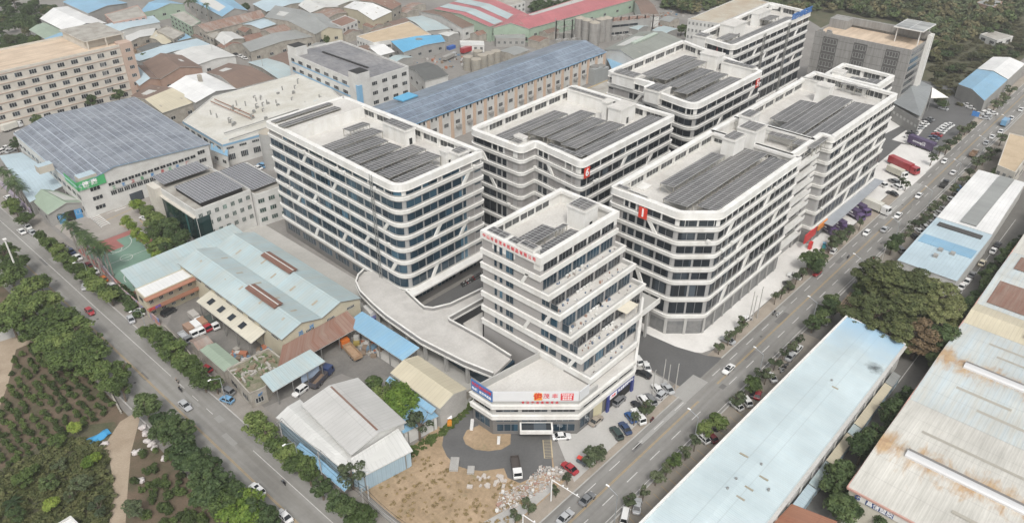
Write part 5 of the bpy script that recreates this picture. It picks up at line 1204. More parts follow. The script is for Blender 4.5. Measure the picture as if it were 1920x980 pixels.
for x, ye in ((146.5, 17.2), (186.5, 17.0)):
    m = MB(); n = 8; w_ = 1.5
    for k in range(n):
        t0, t1 = math.pi * k / n, math.pi * (k + 1) / n
        p0 = (x - math.cos(t0) * w_, 10.3 + math.sin(t0) * .95); p1 = (x - math.cos(t1) * w_, 10.3 + math.sin(t1) * .95)
        m.face([(p0[0], y0, p0[1]), (p1[0], y0, p1[1]), (p1[0], ye, p1[1]), (p0[0], ye, p0[1])][::-1], 1 if k in (4, 5) else 0)
    m.face([(x - math.cos(math.pi * k / n) * w_, ye, 10.3 + math.sin(math.pi * k / n) * .95) for k in range(n + 1)])
    m.build('ridge_monitor', [plain('silver_sheet', (.62, .62, .62), .3, .3), plain('monitor_dark', (.2, .19, .18), .5)], root)
SLK = dirty('aged_rooflight', (.36, .34, .29), (.42, .4, .36), .5, .5, .6, .08)
for (x, ya, yb) in ((137, -22, 5), (156, -8, 17), (172, -30, 10), (196, -20, 12), (201, 2, 15), (177, 4, 16)):
    m = MB(); zz = lambda X: 9.2 + 1.2 * (1 - abs(X - (146.5 if X < 166 else 186.5)) / 20) + .06
    m.face([(x - .45, ya, zz(x - .45)), (x + .45, ya, zz(x + .45)), (x + .45, yb, zz(x + .45)), (x - .45, yb, zz(x - .45))]); m.build('rooflight_strip', [SLK], root)
for (xa, xb, ya, yb) in ((221, 234, 8, 21), (209, 218, -8, 9), (244, 254, 12, 20)):
    m = MB(); zf = lambda X: 10.45 if X < 219 else 9.28 + 1.2 * (1 - abs(X - 238) / 19)
    m.face([(xa, ya, zf(xa) + .08), (xb, ya, zf(xb) + .08), (xb, yb, zf(xb) + .08), (xa, yb, zf(xa) + .08)], 0, [(0, 0), (0, xb - xa), (yb - ya, xb - xa), (yb - ya, 0)]); m.build('rusty_sheets', [RST], root)
def ridge_rust(m):
    n, l = m.node_tree.nodes, m.node_tree.links; b = n['Principled BSDF']; src = b.inputs['Base Color'].links[0].from_socket
    g = n.new('ShaderNodeNewGeometry').outputs['Position']; sp = n.new('ShaderNodeSeparateXYZ'); l.new(g, sp.inputs[0]); f = None
    for x0 in (146.5, 186.5):
        d = _math(n, l, 'ABSOLUTE', _math(n, l, 'SUBTRACT', sp.outputs[0], x0)); q = _math(n, l, 'SUBTRACT', 1.0, _math(n, l, 'DIVIDE', d, 8.5)); f = q if f is None else _math(n, l, 'MAXIMUM', f, q)
    t = _noise(n, l, _coord(n, l, 'pos', (.11, .34, 1)), 1, 6, .7, .5); s = _math(n, l, 'ADD', _math(n, l, 'MULTIPLY', f, .42), t.outputs[0]); r_ = _ramp(n, l, s, [(.69, (0, 0, 0)), (.9, (1, 1, 1))])
    t2 = _noise(n, l, _coord(n, l, 'pos'), .5, 4); c2 = _ramp(n, l, t2.outputs[0], [(.3, (.3, .16, .07)), (.7, (.5, .34, .17))])
    l.new(_mix(n, l, _math(n, l, 'MULTIPLY', r_.outputs[0], .85), src, c2.outputs[0]), b.inputs['Base Color'])
ridge_rust(WR); ridge_rust(WR2)
STN = dirty('rust_bloom', (.42, .27, .13), (.52, .45, .36), .35, .95, .8, .1)
m = MB(); wquad(m, (129.6, 22), (129.6, 8), .1, .85, 7.2, 8.7, .06); m.build('logo_panel', [WHITE], root); m = MB(); wquad(m, (129.6, 22), (129.6, 8), .22, .62, 7.3, 8.6, .1); m.build('navy_sign', [plain('navy', (.04, .07, .2))], root)
sign_text('昌信塑胶', 1.3, WLET, (129.45, 16.1, 8.0), (-1, 0), root, 'lettering', width=5.2)
sign_text('G', 1.6, plain('navy', (.04, .07, .2)), (129.5, 20.6, 8.0), (-1, 0), root, 'lettering')
canopy('rust-orange tin roof at the lower edge of the lane', [G2(*p, 5) for p in ((1420, 1010), (1485, 941), (1570, 978), (1520, 1050))], 4.6, 5.2, corr('orange_tin', (.33, .16, .1), (.25, .12, .08), .5, rustcol=(.25, .1, .06)), name='tin_roof', cat='tin roof', posts=2)
m = MB()
# small building with tan roof at the right frame edge
r, P = flat('building with a tan roof deck by the round tree at the right edge', [G2(*p, 9) for p in ((1871, 309), (1904, 323), (1948, 262), (1893, 249))], 9, BEIGEW, TANR, 2, [3, 3, 3, 3], par=.4)
psh('blue-roofed near half of the warehouse on the right beyond the parking area', ((1797, 158), (1846, 189), (1889, 150), (1832, 130)), 6.5, 8.0, WALLG, SB, name='warehouse', cat='warehouse', over=.1)
psh('white-roofed far half of the warehouse on the right', ((1833, 129), (1890, 149), (1922, 120), (1862, 107)), 6.7, 8.3, WALLG, WH2, name='warehouse', cat='warehouse', over=.1)
flat('small pale outbuilding among the trees at upper right', [G2(*p, 4) for p in ((1838, 64), (1870, 76), (1900, 68), (1862, 58))], 4, WALLW, CONR, 1, [2, 2, 1, 1], par=.3)
flat('dark-roofed house in the trees at the top right corner', [G2(*p, 5) for p in ((1830, 5), (1862, 14), (1880, 3), (1850, -4))], 5, BRICKP, GYR, 1, [2, 2, 1, 1], par=.2)
# ---------------------------------------------------------------- vegetation
import numpy as np
def np_mesh(name, verts, quads, mat, mi=None):
    me = bpy.data.meshes.new(name); nv, nq = len(verts), len(quads)
    me.vertices.add(nv); me.vertices.foreach_set('co', verts.astype(np.float32).ravel())
    me.loops.add(nq * 4); me.loops.foreach_set('vertex_index', quads.astype(np.int32).ravel())
    me.polygons.add(nq); me.polygons.foreach_set('loop_start', np.arange(0, nq * 4, 4, dtype=np.int32)); me.polygons.foreach_set('loop_total', np.full(nq, 4, dtype=np.int32))
    for m in (mat if isinstance(mat, list) else [mat]): me.materials.append(m)
    if mi is not None: me.polygons.foreach_set('material_index', mi.astype(np.int32))
    me.update(calc_edges=True); me.validate(); return me
def leaf_quads(P, N, size, rs):
    """one small bent leaf clump per point, facing roughly along N"""
    n = len(P); N = N / np.maximum(1e-6, np.linalg.norm(N, axis=1, keepdims=True))
    t = rs.normal(size=(n, 3)); t -= N * (t * N).sum(1, keepdims=True); t /= np.maximum(1e-6, np.linalg.norm(t, axis=1, keepdims=True)); b = np.cross(N, t)
    s = size * rs.uniform(.55, 1.35, (n, 1)); a = rs.uniform(.5, 1.0, (n, 1))
    c = np.stack([P - t * s - b * s * a * .3, P + b * s * a * -.8 + N * s * .25, P + t * s + b * s * a * .2, P + b * s * a * .9], 1)
    return c.reshape(-1, 3), np.arange(n * 4).reshape(-1, 4)
def crown_pts(rs, nb, per, br=(.28, .5), flatz=1.0, low=-.55, rad=.72):
    C = rs.normal(size=(nb, 3)); C /= np.linalg.norm(C, axis=1, keepdims=True); C *= rs.uniform(.25, 1, (nb, 1)) ** .5 * rad; C[:, 2] = np.clip(C[:, 2], low, None)
    R_ = rs.uniform(*br, nb); Ps, Ns = [], []
    for c, r in zip(C, R_):
        n = rs.normal(size=(per, 3)); n /= np.linalg.norm(n, axis=1, keepdims=True); n[:, 2] = np.where(n[:, 2] < -.3, -n[:, 2] * .6, n[:, 2])
        p = c + n * r * rs.uniform(.72, 1.05, (per, 1)) * np.array([1, 1, flatz]); Ps.append(p); Ns.append(n + rs.normal(size=(per, 3)) * .45 + np.array([0, 0, .35]))
    return np.concatenate(Ps), np.concatenate(Ns)
def crown_mesh(name, seed, mat, nb=16, per=120, leaf=.085, **k):
    rs = np.random.RandomState(seed); P, N = crown_pts(rs, nb, per, **k); v, q = leaf_quads(P, N, leaf, rs); return np_mesh(name, v, q, mat)
BARK = dirty('bark', (.16, .125, .095), (.1, .08, .06), 2, .8, .9, .15)
def trunk_mesh(seed, limbs=5):
    rs = random.Random(seed); m = MB(); m.tube((0, 0, 0), (.02, .01, .55), .045, n=7, r2=.03); m.tube((.02, .01, .55), (0, 0, .95), .03, n=6, r2=.012)
    for k in range(limbs):
        a = k * 2.4 + rs.random(); z0 = rs.uniform(.4, .62); p = Vector((.015, .01, z0)); q = Vector((math.cos(a) * .2, math.sin(a) * .2, z0 + rs.uniform(.16, .28))); m.tube(p, q, .02, n=5, r2=.012, caps=False)
        m.tube(q, q + Vector((math.cos(a + .5) * .12, math.sin(a + .5) * .12, .12)), .012, n=4, r2=.005, caps=False)
    return m.mesh('trunk', [BARK])
L_STREET = leafy('leaf_street', (.042, .066, .021), (.082, .12, .036), (.14, .178, .058))
L_DARK = leafy('leaf_dark', (.03, .052, .02), (.054, .083, .032), (.088, .12, .046))
L_GREY = leafy('leaf_greyish', (.04, .056, .03), (.065, .085, .045), (.1, .12, .065))
L_BRIGHT = leafy('leaf_bright', (.07, .12, .02), (.14, .2, .035), (.22, .27, .06))
L_BROWN = leafy('leaf_brown', (.07, .052, .03), (.12, .085, .05), (.16, .115, .07))
L_BANY = leafy('leaf_banyan', (.055, .07, .028), (.11, .125, .05), (.18, .19, .085))
L_ORCH = leafy('leaf_orchard', (.035, .052, .018), (.06, .088, .028), (.095, .13, .04))
VAR = {}
def crowns(kind):
    if kind in VAR: return VAR[kind]
    spec = {'street': (L_STREET, 24, 110, .085, dict(br=(.2, .42), rad=.8)), 'dark': (L_DARK, 25, 110, .085, dict(br=(.2, .42), rad=.8)), 'young': (L_GREY, 9, 75, .11, dict(br=(.22, .42), rad=.75)), 'bright': (L_BRIGHT, 20, 130, .08, {}),
            'airy': (L_GREY, 12, 80, .09, dict(br=(.2, .38), rad=.85)), 'banyan': (L_BANY, 46, 210, .042, dict(br=(.16, .3), flatz=.55, rad=.85)), 'brown': (L_BROWN, 40, 190, .042, dict(br=(.16, .3), flatz=.55, rad=.85)),
            'round': (L_BRIGHT, 26, 150, .07, dict(br=(.3, .42), rad=.62)), 'forest': (L_DARK, 14, 60, .13, {}), 'forestb': (leafy('leaf_forest', (.035, .045, .02), (.06, .07, .03), (.1, .1, .05)), 14, 60, .13, {})}[kind]
    VAR[kind] = [crown_mesh('crown', 100 + s + len(kind) * 7, spec[0], spec[1], spec[2], spec[3], **spec[4]) for s in range(4 if kind not in ('banyan', 'brown') else 3)]; return VAR[kind]
TR = [trunk_mesh(s) for s in range(4)]
def tree(p, kind, r, h, label, group=None, name='tree', cat='tree', rz=None, lean=0):
    """p ground point; r crown radius; h total height"""
    rs = random.Random(int(p[0] * 131 + p[1] * 17)); rz = rz or h * .36
    root = empty(name, (p[0], p[1], 0), label, cat, group, rz=rs.uniform(0, 6.28))
    t = put('trunk', rs.choice(TR), (0, 0, 0), 0, (h * .9 if r > 2.5 else h * .7, h * .9 if r > 2.5 else h * .7, h * .92), parent=root)
    c = put('crown', rs.choice(crowns(kind)), (0, 0, h - rz), 0, (r * rs.uniform(.9, 1.1), r * rs.uniform(.9, 1.1), rz), parent=root)
    return root
def row(pts, kind, r, h, fmt, group, z=None, **k):
    for i, p in enumerate(pts):
        rr, hh, kd = r, h, kind
        if len(p) > 2: rr = p[2]
        if len(p) > 3: kd = p[3]
        hh = h * (.8 + .35 * (rr / r - .4)) if rr != r else h
        g = G(p[0], p[1], hh * .6 if z is None else z); rj = random.Random(i * 7 + int(p[0]))
        tree((g.x, g.y), kd, rr * rj.uniform(.88, 1.12), hh * rj.uniform(.9, 1.1), fmt % ordw(i), group, **k)
row([(20, 385), (45, 408), (30, 395), (77.5, 444, 2.4), (90, 452, 2.6), (96, 462), (110, 471), (118, 482), (130, 492), (143, 503), (155, 511), (167, 517), (173, 527), (184, 537), (196, 546), (206, 554)], 'street', 2.9, 6.2,
    'leafy street tree between road and mural wall, %s from the left frame edge', 'street trees by the mural wall')
row([(279, 622, 3), (295, 631), (308, 643, 3.4), (326, 655), (316, 660), (342, 673), (351, 684, 3.6), (371, 700), (381, 712), (404, 718, 2.2)], 'street', 3.1, 6.6,
    'bushy street tree in front of the work yard wall, %s counting down the road', 'street trees by the work yard')
row([(478, 795, 3.2), (498, 812, 3.2), (490, 803), (522, 838), (534, 848), (545, 858), (556, 864), (572, 872), (580, 888), (603, 914, 2.6, 'dark'), (636, 945, 3.2, 'dark'), (655, 962, 3.2, 'dark'), (682, 968, 3, 'street')], 'street', 2.7, 6.2,
    'green street tree beside the white-roofed workshop, %s counting down the road', 'street trees by the workshop')
row([(8, 478), (30, 495), (20, 520), (52, 540), (75, 530, 3), (92, 560), (62, 580), (28, 572), (112, 590), (88, 612), (140, 618), (122, 645), (22, 606), (150, 648), (172, 668), (55, 620), (192, 698), (214, 716, 3.4), (180, 640, 3.2), (226, 694, 3), (96, 640), (150, 680), (118, 672), (228, 728, 2.6)], 'street', 4.6, 8.2,
    'broad green tree in the belt west of the left road, %s from the top', 'tree belt west of the left road')
row([(272, 762, 3.4), (308, 792, 4), (322, 815), (345, 835, 4), (332, 806), (372, 862), (392, 880), (352, 858), (410, 905), (398, 930), (432, 932), (420, 955, 4, 'street'), (458, 938, 4, 'bright'), (480, 962, 3.8), (450, 972, 4, 'bright'), (505, 972, 3.2), (385, 905), (300, 810, 3)], 'dark', 4.1, 7.6,
    'dark dense tree between the dirt track and the left road, %s from the track mouth', 'dark trees by the dirt track')
row([(755, 752, 5.6, 'round'), (716, 742, 3.4), (735, 726, 3), (700, 722, 3), (722, 764, 2.4)], 'street', 3, 6.5, 'green tree crowding between the pale double-pitched roof and the cream shed, %s of the clump', 'trees behind the cream shed')
row([(658, 884, 4, 'airy'), (785, 795, 3.4, 'airy')], 'airy', 4, 9, 'thin pale feathery tree on the weedy edge of the vacant lot, %s from the road', 'feathery trees by the lot')
row([(258, 382, 2.6, 'bright'), (278, 398, 3.4), (288, 412, 3.6), (300, 420, 3.4), (325, 440, 4.6, 'dark'), (338, 452, 4.4, 'dark'), (318, 425, 4, 'dark'), (292, 440, 3.4), (302, 460, 3.6), (312, 470, 3.4, 'dark')], 'street', 3.4, 7.5,
    'tree shading the car park before the dark glass corner office, %s from the yard gate', 'trees by the glass corner office')
row([(236, 415, 2, 'bright'), (248, 424, 2.1, 'bright'), (258, 438, 2.1, 'bright'), (270, 450, 2.1, 'bright'), (283, 466, 2, 'bright'), (296, 478, 2, 'bright')], 'bright', 2, 5.5, 'slim yellow-green tree along the sports court edge, %s from the goal end', 'slim trees by the sports court')
row([(1107, 856, 2.9), (1128, 842, 1.9), (1064, 893, 1.5), (1043, 916, 1.3), (991, 946, 2.1), (966, 964, 1.4), (1211, 762, 2.6), (1190, 781, 1.7), (1120, 850, 2.2)], 'young', 2, 4.8, 'young tree on the sandy verge below the stepped tower, %s planted there', 'young trees before the tower')
row([(1350, 648, 1.7), (1367, 631, 1.8), (1381, 621, 2.0), (1394, 605, 2.1), (1455, 556, 1.5), (1467, 545, 1.7), (1482, 534, 1.7), (1495, 518, 1.9), (1507, 510, 1.9), (1518, 490, 3.4, 'dark'), (1534, 483, 4.0, 'dark'), (1529, 497, 3.2, 'dark'), (1570, 446, 4.0), (1562, 456, 3), (1596, 430, 2.3), (1590, 436, 2), (1614, 418, 1.9), (1578, 440, 3)], 'young', 2, 5.2,
    'small kerbside tree in front of block 1 and its neighbour, %s going up the road', 'kerbside trees before block 1')
row([(1692, 339, 1.8), (1700, 345, 1.8), (1748, 297, 2.4), (1764, 280, 2.4), (1776, 277, 2.6), (1784, 268, 2.8), (1795, 256, 2.8), (1802, 243, 2.8), (1812, 240, 2.8), (1821, 235, 3), (1866, 196, 3.2), (1875, 190, 3), (1884, 180, 3), (1896, 168, 3.2)], 'young', 2.6, 5.6,
    'roadside tree beside the parking rows, %s going up the road', 'roadside trees by the parking rows')
row([(1180, 933, 2.3), (1207, 922, 1.4), (1231, 893, 2), (1251, 875, 2), (1265, 860, 2.4, 'street'), (1287, 846, 1.9), (1304, 828, 2.2), (1320, 805, 2.3, 'street'), (1341, 786, 2.5, 'street'), (1350, 792, 2.0, 'street'), (1381, 745, 2.6), (1392, 740, 2.2), (1411, 720, 2.8, 'street'), (1426, 696, 2.2), (1437, 704, 2.2), (1454, 678, 2), (1470, 660, 1.8), (1486, 646, 2.4), (1499, 634, 1.8)], 'young', 2, 4.8,
    'small tree in the bay-lined verge of the long pale hall, %s going up the road', 'verge trees by the long pale hall')
row([(1526, 604, 2.6), (1542, 596, 2.4), (1554, 578, 2.8), (1558, 566, 2.6), (1612, 540, 2.2, 'dark'), (1610, 560, 2.2, 'dark'), (1683, 449, 2.6), (1673, 461, 2.2)], 'dark', 2.5, 6, 'compact dark kerb tree around the lattice paving, %s going up the road', 'kerb trees by the lattice paving')
row([(1700, 438, 1.8), (1709, 428, 1.9), (1717, 418, 2.2), (1727, 413, 2.2), (1736, 403, 2.2), (1746, 393, 2.2), (1758, 383, 2.2), (1770, 373, 2), (1789, 354, 2.8), (1807, 334, 2.4), (1819, 325, 2.6), (1834, 303, 3.2), (1846, 296, 2.8), (1864, 280, 3), (1860, 286, 2.6), (1878, 260, 2.8)], 'young', 2.1, 5,
    'verge tree among the white parked cars opposite the office blocks, %s going up the road', 'verge trees among the white cars')
row([(1878, 324, 5, 'dark'), (1765, 657, 2.8), (1752, 674, 3.2), (1702, 744, 3), (1677, 770, 3.8), (1668, 782, 3.2), (1631, 824, 4), (1617, 842, 4), (1641, 812, 3), (1580, 892, 3.6), (1566, 910, 3.6), (1597, 932, 4.2), (1582, 952, 4), (1610, 950, 3), (1674, 964, 4.2), (1660, 976, 3)], 'dark', 3.4, 7.5,
    'dark round tree hugging the wall of the giant rust-stained hall, %s counting toward the viewer', 'dark trees beside the giant hall')
row([(1918, 455, 3.8), (1897, 478, 3.8), (1887, 492, 3.6), (1877, 502, 3.8), (1864, 517, 3.8), (1852, 536, 3.6), (1846, 556, 3.6), (1829, 570, 3.6), (1817, 584, 3.8), (1810, 599, 3.6), (1838, 560, 3), (1905, 466, 3)], 'dark', 3.6, 7.5, 'dark hedge-like tree lining the far lane, %s counting from the right frame edge', 'dark trees lining the far lane')
for i, (x, y, r_, kd, lab) in enumerate(((1668, 520, 10, 'banyan', 'huge dark spreading tree nearest the road, top of the big grove'), (1712, 532, 9.5, 'banyan', 'huge spreading tree in the middle of the big grove'), (1758, 556, 8.5, 'banyan', 'huge spreading tree at the lane side of the big grove'), (1640, 588, 9, 'banyan', 'huge spreading tree beside the yellow sail, left of the brown one'), (1690, 572, 8, 'banyan', 'huge spreading tree just above the brown-leaved one'), (1772, 590, 7, 'banyan', 'spreading tree shading the white car by the lane'), (1724, 628, 7.2, 'brown', 'large brown-leaved tree at the low end of the big grove'), (1670, 625, 7, 'banyan', 'spreading dark tree by the corner of the long pale hall'), (1640, 512, 6.2, 'banyan', 'dark spreading tree overhanging the road kerb'), (1762, 632, 4.8, 'dark', 'dark tree at the lane end of the big grove'))):
    g = G(x, y, 8); tree((g.x, g.y), kd, r_, 12.5, lab, 'spreading trees of the big grove', name='spreading_tree', rz=5.2)
# palms
def palm_meshes():
    t = MB(); prev = Vector((0, 0, 0))
    for k in range(6): q = Vector((.02 * k * (k % 2), 0, (k + 1) / 6)); t.tube(prev, q, .026 - .001 * k, n=8, r2=.025 - .0012 * k, caps=False); prev = q
    tm = t.mesh('trunk', [dirty('palm_bark', (.3, .28, .25), (.2, .18, .16), 3, .7, .9, .1)])
    out = []
    for s in range(3):
        rs = random.Random(s); m = MB()
        for k in range(17):
            a = k * 2.4 + rs.uniform(-.2, .2); el = rs.uniform(-.1, 1.1); L = rs.uniform(.85, 1.1); pts = []
            for j in range(7):
                u = j / 6; rr = L * (u * math.cos(el * .7) + .0); z = L * (math.sin(el) * u - .75 * u * u); pts.append(Vector((math.cos(a) * rr, math.sin(a) * rr, z)))
            sd_ = Vector((-math.sin(a), math.cos(a), 0))
            for j in range(6):
                w0 = .17 * math.sin(math.pi * (j + .4) / 7); w1 = .17 * math.sin(math.pi * (j + 1.4) / 7)
                for sg in (-1, 1):
                    for sub in range(3):
                        u0, u1 = sub / 3, (sub + .62) / 3; A, B = pts[j].lerp(pts[j + 1], u0), pts[j].lerp(pts[j + 1], u1); wa, wb = lerp(w0, w1, u0), lerp(w0, w1, u1)
                        m.face([A, B, B + sd_ * sg * wb + Vector((0, 0, -wb * .55)), A + sd_ * sg * wa + Vector((0, 0, -wa * .55))])
        out.append(m.mesh('fronds', [leafy('leaf_palm', (.025, .045, .018), (.045, .075, .028), (.08, .12, .045))]))
    return tm, out
PT, PF = palm_meshes()
def palm(px, h, r, label, group):
    g = G(px[0], px[1], h); rs = random.Random(int(px[0] * 3)); root = empty('palm_tree', (g.x, g.y, 0), label, 'palm tree', group, rz=rs.uniform(0, 6))
    put('trunk', PT, (0, 0, 0), 0, (h * .9, h * .9, h), parent=root); put('fronds', PF[rs.randint(0, 2)], (0, 0, h), 0, (r, r, r), parent=root)
for i, p in enumerate(((122, 404), (128, 418), (138, 424), (146, 434), (154, 438), (163, 444), (170, 452), (180, 456), (188, 462), (196, 464), (160, 452), (178, 468))): palm(p, 10.5, 3.1, 'tall royal palm between the sports court and the mural wall, %s counting down the road' % ordw(i), 'royal palms by the sports court')
for i, p in enumerate(((3, 318), (14, 324), (22, 334), (30, 342), (38, 352), (18, 345))): palm(p, 10, 3.2, 'tall palm beside the pale blue lean-to shed, %s from the left frame edge' % ordw(i), 'palms by the lean-to shed')
for i, p in enumerate(((352, 3), (364, 2), (386, 9))): palm(p, 13, 3.4, 'palm rising among the old rooftops at the top, %s from the left' % ordw(i), 'palms in the old quarter')
# scattered trees in the old quarter
for (x, y, r_, lab) in ((425, 56, 3.8, 'dark round tree among the old roofs'), (585, 72, 3.2, 'dark tree at the street corner by the cream gabled hall'), (524, 90, 1.8, 'small tree against the patched grey terrace wall'), (612, 76, 2.2, 'small tree before the grey-roofed cream hall'), (172, 190, 3.2, 'dark tree at the foot of the cream dormitory'), (222, 180, 3.4, 'green tree under the dormitory stair tower'), (70, 228, 3, 'dark tree behind the solar hall corner'), (30, 270, 2.6, 'dark tree at the back corner of the solar hall'), (1278, 55, 4, 'dark tree beside the glazed-ridge hall'), (1290, 66, 3, 'smaller dark tree beside the glazed-ridge hall'), (270, 110, 2.5, 'small tree by the timber yard') , (462, 15, 3, 'dark tree before the large blue gabled shed')):
    g = G(x, y, 4); tree((g.x, g.y), 'dark', r_, 7, lab)
# forests: individuals in front, one mass behind
def in_poly(p, poly):
    c = False; n = len(poly)
    for i in range(n):
        a, b = poly[i], poly[i - 1]
        if (a[1] > p[1]) != (b[1] > p[1]) and p[0] < (b[0] - a[0]) * (p[1] - a[1]) / (b[1] - a[1]) + a[0]: c = not c
    return c
def forest(polypx, n, kinds, rr, fmt, group, seed, hr=(6, 9)):
    rs = random.Random(seed); xs_ = [p[0] for p in polypx]; ys_ = [p[1] for p in polypx]; out = []; tries = 0
    while len(out) < n and tries < 20000:
        tries += 1; p = (rs.uniform(min(xs_), max(xs_)), rs.uniform(min(ys_), max(ys_)))
        if in_poly(p, polypx):
            g = G(*p, 4)
            if all((g.x - q[0]) ** 2 + (g.y - q[1]) ** 2 > 13 for q in out): out.append((g.x, g.y, p[1], p[0]))
    out.sort(key=lambda q: -q[2])
    for i, q in enumerate(out): tree(q, rs.choice(kinds), rs.uniform(*rr), rs.uniform(*hr), fmt % ordw(i), group)
def mass(name, polys, n, mat, label, seed, rr=(2.5, 5), per=36, leaf=.2, hr=(3, 8), cat='woodland', px=False):
    rs = np.random.RandomState(seed); V = []; Q = []; MI = []; off = 0; mat = mat if isinstance(mat, list) else [mat]; nm_ = len(mat); k = 0; tries = 0
    xs_ = [p[0] for pl in polys for p in pl]; ys_ = [p[1] for pl in polys for p in pl]
    while k < n and tries < n * 60:
        tries += 1; p = (rs.uniform(min(xs_), max(xs_)), rs.uniform(min(ys_), max(ys_)))
        if not any(in_poly(p, pl) for pl in polys): continue
        if px: p = G2(*p, 4)
        k += 1; P, N = crown_pts(rs, 7, per); r = rs.uniform(*rr); h = rs.uniform(*hr); v, q = leaf_quads(P, N, leaf, rs); v = v * np.array([r, r, h * .5]) + np.array([p[0], p[1], h * .5]); V.append(v); Q.append(q + off); off += len(v); MI.append(np.full(len(q), rs.randint(0, nm_)))
    me = np_mesh(name, np.concatenate(V), np.concatenate(Q), mat, np.concatenate(MI)); o = bpy.data.objects.new(name, me); COL.objects.link(o); return tag(o, label, cat, None, 'stuff')
forest([(0, 0), (112, 0), (85, 35), (60, 50), (55, 62), (82, 84), (60, 92), (0, 104)], 14, ['forest', 'forestb', 'dark'], (3, 5), 'woodland tree behind the cream dormitory at upper left, %s from the near edge', 'woodland at upper left', 21)
forest([(1530, 0), (1720, 0), (1735, 35), (1700, 32), (1560, 14), (1525, 12)], 10, ['forest', 'forestb'], (3, 5.2), 'woodland tree behind the tall grey office, %s from the near edge', 'woodland behind the grey office', 22)
forest([(1745, 60), (1800, 70), (1835, 60), (1850, 20), (1919, 10), (1919, 100), (1860, 104), (1815, 130), (1790, 160), (1800, 190), (1785, 215), (1750, 180), (1742, 120)], 26, ['forest', 'forestb', 'forestb'], (2.4, 4.4), 'scrubby tree on the slope beyond the slate-roofed hall, %s from the near edge', 'scrubby slope trees', 23, (4, 7.5))
mass('woodland', [[(1232, -30), (1232, 2), (1300, 18), (1330, 4), (1420, -4), (1510, 16), (1545, 10), (1720, 34), (1742, 62), (1746, 108), (1800, 72), (1919, 20), (1990, -30)]], 820, [VAR['forestb'][0].materials[0], L_DARK, L_GREY, leafy('leaf_brush', (.06, .06, .03), (.1, .095, .05), (.15, .135, .075))], 'dense far woodland filling the top right beyond the office buildings', 31, rr=(1.8, 6), hr=(2.5, 9), px=True)
mass('woodland', [[(20, 430), (100, 560), (160, 640), (200, 900), (-250, 900), (-250, 450), (10, 400)]], 240, [L_DARK], 'dense far woodland beyond the upper left corner', 32, rr=(3.5, 6.5))
forest_fill = 1
mass('woodland', [[G2(*p, 3) for p in ((0, 0), (112, 0), (85, 35), (60, 50), (55, 62), (82, 84), (60, 92), (0, 104))], [G2(*p, 3) for p in ((990, 8), (1030, 0), (1075, 6), (1050, 24), (1010, 26))]], 90, [L_DARK], 'woodland hard behind the cream dormitory and above the red roofs', 35, rr=(2.6, 4.6), leaf=.17, per=50)
mass('brush', [[G2(*p, 1) for p in ((1735, 40), (1919, 5), (1919, 110), (1860, 110), (1800, 200), (1760, 190), (1740, 120))]], 420, [leafy('leaf_brush', (.06, .06, .03), (.1, .095, .05), (.15, .135, .075))], 'low olive-brown brush covering the slope at upper right', 33, rr=(1.5, 3.2), hr=(1, 2.2), cat='brush')
g_ = [G2(*p, 3) for p in ((990, 8), (1030, 0), (1075, 6), (1050, 24), (1010, 26))]; forest([(990, 8), (1030, 0), (1075, 6), (1050, 24), (1010, 26)], 5, ['dark', 'forest'], (3, 5), 'dark tree in the small grove above the red roofs, %s from the near edge', 'grove above the red roofs', 25)
forest([(0, 84), (50, 78), (90, 88), (70, 96), (0, 106)], 5, ['street'], (3, 4.4), 'lighter green tree right behind the dormitory roof edge, %s from the near edge', 'green trees behind the dormitory', 26)
forest([(1240, 0), (1290, 0), (1300, 16), (1260, 20)], 3, ['dark', 'forest'], (3, 4), 'tree at the top edge left of block 4, %s from the near edge', 'trees left of block 4', 27)
# orchard: every bush a thing of its own
OB = [crown_mesh('orchard_bush', 300 + s, L_ORCH, 9, 70, .13, br=(.3, .5), rad=.6) for s in range(5)]
orch = [G2(*p) for p in ((75, 618), (128, 650), (170, 702), (225, 775), (150, 812), (96, 838), (30, 870), (-6, 888), (-6, 790), (15, 722), (35, 658))]
rs = random.Random(4); k = 0; xs_ = [p[0] for p in orch]; ys_ = [p[1] for p in orch]; sp = []
x = min(xs_)
while x < max(xs_):
    y = min(ys_)
    while y < max(ys_):
        q = (x + rs.uniform(-.35, .35), y + rs.uniform(-.45, .45))
        if in_poly(q, orch) and rs.random() > .05: sp.append(q)
        y += 1.95
    x += 2.5
for i, q in enumerate(sp[:298]):
    o = put('orchard_bush', OB[i % 5], (q[0], q[1], .75), rs.uniform(0, 6), (rs.uniform(.85, 1.15), rs.uniform(1.0, 1.35), rs.uniform(.9, 1.3)), label='low green orchard bush standing in the planted rows on brown soil', cat='bush', group='orchard bushes in rows')
print('ORCHARD', len(sp))
rs = random.Random(9); sp2 = [G2(*p) for p in ((262, 850), (300, 835), (345, 880), (372, 925), (400, 985), (250, 985), (245, 900))]; n = 0
xs_ = [p[0] for p in sp2]; ys_ = [p[1] for p in sp2]
for i in range(400):
    q = (rs.uniform(min(xs_), max(xs_)), rs.uniform(min(ys_), max(ys_)))
    if in_poly(q, sp2) and n < 46: n += 1; put('shrub', OB[i % 5], (*q, .8), rs.uniform(0, 6), rs.uniform(.9, 1.6), label='unkempt shrub on the brown plot right of the dirt track', cat='shrub', group='shrubs right of the track')
und = [G2(*p) for p in ((0, 885), (100, 842), (150, 818), (195, 845), (205, 860), (210, 985), (-20, 1010), (-60, 930))]
mass('undergrowth', [und], 560, [leafy('leaf_under', (.04, .055, .022), (.075, .085, .035), (.13, .13, .06))], 'tangled green undergrowth left of the dirt track at lower left', 41, rr=(.7, 1.7), per=16, leaf=.22, hr=(.6, 1.8), cat='undergrowth')
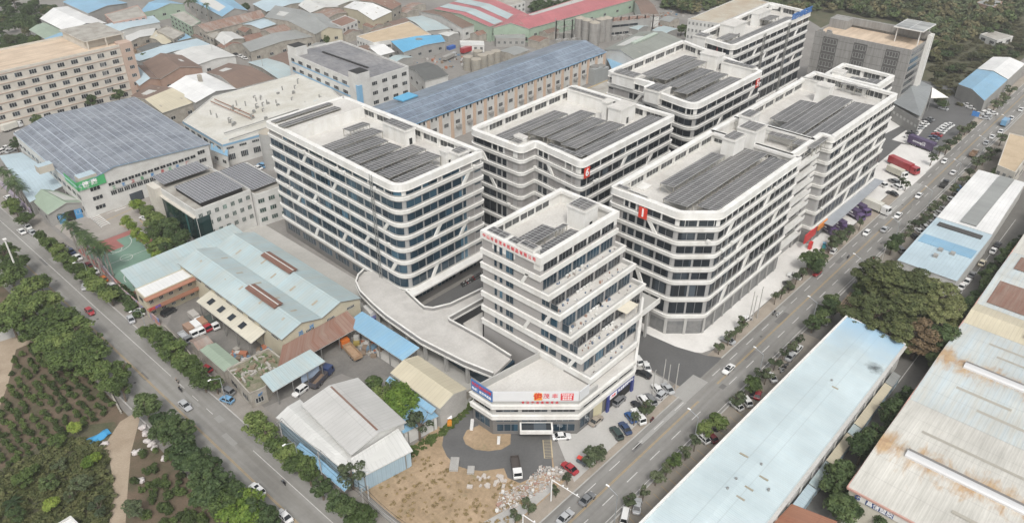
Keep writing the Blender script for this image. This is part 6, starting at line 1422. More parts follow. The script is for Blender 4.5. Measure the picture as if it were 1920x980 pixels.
row([(60, 880, 1.8, 'street'), (110, 870, 2, 'airy'), (165, 865, 1.5, 'bright'), (180, 855, 1.6, 'bright'), (150, 905, 2.6, 'airy'), (90, 905, 2.4, 'dark'), (185, 950, 2.6, 'airy'), (95, 945, 1.9, 'bright'), (130, 930, 1.5, 'airy'), (40, 900, 2.2, 'street'), (250, 950, 3, 'airy'), (105, 825, 2, 'street'), (140, 800, 2, 'bright'), (30, 965, 2.2, 'dark')], 'street', 2.2, 4.2, 'bushy small tree in the undergrowth left of the dirt track, %s of the thicket', 'small trees of the thicket')
c = G(25, 945, 1); root = empty('banana_plant', (c.x, c.y, 0), 'yellow-green banana plant at the lower left corner', 'banana plant'); put('stem', PT, (0, 0, 0), 0, (6, 6, 2), parent=root); put('leaves', PF[1], (0, 0, 2), 0, (2.6, 2.6, 2.2), parent=root)
mass('weeds', [[G2(*p) for p in ((742, 862), (830, 800), (880, 755), (895, 745), (880, 775), (800, 840), (730, 885), (700, 905), (690, 890))]], 230, [leafy('leaf_weeds', (.05, .075, .02), (.08, .11, .035))], 'green weeds under the concrete wall of the vacant lot', 42, rr=(.3, .9), per=9, leaf=.35, hr=(.2, .7), cat='weeds')
mass('dry_weeds', [[G2(*p) for p in ((700, 900), (800, 850), (860, 880), (960, 900), (1010, 950), (930, 990), (760, 990))]], 170, [leafy('leaf_dry', (.2, .15, .08), (.3, .22, .12))], 'dry tufts scattered over the vacant lot', 43, rr=(.25, .7), per=6, leaf=.35, hr=(.15, .45), cat='weeds')
mass('hedge', [[G2(*p) for p in ((214, 548), (232, 575), (262, 600), (268, 592), (244, 552), (228, 540))]], 60, [L_DARK], 'dark shrubs behind the mural wall next to the orange office', 44, rr=(1, 2), per=20, leaf=.22, hr=(1.5, 3), cat='shrubbery')
# ---------------------------------------------------------------- vehicles, people, street furniture
TYRE = plain('tyre', (.02, .02, .021), .8); RIM = plain('wheel_rim', (.35, .35, .36), .35, .7); CGL = plain('car_glass', (.012, .015, .018), .06); LAMPM = plain('headlamp_lens', (.6, .6, .58), .2); TAILM = plain('tail_lamp', (.3, .02, .02), .3)
def paint(key, c, metal=.0):
    k = 'paint_' + key
    if k in MC: return MC[k]
    m = plain(k, c, .28, metal); m.node_tree.nodes['Principled BSDF'].inputs['Coat Weight'].default_value = .6; return m
PAINTS = dict(white=(.68, .68, .67), silver=(.4, .41, .42), grey=(.17, .175, .18), black=(.02, .021, .024), red=(.33, .022, .03), blue=(.02, .09, .26), darkblue=(.025, .05, .12), tan=(.3, .26, .22), green=(.03, .05, .045), orange=(.5, .13, .02), cream=(.55, .5, .38), maroon=(.12, .02, .025), purple=(.1, .06, .16), yellow=(.5, .3, .03), lightblue=(.15, .32, .5))
WHEEL = {}
def wheel_mesh(r=.33):
    if r not in WHEEL:
        m = MB(); m.tube((0, -.11, 0), (0, .11, 0), r, 0, n=14); m.tube((0, -.12, 0), (0, .12, 0), r * .58, 1, n=12); WHEEL[r] = m.mesh('wheel', [TYRE, RIM])
    return WHEEL[r]
KIND = {  # length, width, belt height, roof height, bonnet start, screen foot, screen top, rear top, rear foot, nose height, tail height
 'sedan': (4.6, 1.8, .92, 1.44, 2.3, 1.05, .45, -.95, -1.65, .72, .95), 'hatch': (4.0, 1.72, .95, 1.5, 2.0, 1.05, .55, -1.35, -1.85, .74, .98), 'suv': (4.65, 1.88, 1.08, 1.72, 2.32, 1.15, .6, -1.75, -2.15, .92, 1.1),
 'mpv': (4.8, 1.82, 1.02, 1.8, 2.4, 1.55, .9, -2.0, -2.3, .85, 1.05), 'minivan': (4.5, 1.68, 1.05, 1.95, 2.25, 1.85, 1.3, -2.05, -2.2, .95, 1.05)}
CM = {}
def car_meshes(kind, col):
    key = (kind, col)
    if key in CM: return CM[key]
    L, W, hb, hr, fx, sf, st, rt, rf_, hn, ht = KIND[kind]; h = L / 2; w = W / 2; P_ = paint(col, PAINTS[col])
    if kind not in CM:
        st_ = [(-h, w * .84, .38, ht * .86), (-h + .12, w * .95, .26, ht * .97), (-h + .8, w, .2, ht), (rf_ + .1, w, .2, hb), (0, w, .19, hb), (sf, w, .2, hb - .01), (h - .75, w * .98, .2, hn + .1), (h - .22, w * .93, .24, hn), (h, w * .78, .36, hn * .82)]
        if rf_ < -h + .9: st_[2] = (-h + .35, w, .2, hb)
        st_.sort(); B = []
        def sec(s): x, ww, zb, zt = s; zm = (zb + zt) / 2; return [Vector((x, -ww * .9, zb)), Vector((x, -ww, zm)), Vector((x, -ww * .99, zt - .1)), Vector((x, -ww * .86, zt)), Vector((x, 0, zt + .03)), Vector((x, ww * .86, zt)), Vector((x, ww * .99, zt - .1)), Vector((x, ww, zm)), Vector((x, ww * .9, zb))]
        m = MB(); S_ = [sec(s) for s in st_]
        for a, b in zip(S_, S_[1:]):
            for i in range(8): m.face([a[i], b[i], b[i + 1], a[i + 1]])
            m.face([a[8], b[8], b[0], a[0]])
        m.face(S_[0][::-1]); m.face(S_[-1])
        # roof and pillars
        wb, wt = w * .93, w * .74; zr = hr
        m.face([(st, -wt, zr), (rt, -wt, zr), (rt, 0, zr + .04), (st, 0, zr + .04)][::-1]); m.face([(st, 0, zr + .04), (rt, 0, zr + .04), (rt, wt, zr), (st, wt, zr)][::-1])
        for sg in (-1, 1):
            for a, b in (((sf, hb), (st, zr)), ((rf_, hb), (rt, zr)), (((sf + rf_) / 2 - .1, hb), ((st + rt) / 2 - .05, zr))):
                m.bar((a[0], sg * wb, a[1]), (b[0], sg * wt, b[1]), .07)
            m.bar((st, sg * wt, zr), (rt, sg * wt, zr), .07); m.box((sf - .25, sg * (w + .09), hb - .02), (.16, .18, .14))
        body = m
        ws = MB(); ws.face([(sf, -wb, hb), (sf, wb, hb), (st, wt, zr), (st, -wt, zr)])
        rw = MB(); rw.face([(rf_, wb, hb), (rf_, -wb, hb), (rt, -wt, zr), (rt, wt, zr)])
        sw = []
        for sg in (-1, 1):
            q = MB(); f_ = [(rf_, sg * wb, hb), (sf, sg * wb, hb), (st, sg * wt, zr), (rt, sg * wt, zr)]; q.face(f_ if sg < 0 else f_[::-1]); sw.append(q)
        hl = []
        for sg in (-1, 1): q = MB(); q.box((h - .16, sg * w * .66, hn * .72), (.2, .36, .16)); hl.append(q)
        tl = []
        for sg in (-1, 1): q = MB(); q.box((-h + .1, sg * w * .68, ht * .72), (.14, .36, .16)); tl.append(q)
        CM[kind] = (body, ws.mesh('windscreen', [CGL]), rw.mesh('rear_window', [CGL]), [q.mesh('side_window', [CGL]) for q in sw], [q.mesh('headlight', [LAMPM]) for q in hl], [q.mesh('tail_light', [TAILM]) for q in tl])
    b = CM[kind]; CM[key] = (b[0].mesh('body', [P_]),) + b[1:]; return CM[key]
def car(px, kind, col, ang, label, group=None, world=None, z=0, sunroof=False):
    """ang: heading in degrees from +x"""
    g = G(px[0], px[1], .7) if world is None else Vector((*world, 0)); b, ws, rw, sw, hl, tl = car_meshes(kind, col); L = KIND[kind][0]
    nm = {'sedan': 'car', 'hatch': 'car', 'suv': 'suv', 'mpv': 'minivan', 'minivan': 'van'}[kind]
    root = empty(nm, (g.x, g.y, z + .02), label, 'car' if nm != 'van' else 'van', group, rz=R(ang))
    far = (g.x ** 2 + g.y ** 2) > 330 ** 2
    put('body', b, (0, 0, 0), parent=root); put('windscreen', ws, (0, 0, 0), parent=root); put('rear_window', rw, (0, 0, 0), parent=root)
    for s in sw: put('side_window', s, (0, 0, 0), parent=root)
    if not far:
        for s in hl: put('headlight', s, (0, 0, 0), parent=root)
        for s in tl: put('tail_light', s, (0, 0, 0), parent=root)
        if sunroof: m = MB(); m.box((-.05, 0, KIND[kind][3] + .03), (.8, .9, .03)); o = m.build('sunroof', [CGL]); o.parent = root
    W = KIND[kind][1] / 2 - .1
    for x in (L * .3, -L * .3):
        for y in (-W, W): put('wheel', wheel_mesh(), (x, y, .33), parent=root)
    return root
def seg_heading(p, q): a, b = G(*p), G(*q); return math.degrees(math.atan2(b.y - a.y, b.x - a.x))
MR = -.7
ROADS = [  # px, kind, colour, heading, label
 ((1101, 934), 'sedan', 'grey', MR, 'dark grey saloon driving near the lane arrows of the main road'), ((1060, 968), 'sedan', 'silver', MR, 'silver saloon on the main road lowest in the photo'), ((1366, 691), 'sedan', 'white', 180 + MR, 'white saloon with sunroof passing the side street mouth'),
 ((1532, 511), 'hatch', 'red', 180 + MR, 'dark red car driving close to the kerb before block 1'), ((1625, 436), 'hatch', 'white', 180 + MR, 'small white hatchback on the main road below the white lorry'), ((1659, 429), 'sedan', 'silver', MR, 'silver-white saloon near the road centre below the white lorry'),
 ((1684, 403), 'sedan', 'white', 180 + MR, 'white saloon on the pale road patch near the white lorry'), ((1723, 366), 'sedan', 'white', 180 + MR, 'white saloon on the road below the black turning car'), ((1788, 323), 'sedan', 'white', MR, 'white saloon on the road left of the round tree'), ((1771, 302), 'hatch', 'white', 180 + MR, 'small white car hugging the kerb by the verge trees'),
 ((1850, 267), 'sedan', 'silver', MR, 'silver saloon leading two white cars on the upper road'), ((1861, 256), 'sedan', 'white', MR, 'white saloon right behind the silver one on the upper road'), ((1877, 246), 'sedan', 'white', MR, 'white saloon behind the blue lorry on the upper road'), ((1897, 221), 'sedan', 'white', MR, 'white saloon just ahead of the blue lorry'), ((1915, 205), 'sedan', 'white', MR, 'white car at the right frame edge on the upper road'),
 ((168, 583), 'hatch', 'red', -90, 'dark red hatchback driving on the left road'), ((347, 759), 'sedan', 'silver', -90, 'silver saloon mid-way down the left road'), ((482, 917), 'suv', 'white', 92, 'white car with black glass roof on the left road centre line'), ((533, 966), 'sedan', 'white', 90, 'white saloon at the bottom of the left road by the pole arm')]
for p, k, c, a, l in ROADS: car(p, k, c, a, l, 'cars driving on the roads', sunroof='sunroof' in l or 'glass roof' in l)
PARK = [
 ((15, 370), 'sedan', 'white', 97, 'white saloon parked by the palms, topmost along the left road'), ((36, 389), 'sedan', 'white', 95, 'white saloon parked by the palms, just above another at the hedge bed'), ((49, 401), 'sedan', 'white', 95, 'white saloon beside the triangular hedge bed'), ((51, 424), 'sedan', 'white', 91, 'white saloon standing in the gateway next to a silver one'), ((40, 433), 'sedan', 'white', 91, 'white saloon nearest the road in the gateway'), ((60, 435), 'sedan', 'silver', 93, 'silver saloon in the gateway by two white ones'),
 ((132, 470), 'sedan', 'darkblue', 92, 'dark blue saloon parked along the mural wall'), ((145, 481), 'sedan', 'white', 92, 'white saloon parked behind the dark blue one at the mural wall'), ((165, 496), 'hatch', 'maroon', 92, 'dark red car parked at the mural wall'), ((176, 507), 'sedan', 'white', 92, 'white saloon parked between the dark red and orange cars'), ((193, 522), 'hatch', 'orange', 92, 'orange-brown car parked at the mural wall'), ((210, 535), 'sedan', 'white', 92, 'white saloon behind the orange car at the mural wall'), ((225, 548), 'sedan', 'white', 92, 'white saloon nearest the orange office gable'), ((159, 536), 'hatch', 'silver', 60, 'silver car half under the street trees facing the road'),
 ((245, 597), 'sedan', 'silver', 77, 'silver car standing in the yard gateway near the road'), ((260, 584), 'sedan', 'white', 94, 'white saloon beside the orange office corner'), ((316, 584), 'suv', 'black', 8, 'black car in the yard before the orange office'), ((314, 630), 'suv', 'grey', 88, 'dark grey car tucked under trees at the yard wall'), ((338, 648), 'hatch', 'grey', 100, 'grey and yellow small car parked at the yard wall'), ((386, 690), 'hatch', 'red', 100, 'red car parked at the yard wall under the trees'), ((426, 732), 'suv', 'grey', 100, 'charcoal car before the derelict building corner'), ((425, 748), 'hatch', 'lightblue', 108, 'blue small car parked at the work yard junction'),
 ((563, 732), 'suv', 'white', 189, 'white suv parked by the blue tipper lorry'), ((1053, 817), 'sedan', 'white', -42, 'white saloon parked against the podium entrance'), ((1118, 787), 'sedan', 'tan', 0, 'tan-grey saloon by the cream roller door'), ((1161, 750), 'suv', 'grey', 2, 'dark suv in front of the navy workshop sign'), ((1156, 811), 'suv', 'green', 64, 'dark green car nearest the viewer in the tower forecourt row'), ((1172, 801), 'sedan', 'darkblue', 64, 'dark blue saloon second in the tower forecourt row'), ((1182, 781), 'hatch', 'blue', 64, 'bright blue car in the tower forecourt row'),
 ((1195, 761), 'sedan', 'black', 64, 'black car behind the young tree in the tower forecourt row'), ((1207, 751), 'mpv', 'white', 64, 'white people carrier in the tower forecourt row'), ((1219, 748), 'suv', 'grey', 64, 'grey suv at the far end of the tower forecourt row'), ((1233, 729), 'sedan', 'white', 61, 'white saloon among the poles at the side street corner'), ((1252, 727), 'sedan', 'silver', 65, 'silver car by the concrete poles at the side street corner'), ((1241, 739), 'hatch', 'silver', 0, 'silver rounded car next to the red boxes at the verge'), ((1206, 700), 'sedan', 'black', 98, 'black saloon behind the tower at the side street'), ((1212, 686), 'sedan', 'white', 49, 'white saloon parked behind the tower above the black one'), ((1195, 674), 'suv', 'white', 60, 'white suv half hidden by the tower corner'),
 ((1068, 876), 'sedan', 'red', 85, 'red saloon beside the rubble and the red tricycle'), ((1364, 637), 'sedan', 'silver', 94, 'silver saloon under the young trees before block 1'), ((1399, 597), 'hatch', 'white', -8, 'white car beside the three tall poles before block 1'), ((1490, 517), 'suv', 'white', 97, 'white car with black roof under verge trees before block 1'), ((1478, 534), 'suv', 'black', 54, 'black car parked askew on the forecourt of block 1'), ((1558, 462), 'sedan', 'white', 60, 'white car among trees right of the red shop sign'), ((1563, 470), 'hatch', 'white', 5, 'white small car beside the turquoise cart'),
 ((1653, 345), 'mpv', 'white', 67, 'white van-like car on the concrete pad near the red lorry'), ((1676, 340), 'suv', 'grey', 67, 'grey car on the concrete pad beside the red lorry'), ((1681, 350), 'suv', 'white', 67, 'white car at the pad corner under the small palm-like tree'), ((1673, 362), 'sedan', 'black', 80, 'black saloon turning out of the asphalt yard'), ((1769, 203), 'sedan', 'silver', 85, 'silver car alone on the asphalt by the white canopy'), ((1555, 600), 'hatch', 'silver', 0, 'x')]
PARK = PARK[:-1]
for p, k, c, a, l in PARK: car(p, k, c, a, l, 'parked cars')
for i, (x, y, c) in enumerate(((1704, 257, 'white'), (1708, 251, 'black'), (1712, 247, 'grey'), (1717, 242, 'white'), (1723, 238, 'silver'), (1728, 234, 'white'), (1733, 230, 'white'), (1738, 226, 'black'), (1743, 223, 'grey'))): car((x, y), 'sedan', c, 78, '%s car in the parking row beside the slate-roofed hall, %s from the purple trailer' % (c if c != 'grey' else 'dark grey', ordw(i)), 'parking row by the hall')
for i, (x, y, c) in enumerate(((1744, 268, 'black'), (1748, 262, 'grey'), (1752, 257, 'darkblue'), (1757, 252, 'red'), (1762, 247, 'white'), (1766, 243, 'white'), (1771, 239, 'white'), (1775, 236, 'white'), (1780, 233, 'white'))): car((x, y), 'sedan', c, 84, '%s car in the parking row along the hedge, %s from the purple trailer' % ({'grey': 'dark grey', 'darkblue': 'dark blue'}.get(c, c), ordw(i)), 'parking row by the hedge')
for i, (x, y, c) in enumerate(((1813, 196, 'white'), (1820, 201, 'white'), (1835, 206, 'white'), (1843, 211, 'white'), (1850, 216, 'silver'), (1853, 208, 'white'), (1861, 212, 'white'), (1846, 221, 'silver'))): car((x, y), 'sedan', c, 75 + i * 5, '%s car in the crowded cluster under the blue and white warehouse, %s from the trees' % (c, ordw(i)), 'cars under the warehouse')
for i, (x, y, k, c) in enumerate(((1687, 467, 'suv', 'grey'), (1713, 442, 'hatch', 'black'), (1723, 432, 'sedan', 'white'), (1733, 425, 'suv', 'white'), (1743, 416, 'sedan', 'white'), (1751, 408, 'mpv', 'white'), (1760, 399, 'sedan', 'white'), (1768, 391, 'sedan', 'white'), (1782, 374, 'suv', 'white'), (1794, 366, 'sedan', 'grey'))): car((x, y), k, c, 50 + 5 * (i % 3), '%s car parked askew on the verge opposite block 1, %s going up the road' % (c, ordw(i)), 'cars on the verge by the store')
for i, (x, y, k, c, a) in enumerate(((1172, 966, 'minivan', 'white', 26), (1195, 947, 'sedan', 'silver', 28), (1318, 820, 'hatch', 'white', 74), (1333, 818, 'hatch', 'maroon', 70), (1381, 759, 'hatch', 'white', 73), (1398, 750, 'suv', 'white', 57), (1414, 734, 'sedan', 'black', 20), (1421, 738, 'hatch', 'red', 20), (1446, 705, 'sedan', 'white', 53), (1483, 667, 'sedan', 'silver', 2), (1495, 654, 'suv', 'white', 2), (1617, 533, 'sedan', 'grey', 20), (1549, 600, 'mpv', 'silver', 10))): car((x, y), k, c, a, '%s vehicle in the bays beside the long pale hall, %s going up the road' % ({'maroon': 'dark red'}.get(c, c), ordw(i)), 'vehicles beside the long hall')
for i, (x, y, c) in enumerate(((1871, 458, 'black'), (1863, 469, 'white'), (1842, 492, 'cream'), (1823, 514, 'grey'), (1814, 526, 'white'), (1804, 536, 'white'))): car((x, y), 'sedan', c, 0, '%s saloon parked in the lane along the pale blue store, %s from the far end' % (c, ordw(i)), 'cars in the far lane')
car((1768, 579), 'hatch', 'white', 40, 'white car half hidden under the lane side of the big grove', 'parked cars'); car((1744, 637), 'sedan', 'grey', -20, 'dark car in the shade below the brown-leaved tree', 'parked cars')
for i, (x, y, c, a) in enumerate(((5, 283, 'white', 20), (12, 276, 'white', 20), (20, 282, 'silver', 20), (37, 249, 'white', 10), (272, 408, 'white', 110), (287, 412, 'grey', 120), (301, 436, 'white', 110), (473, 321, 'white', 100), (483, 314, 'white', 100), (491, 310, 'lightblue', 100), (262, 437, 'white', 95), (280, 461, 'silver', 95))): car((x, y), 'sedan' if i % 3 else 'suv', c, a, '%s car parked around the factory yards, %s from the left frame edge' % ({'lightblue': 'light blue'}.get(c, c), ordw(i)), 'cars in the factory yards')
for i, (x, y, c) in enumerate(((347, 61, 'white'), (357, 66, 'silver'), (370, 71, 'white'), (386, 77, 'white'), (395, 81, 'black'), (441, 102, 'black'), (450, 105, 'white'), (459, 109, 'white'), (475, 112, 'silver'), (502, 106, 'white'), (510, 104, 'white'), (520, 101, 'white'), (531, 98, 'silver'))): car((x, y), 'sedan', c, 95 if i < 8 else 5, '%s car along the old quarter street, %s counting down the street' % (c, ordw(i)), 'cars in the old street')
# lorries
def lorry(px, ang, label, cab, box, L=8.0, boxL=5.6, boxH=2.5, W=2.3, kind='box', cat='lorry', name='lorry', load=None, world=None, group=None):
    g = G(px[0], px[1], 1.2); root = empty(name, (g.x, g.y, .02), label, cat, group, rz=R(ang)); h = L / 2; cl = L - boxL - .25; ch = 2.1 if L < 7 else 2.7
    if L > 12: ch = 3.1
    def add(m, nm, mats, par=root):
        o = m.build(nm, mats); o.parent = par; return o
    m = MB(); x0, x1 = h - cl, h; prof = [(x0, .55), (x1, .55), (x1, ch * .52), (x1 - .18, ch * .56), (x1 - .42, ch), (x0, ch)]
    A = [(x, -W / 2, z) for x, z in prof]; B = [(x, W / 2, z) for x, z in prof]; m.face(A); m.face(B[::-1])
    for i in range(6): j = (i + 1) % 6; m.face([A[j], A[i], B[i], B[j]])
    c = add(m, 'cab', [cab])
    m = MB(); m.face([(x1 - .19, -W * .45, ch * .58), (x1 - .19, W * .45, ch * .58), (x1 - .4, W * .43, ch * .95), (x1 - .4, -W * .43, ch * .95)]); d = add(m, 'windscreen', [CGL]);
    for v in d.data.vertices: v.co.x += .02
    for s in (-1, 1):
        m = MB(); m.face([(x1 - 1.0, s * (W / 2 + .01), ch * .6), (x1 - .45, s * (W / 2 + .01), ch * .6), (x1 - .55, s * (W / 2 + .01), ch * .92), (x1 - 1.0, s * (W / 2 + .01), ch * .92)][::s]); add(m, 'side_window', [CGL])
    m = MB(); m.box((-.2, 0, .45), (L - .5, W * .55, .3)); add(m, 'chassis', [BLACKP])
    bx = -h + boxL / 2
    if kind == 'box': m = MB(); m.box((bx, 0, .85), (boxL, W + .1, boxH)); add(m, 'cargo_box', [box])
    else:
        m = MB(); t = .12; bz = .85; m.box((bx, 0, bz), (boxL, W, .15))
        for s in (-1, 1): m.box((bx, s * (W / 2 - t / 2), bz + .15), (boxL, t, boxH)); m.box((bx + s * (boxL / 2 - t / 2), 0, bz + .15), (t, W - 2 * t, boxH))
        add(m, 'tipper_body' if kind == 'tipper' else 'cargo_bed', [box])
        if load: m = MB(); m.box((bx, 0, bz + .16), (boxL - .5, W - .5, boxH * load[1])); add(m, 'load', [load[0]])
    wr = .36 if L < 7 else .5
    xs_ = [h - cl * .55, -h + boxL * .25] + ([-h + boxL * .25 + 1.15] if L > 7.5 else []) + ([h - cl - .6] if L > 12 else [])
    for x in xs_:
        for y in (-W / 2 + .18, W / 2 - .18): o = put('wheel', wheel_mesh(wr), (x, y, wr), parent=root)
    return root
p = paint
WHP, BLP = p('white', PAINTS['white']), p('darkblue', PAINTS['darkblue'])
RUSTL = dirty('lorry_rust_bed', (.32, .2, .12), (.4, .3, .2), 1, .8, .8, .1); ORL = p('orange', (.5, .17, .02))
lorry((603, 706), 20, 'dark blue tipper lorry parked in the work yard', p('deepblue', (.02, .04, .12)), dirty('blue_bed', (.05, .06, .09), (.12, .09, .07), 1.5, .8), 8.4, 5.6, 1.3, kind='tipper', load=(dirty('bed_rust', (.2, .14, .1)), .1))
G1 = seg_heading((672, 670), (640, 636)); lorry((657, 655), G1, 'orange tipper lorry with an empty rusty bed beside the loader', ORL, RUSTL, 9.2, 6.8, .9, 2.5, kind='tipper')
lorry((697, 591), seg_heading((690, 583), (706, 600)), 'blue-cabbed lorry with white box by the ramp foot', p('violetblue', (.12, .13, .3)), WHP, 6.6, 4.6, 2.2, 2.1)
for (x, y, cab, bx, lab) in ((367, 596, WHP, dirty('dull_box', (.4, .38, .35)), 'small grey-white box lorry topmost in the yard row'), (371, 615, WHP, WHP, 'white canopy-backed small lorry in the middle of the yard row'), (384, 609, p('red', PAINTS['red']), dirty('rust_box', (.33, .2, .13)), 'small lorry with a rusty-brown box in the yard row'), (398, 606, WHP, dirty('dark_tarp', (.06, .075, .065)), 'small lorry with a dark tarpaulin by the cream canopy'), (358, 620, WHP, dirty('crates_brown', (.33, .22, .16)), 'small lorry loaded with brown crates in the yard row'), (347, 631, p('grey', PAINTS['grey']), p('silver', PAINTS['silver']), 'grey flatbed truck at the gate end of the yard row')): lorry((x, y), -92, lab, cab, bx, 5.6, 3.6, 1.7 if 'flatbed' not in lab else .6, 1.9, kind='box' if 'flatbed' not in lab else 'bed', group='small lorries in the yard')
lorry((968, 874), seg_heading((965, 860), (971, 893)), 'pickup lorry with white cab and dark empty bed on the curved drive', WHP, plain('dark_bed', (.07, .06, .055)), 6.2, 4.0, .6, 2.0, kind='bed')
lorry((1197, 779), -116, 'white pickup with pale open bed beside the bright blue car', WHP, WHP, 5.2, 2.8, .5, 1.8, kind='bed')
lorry((1632, 385), seg_heading((1603, 374), (1660, 397)), 'long white articulated lorry parked nose to the road', WHP, dirty('lorry_white', (.62, .61, .56), (.5, .48, .4), .5, .5, .5, .05), 15, 11.8, 2.7, 2.5)
lorry((1694, 312), seg_heading((1672, 302), (1716, 322)), 'long red articulated lorry on the white concrete pad', p('red', PAINTS['red']), p('red', PAINTS['red']), 13.5, 10.4, 2.7, 2.5)
lorry((1682, 324), seg_heading((1672, 318), (1694, 328)) , 'cream box body of a lorry beside the red articulated lorry', WHP, dirty('cream_box', (.55, .53, .45)), 8.5, 6.6, 2.3, 2.4)
PUR = dirty('purple_box', (.065, .045, .1), (.12, .09, .16), .8, .6, .5, .05)
for i, (x, y, nmx) in enumerate(((1551, 429, 'lower'), (1573, 422, 'upper'), (1600, 401, 'lower'), (1611, 392, 'upper'))):
    r = lorry((x, y), -111, 'purple-sided removal lorry, %s from the red shop sign' % ordw(i), p('purple', PAINTS['purple']), PUR, 9.0, 6.6, 2.6, 2.4, group='purple removal lorries')
    m = MB()
    for s in (-1, 1): m.face([(-3.6, s * 1.27, 1.3), (1.6, s * 1.27, 1.3), (1.6, s * 1.27, 1.5), (-3.6, s * 1.27, 1.5)][::s]); m.face([(-2.6, s * 1.27, 2.1), (.6, s * 1.27, 2.1), (.6, s * 1.27, 2.7), (-2.6, s * 1.27, 2.7)][::s])
    m.face([(-3.8, -.9, 3.47), (1.9, -.9, 3.47), (1.9, .9, 3.47), (-3.8, .9, 3.47)]) if i < 0 else None
    o = m.build('white_lettering', [WLET]); o.parent = r
r = lorry((1732, 274), seg_heading((1710, 267), (1752, 283)), 'long purple exhibition trailer with white lettering by the parking rows', p('grey', PAINTS['grey']), PUR, 14, 11.5, 3.2, 2.5, name='trailer', cat='trailer')
me = text_mesh('e店', 1.8, .02); me.materials.clear(); me.materials.append(WLET); me.transform(Matrix(((1, 0, 0, 0), (0, 0, -1, -1.32), (0, 1, 0, 2.4), (0, 0, 0, 1)))); put('lettering', me, (0, 0, 0), parent=r)
me = text_mesh('emway', 1.5, .02); me.materials.clear(); me.materials.append(WLET); me.transform(Matrix(((1, 0, 0, -2.5), (0, 0, -1, -1.32), (0, 1, 0, 2.4), (0, 0, 0, 1)))); bpy.data.objects.remove(r.children[-1]); put('lettering', me, (0, 0, 0), parent=r)
lorry((1885, 230), MR, 'blue box lorry on the upper main road', p('blue', (.03, .15, .35)), p('lightblue', PAINTS['lightblue']), 7, 5, 2.3, 2.3)
lorry((1826, 287), MR, 'brown open-backed lorry on the upper main road', p('tan', PAINTS['tan']), dirty('brown_bed', (.27, .18, .12)), 6.5, 4.4, .9, 2.1, kind='bed')
lorry((1771, 344), MR, 'dark three-wheeled cargo truck on the main road', p('black', PAINTS['black']), plain('dk', (.05, .05, .05)), 5.2, 3.2, .6, 1.9, kind='bed')
lorry((1802, 357), 50, 'blue flat-nosed lorry on the verge by the white-roofed store', p('blue', PAINTS['blue']), p('lightblue', PAINTS['lightblue']), 6.4, 4.2, .8, 2.1, kind='bed')
lorry((1824, 347), 50, 'white and orange lorry on the verge near the white-roofed store', WHP, p('orange', PAINTS['orange']), 6.2, 4, 1.4, 2.1)
lorry((23, 238), seg_heading((10, 242), (36, 233)), 'white box lorry on the street before the cream dormitory', WHP, dirty('lorry_white', (.6, .6, .57)), 8.5, 6.2, 2.6, 2.4)
lorry((281, 350), seg_heading((290, 352), (274, 346)), 'white box lorry backed up to the solar hall loading door', WHP, WHP, 7.5, 5.4, 2.5, 2.3)
lorry((880, 94), 0, 'red box lorry standing in the loading yard', p('silver', PAINTS['silver']), p('red', (.36, .05, .05)), 12, 9.5, 2.6, 2.5)
lorry((843, 107), 10, 'grey tanker-like lorry in the loading yard', p('silver', PAINTS['silver']), dirty('tank_grey', (.32, .31, .29)), 11, 8.6, 1.8, 2.3)
c = G(846, 92, 0); root = empty('skip', c, 'blue skip container in the loading yard', 'skip'); m = MB(); m.box((c.x, c.y, 0), (5, 2.4, 1.8)); m.build('container', [plain('skip_blue', (.03, .1, .35))], root)
# wheel loader, tricycles
g = G(669, 639, 1); root = empty('wheel_loader', (g.x, g.y, 0), 'dark wheel loader next to the orange tipper lorry', 'loader', rz=R(50))
for nm, bx in (('body', ((-.4, 0, .8), (3.2, 1.7, 1.0))), ('cab', ((-.2, 0, 1.8), (1.3, 1.4, 1.2))), ('bucket', ((2.6, 0, .2), (.9, 2.3, .9))), ('arm', ((1.8, 0, .9), (1.4, .8, .35)))):
    m = MB(); m.box(*bx); o = m.build(nm, [plain('loader_' + nm, {'body': (.25, .19, .05), 'cab': (.32, .32, .3), 'bucket': (.08, .075, .07), 'arm': (.12, .1, .06)}[nm])]); o.parent = root
for x in (-1.3, 1.1):
    for y in (-.95, .95): put('wheel', wheel_mesh(.62), (x, y, .62), parent=root)
def trike(px, ang, label, col, roofc=None):
    g = G(px[0], px[1], .6); root = empty('cargo_tricycle', (g.x, g.y, .0), label, 'tricycle', rz=R(ang))
    def ad(nm, c, s, mt): m = MB(); m.box(c, s); o = m.build(nm, [mt]); o.parent = root
    ad('cargo_box', (-.5, 0, .5), (1.5, 1.1, .45), col); ad('cab', (.65, 0, .4), (.9, 1.0, .7), col); ad('cab_roof', (.6, 0, 1.65), (1.1, 1.1, .08), roofc or col)
    for y in (-.45, .45): ad('roof_post', (.2, y, 1.1), (.06, .06, .55), BLACKP)
    for c in ((1.1, 0), (-.8, -.5), (-.8, .5)): put('wheel', wheel_mesh(.3), (c[0], c[1], .3), parent=root)
trike((1091, 865), 100, 'small red-roofed cargo tricycle by the verge trees', plain('trike_grey', (.1, .12, .14)), plain('trike_red', (.6, .06, .04))); trike((843, 791), 45, 'orange mini loader parked on the curved drive', plain('trike_orange', (.5, .2, .02)), WLET)
trike((1545, 462), 20, 'turquoise covered cart in front of block 1', plain('cart_teal', (.05, .3, .33)), plain('cart_blue', (.2, .45, .65)))
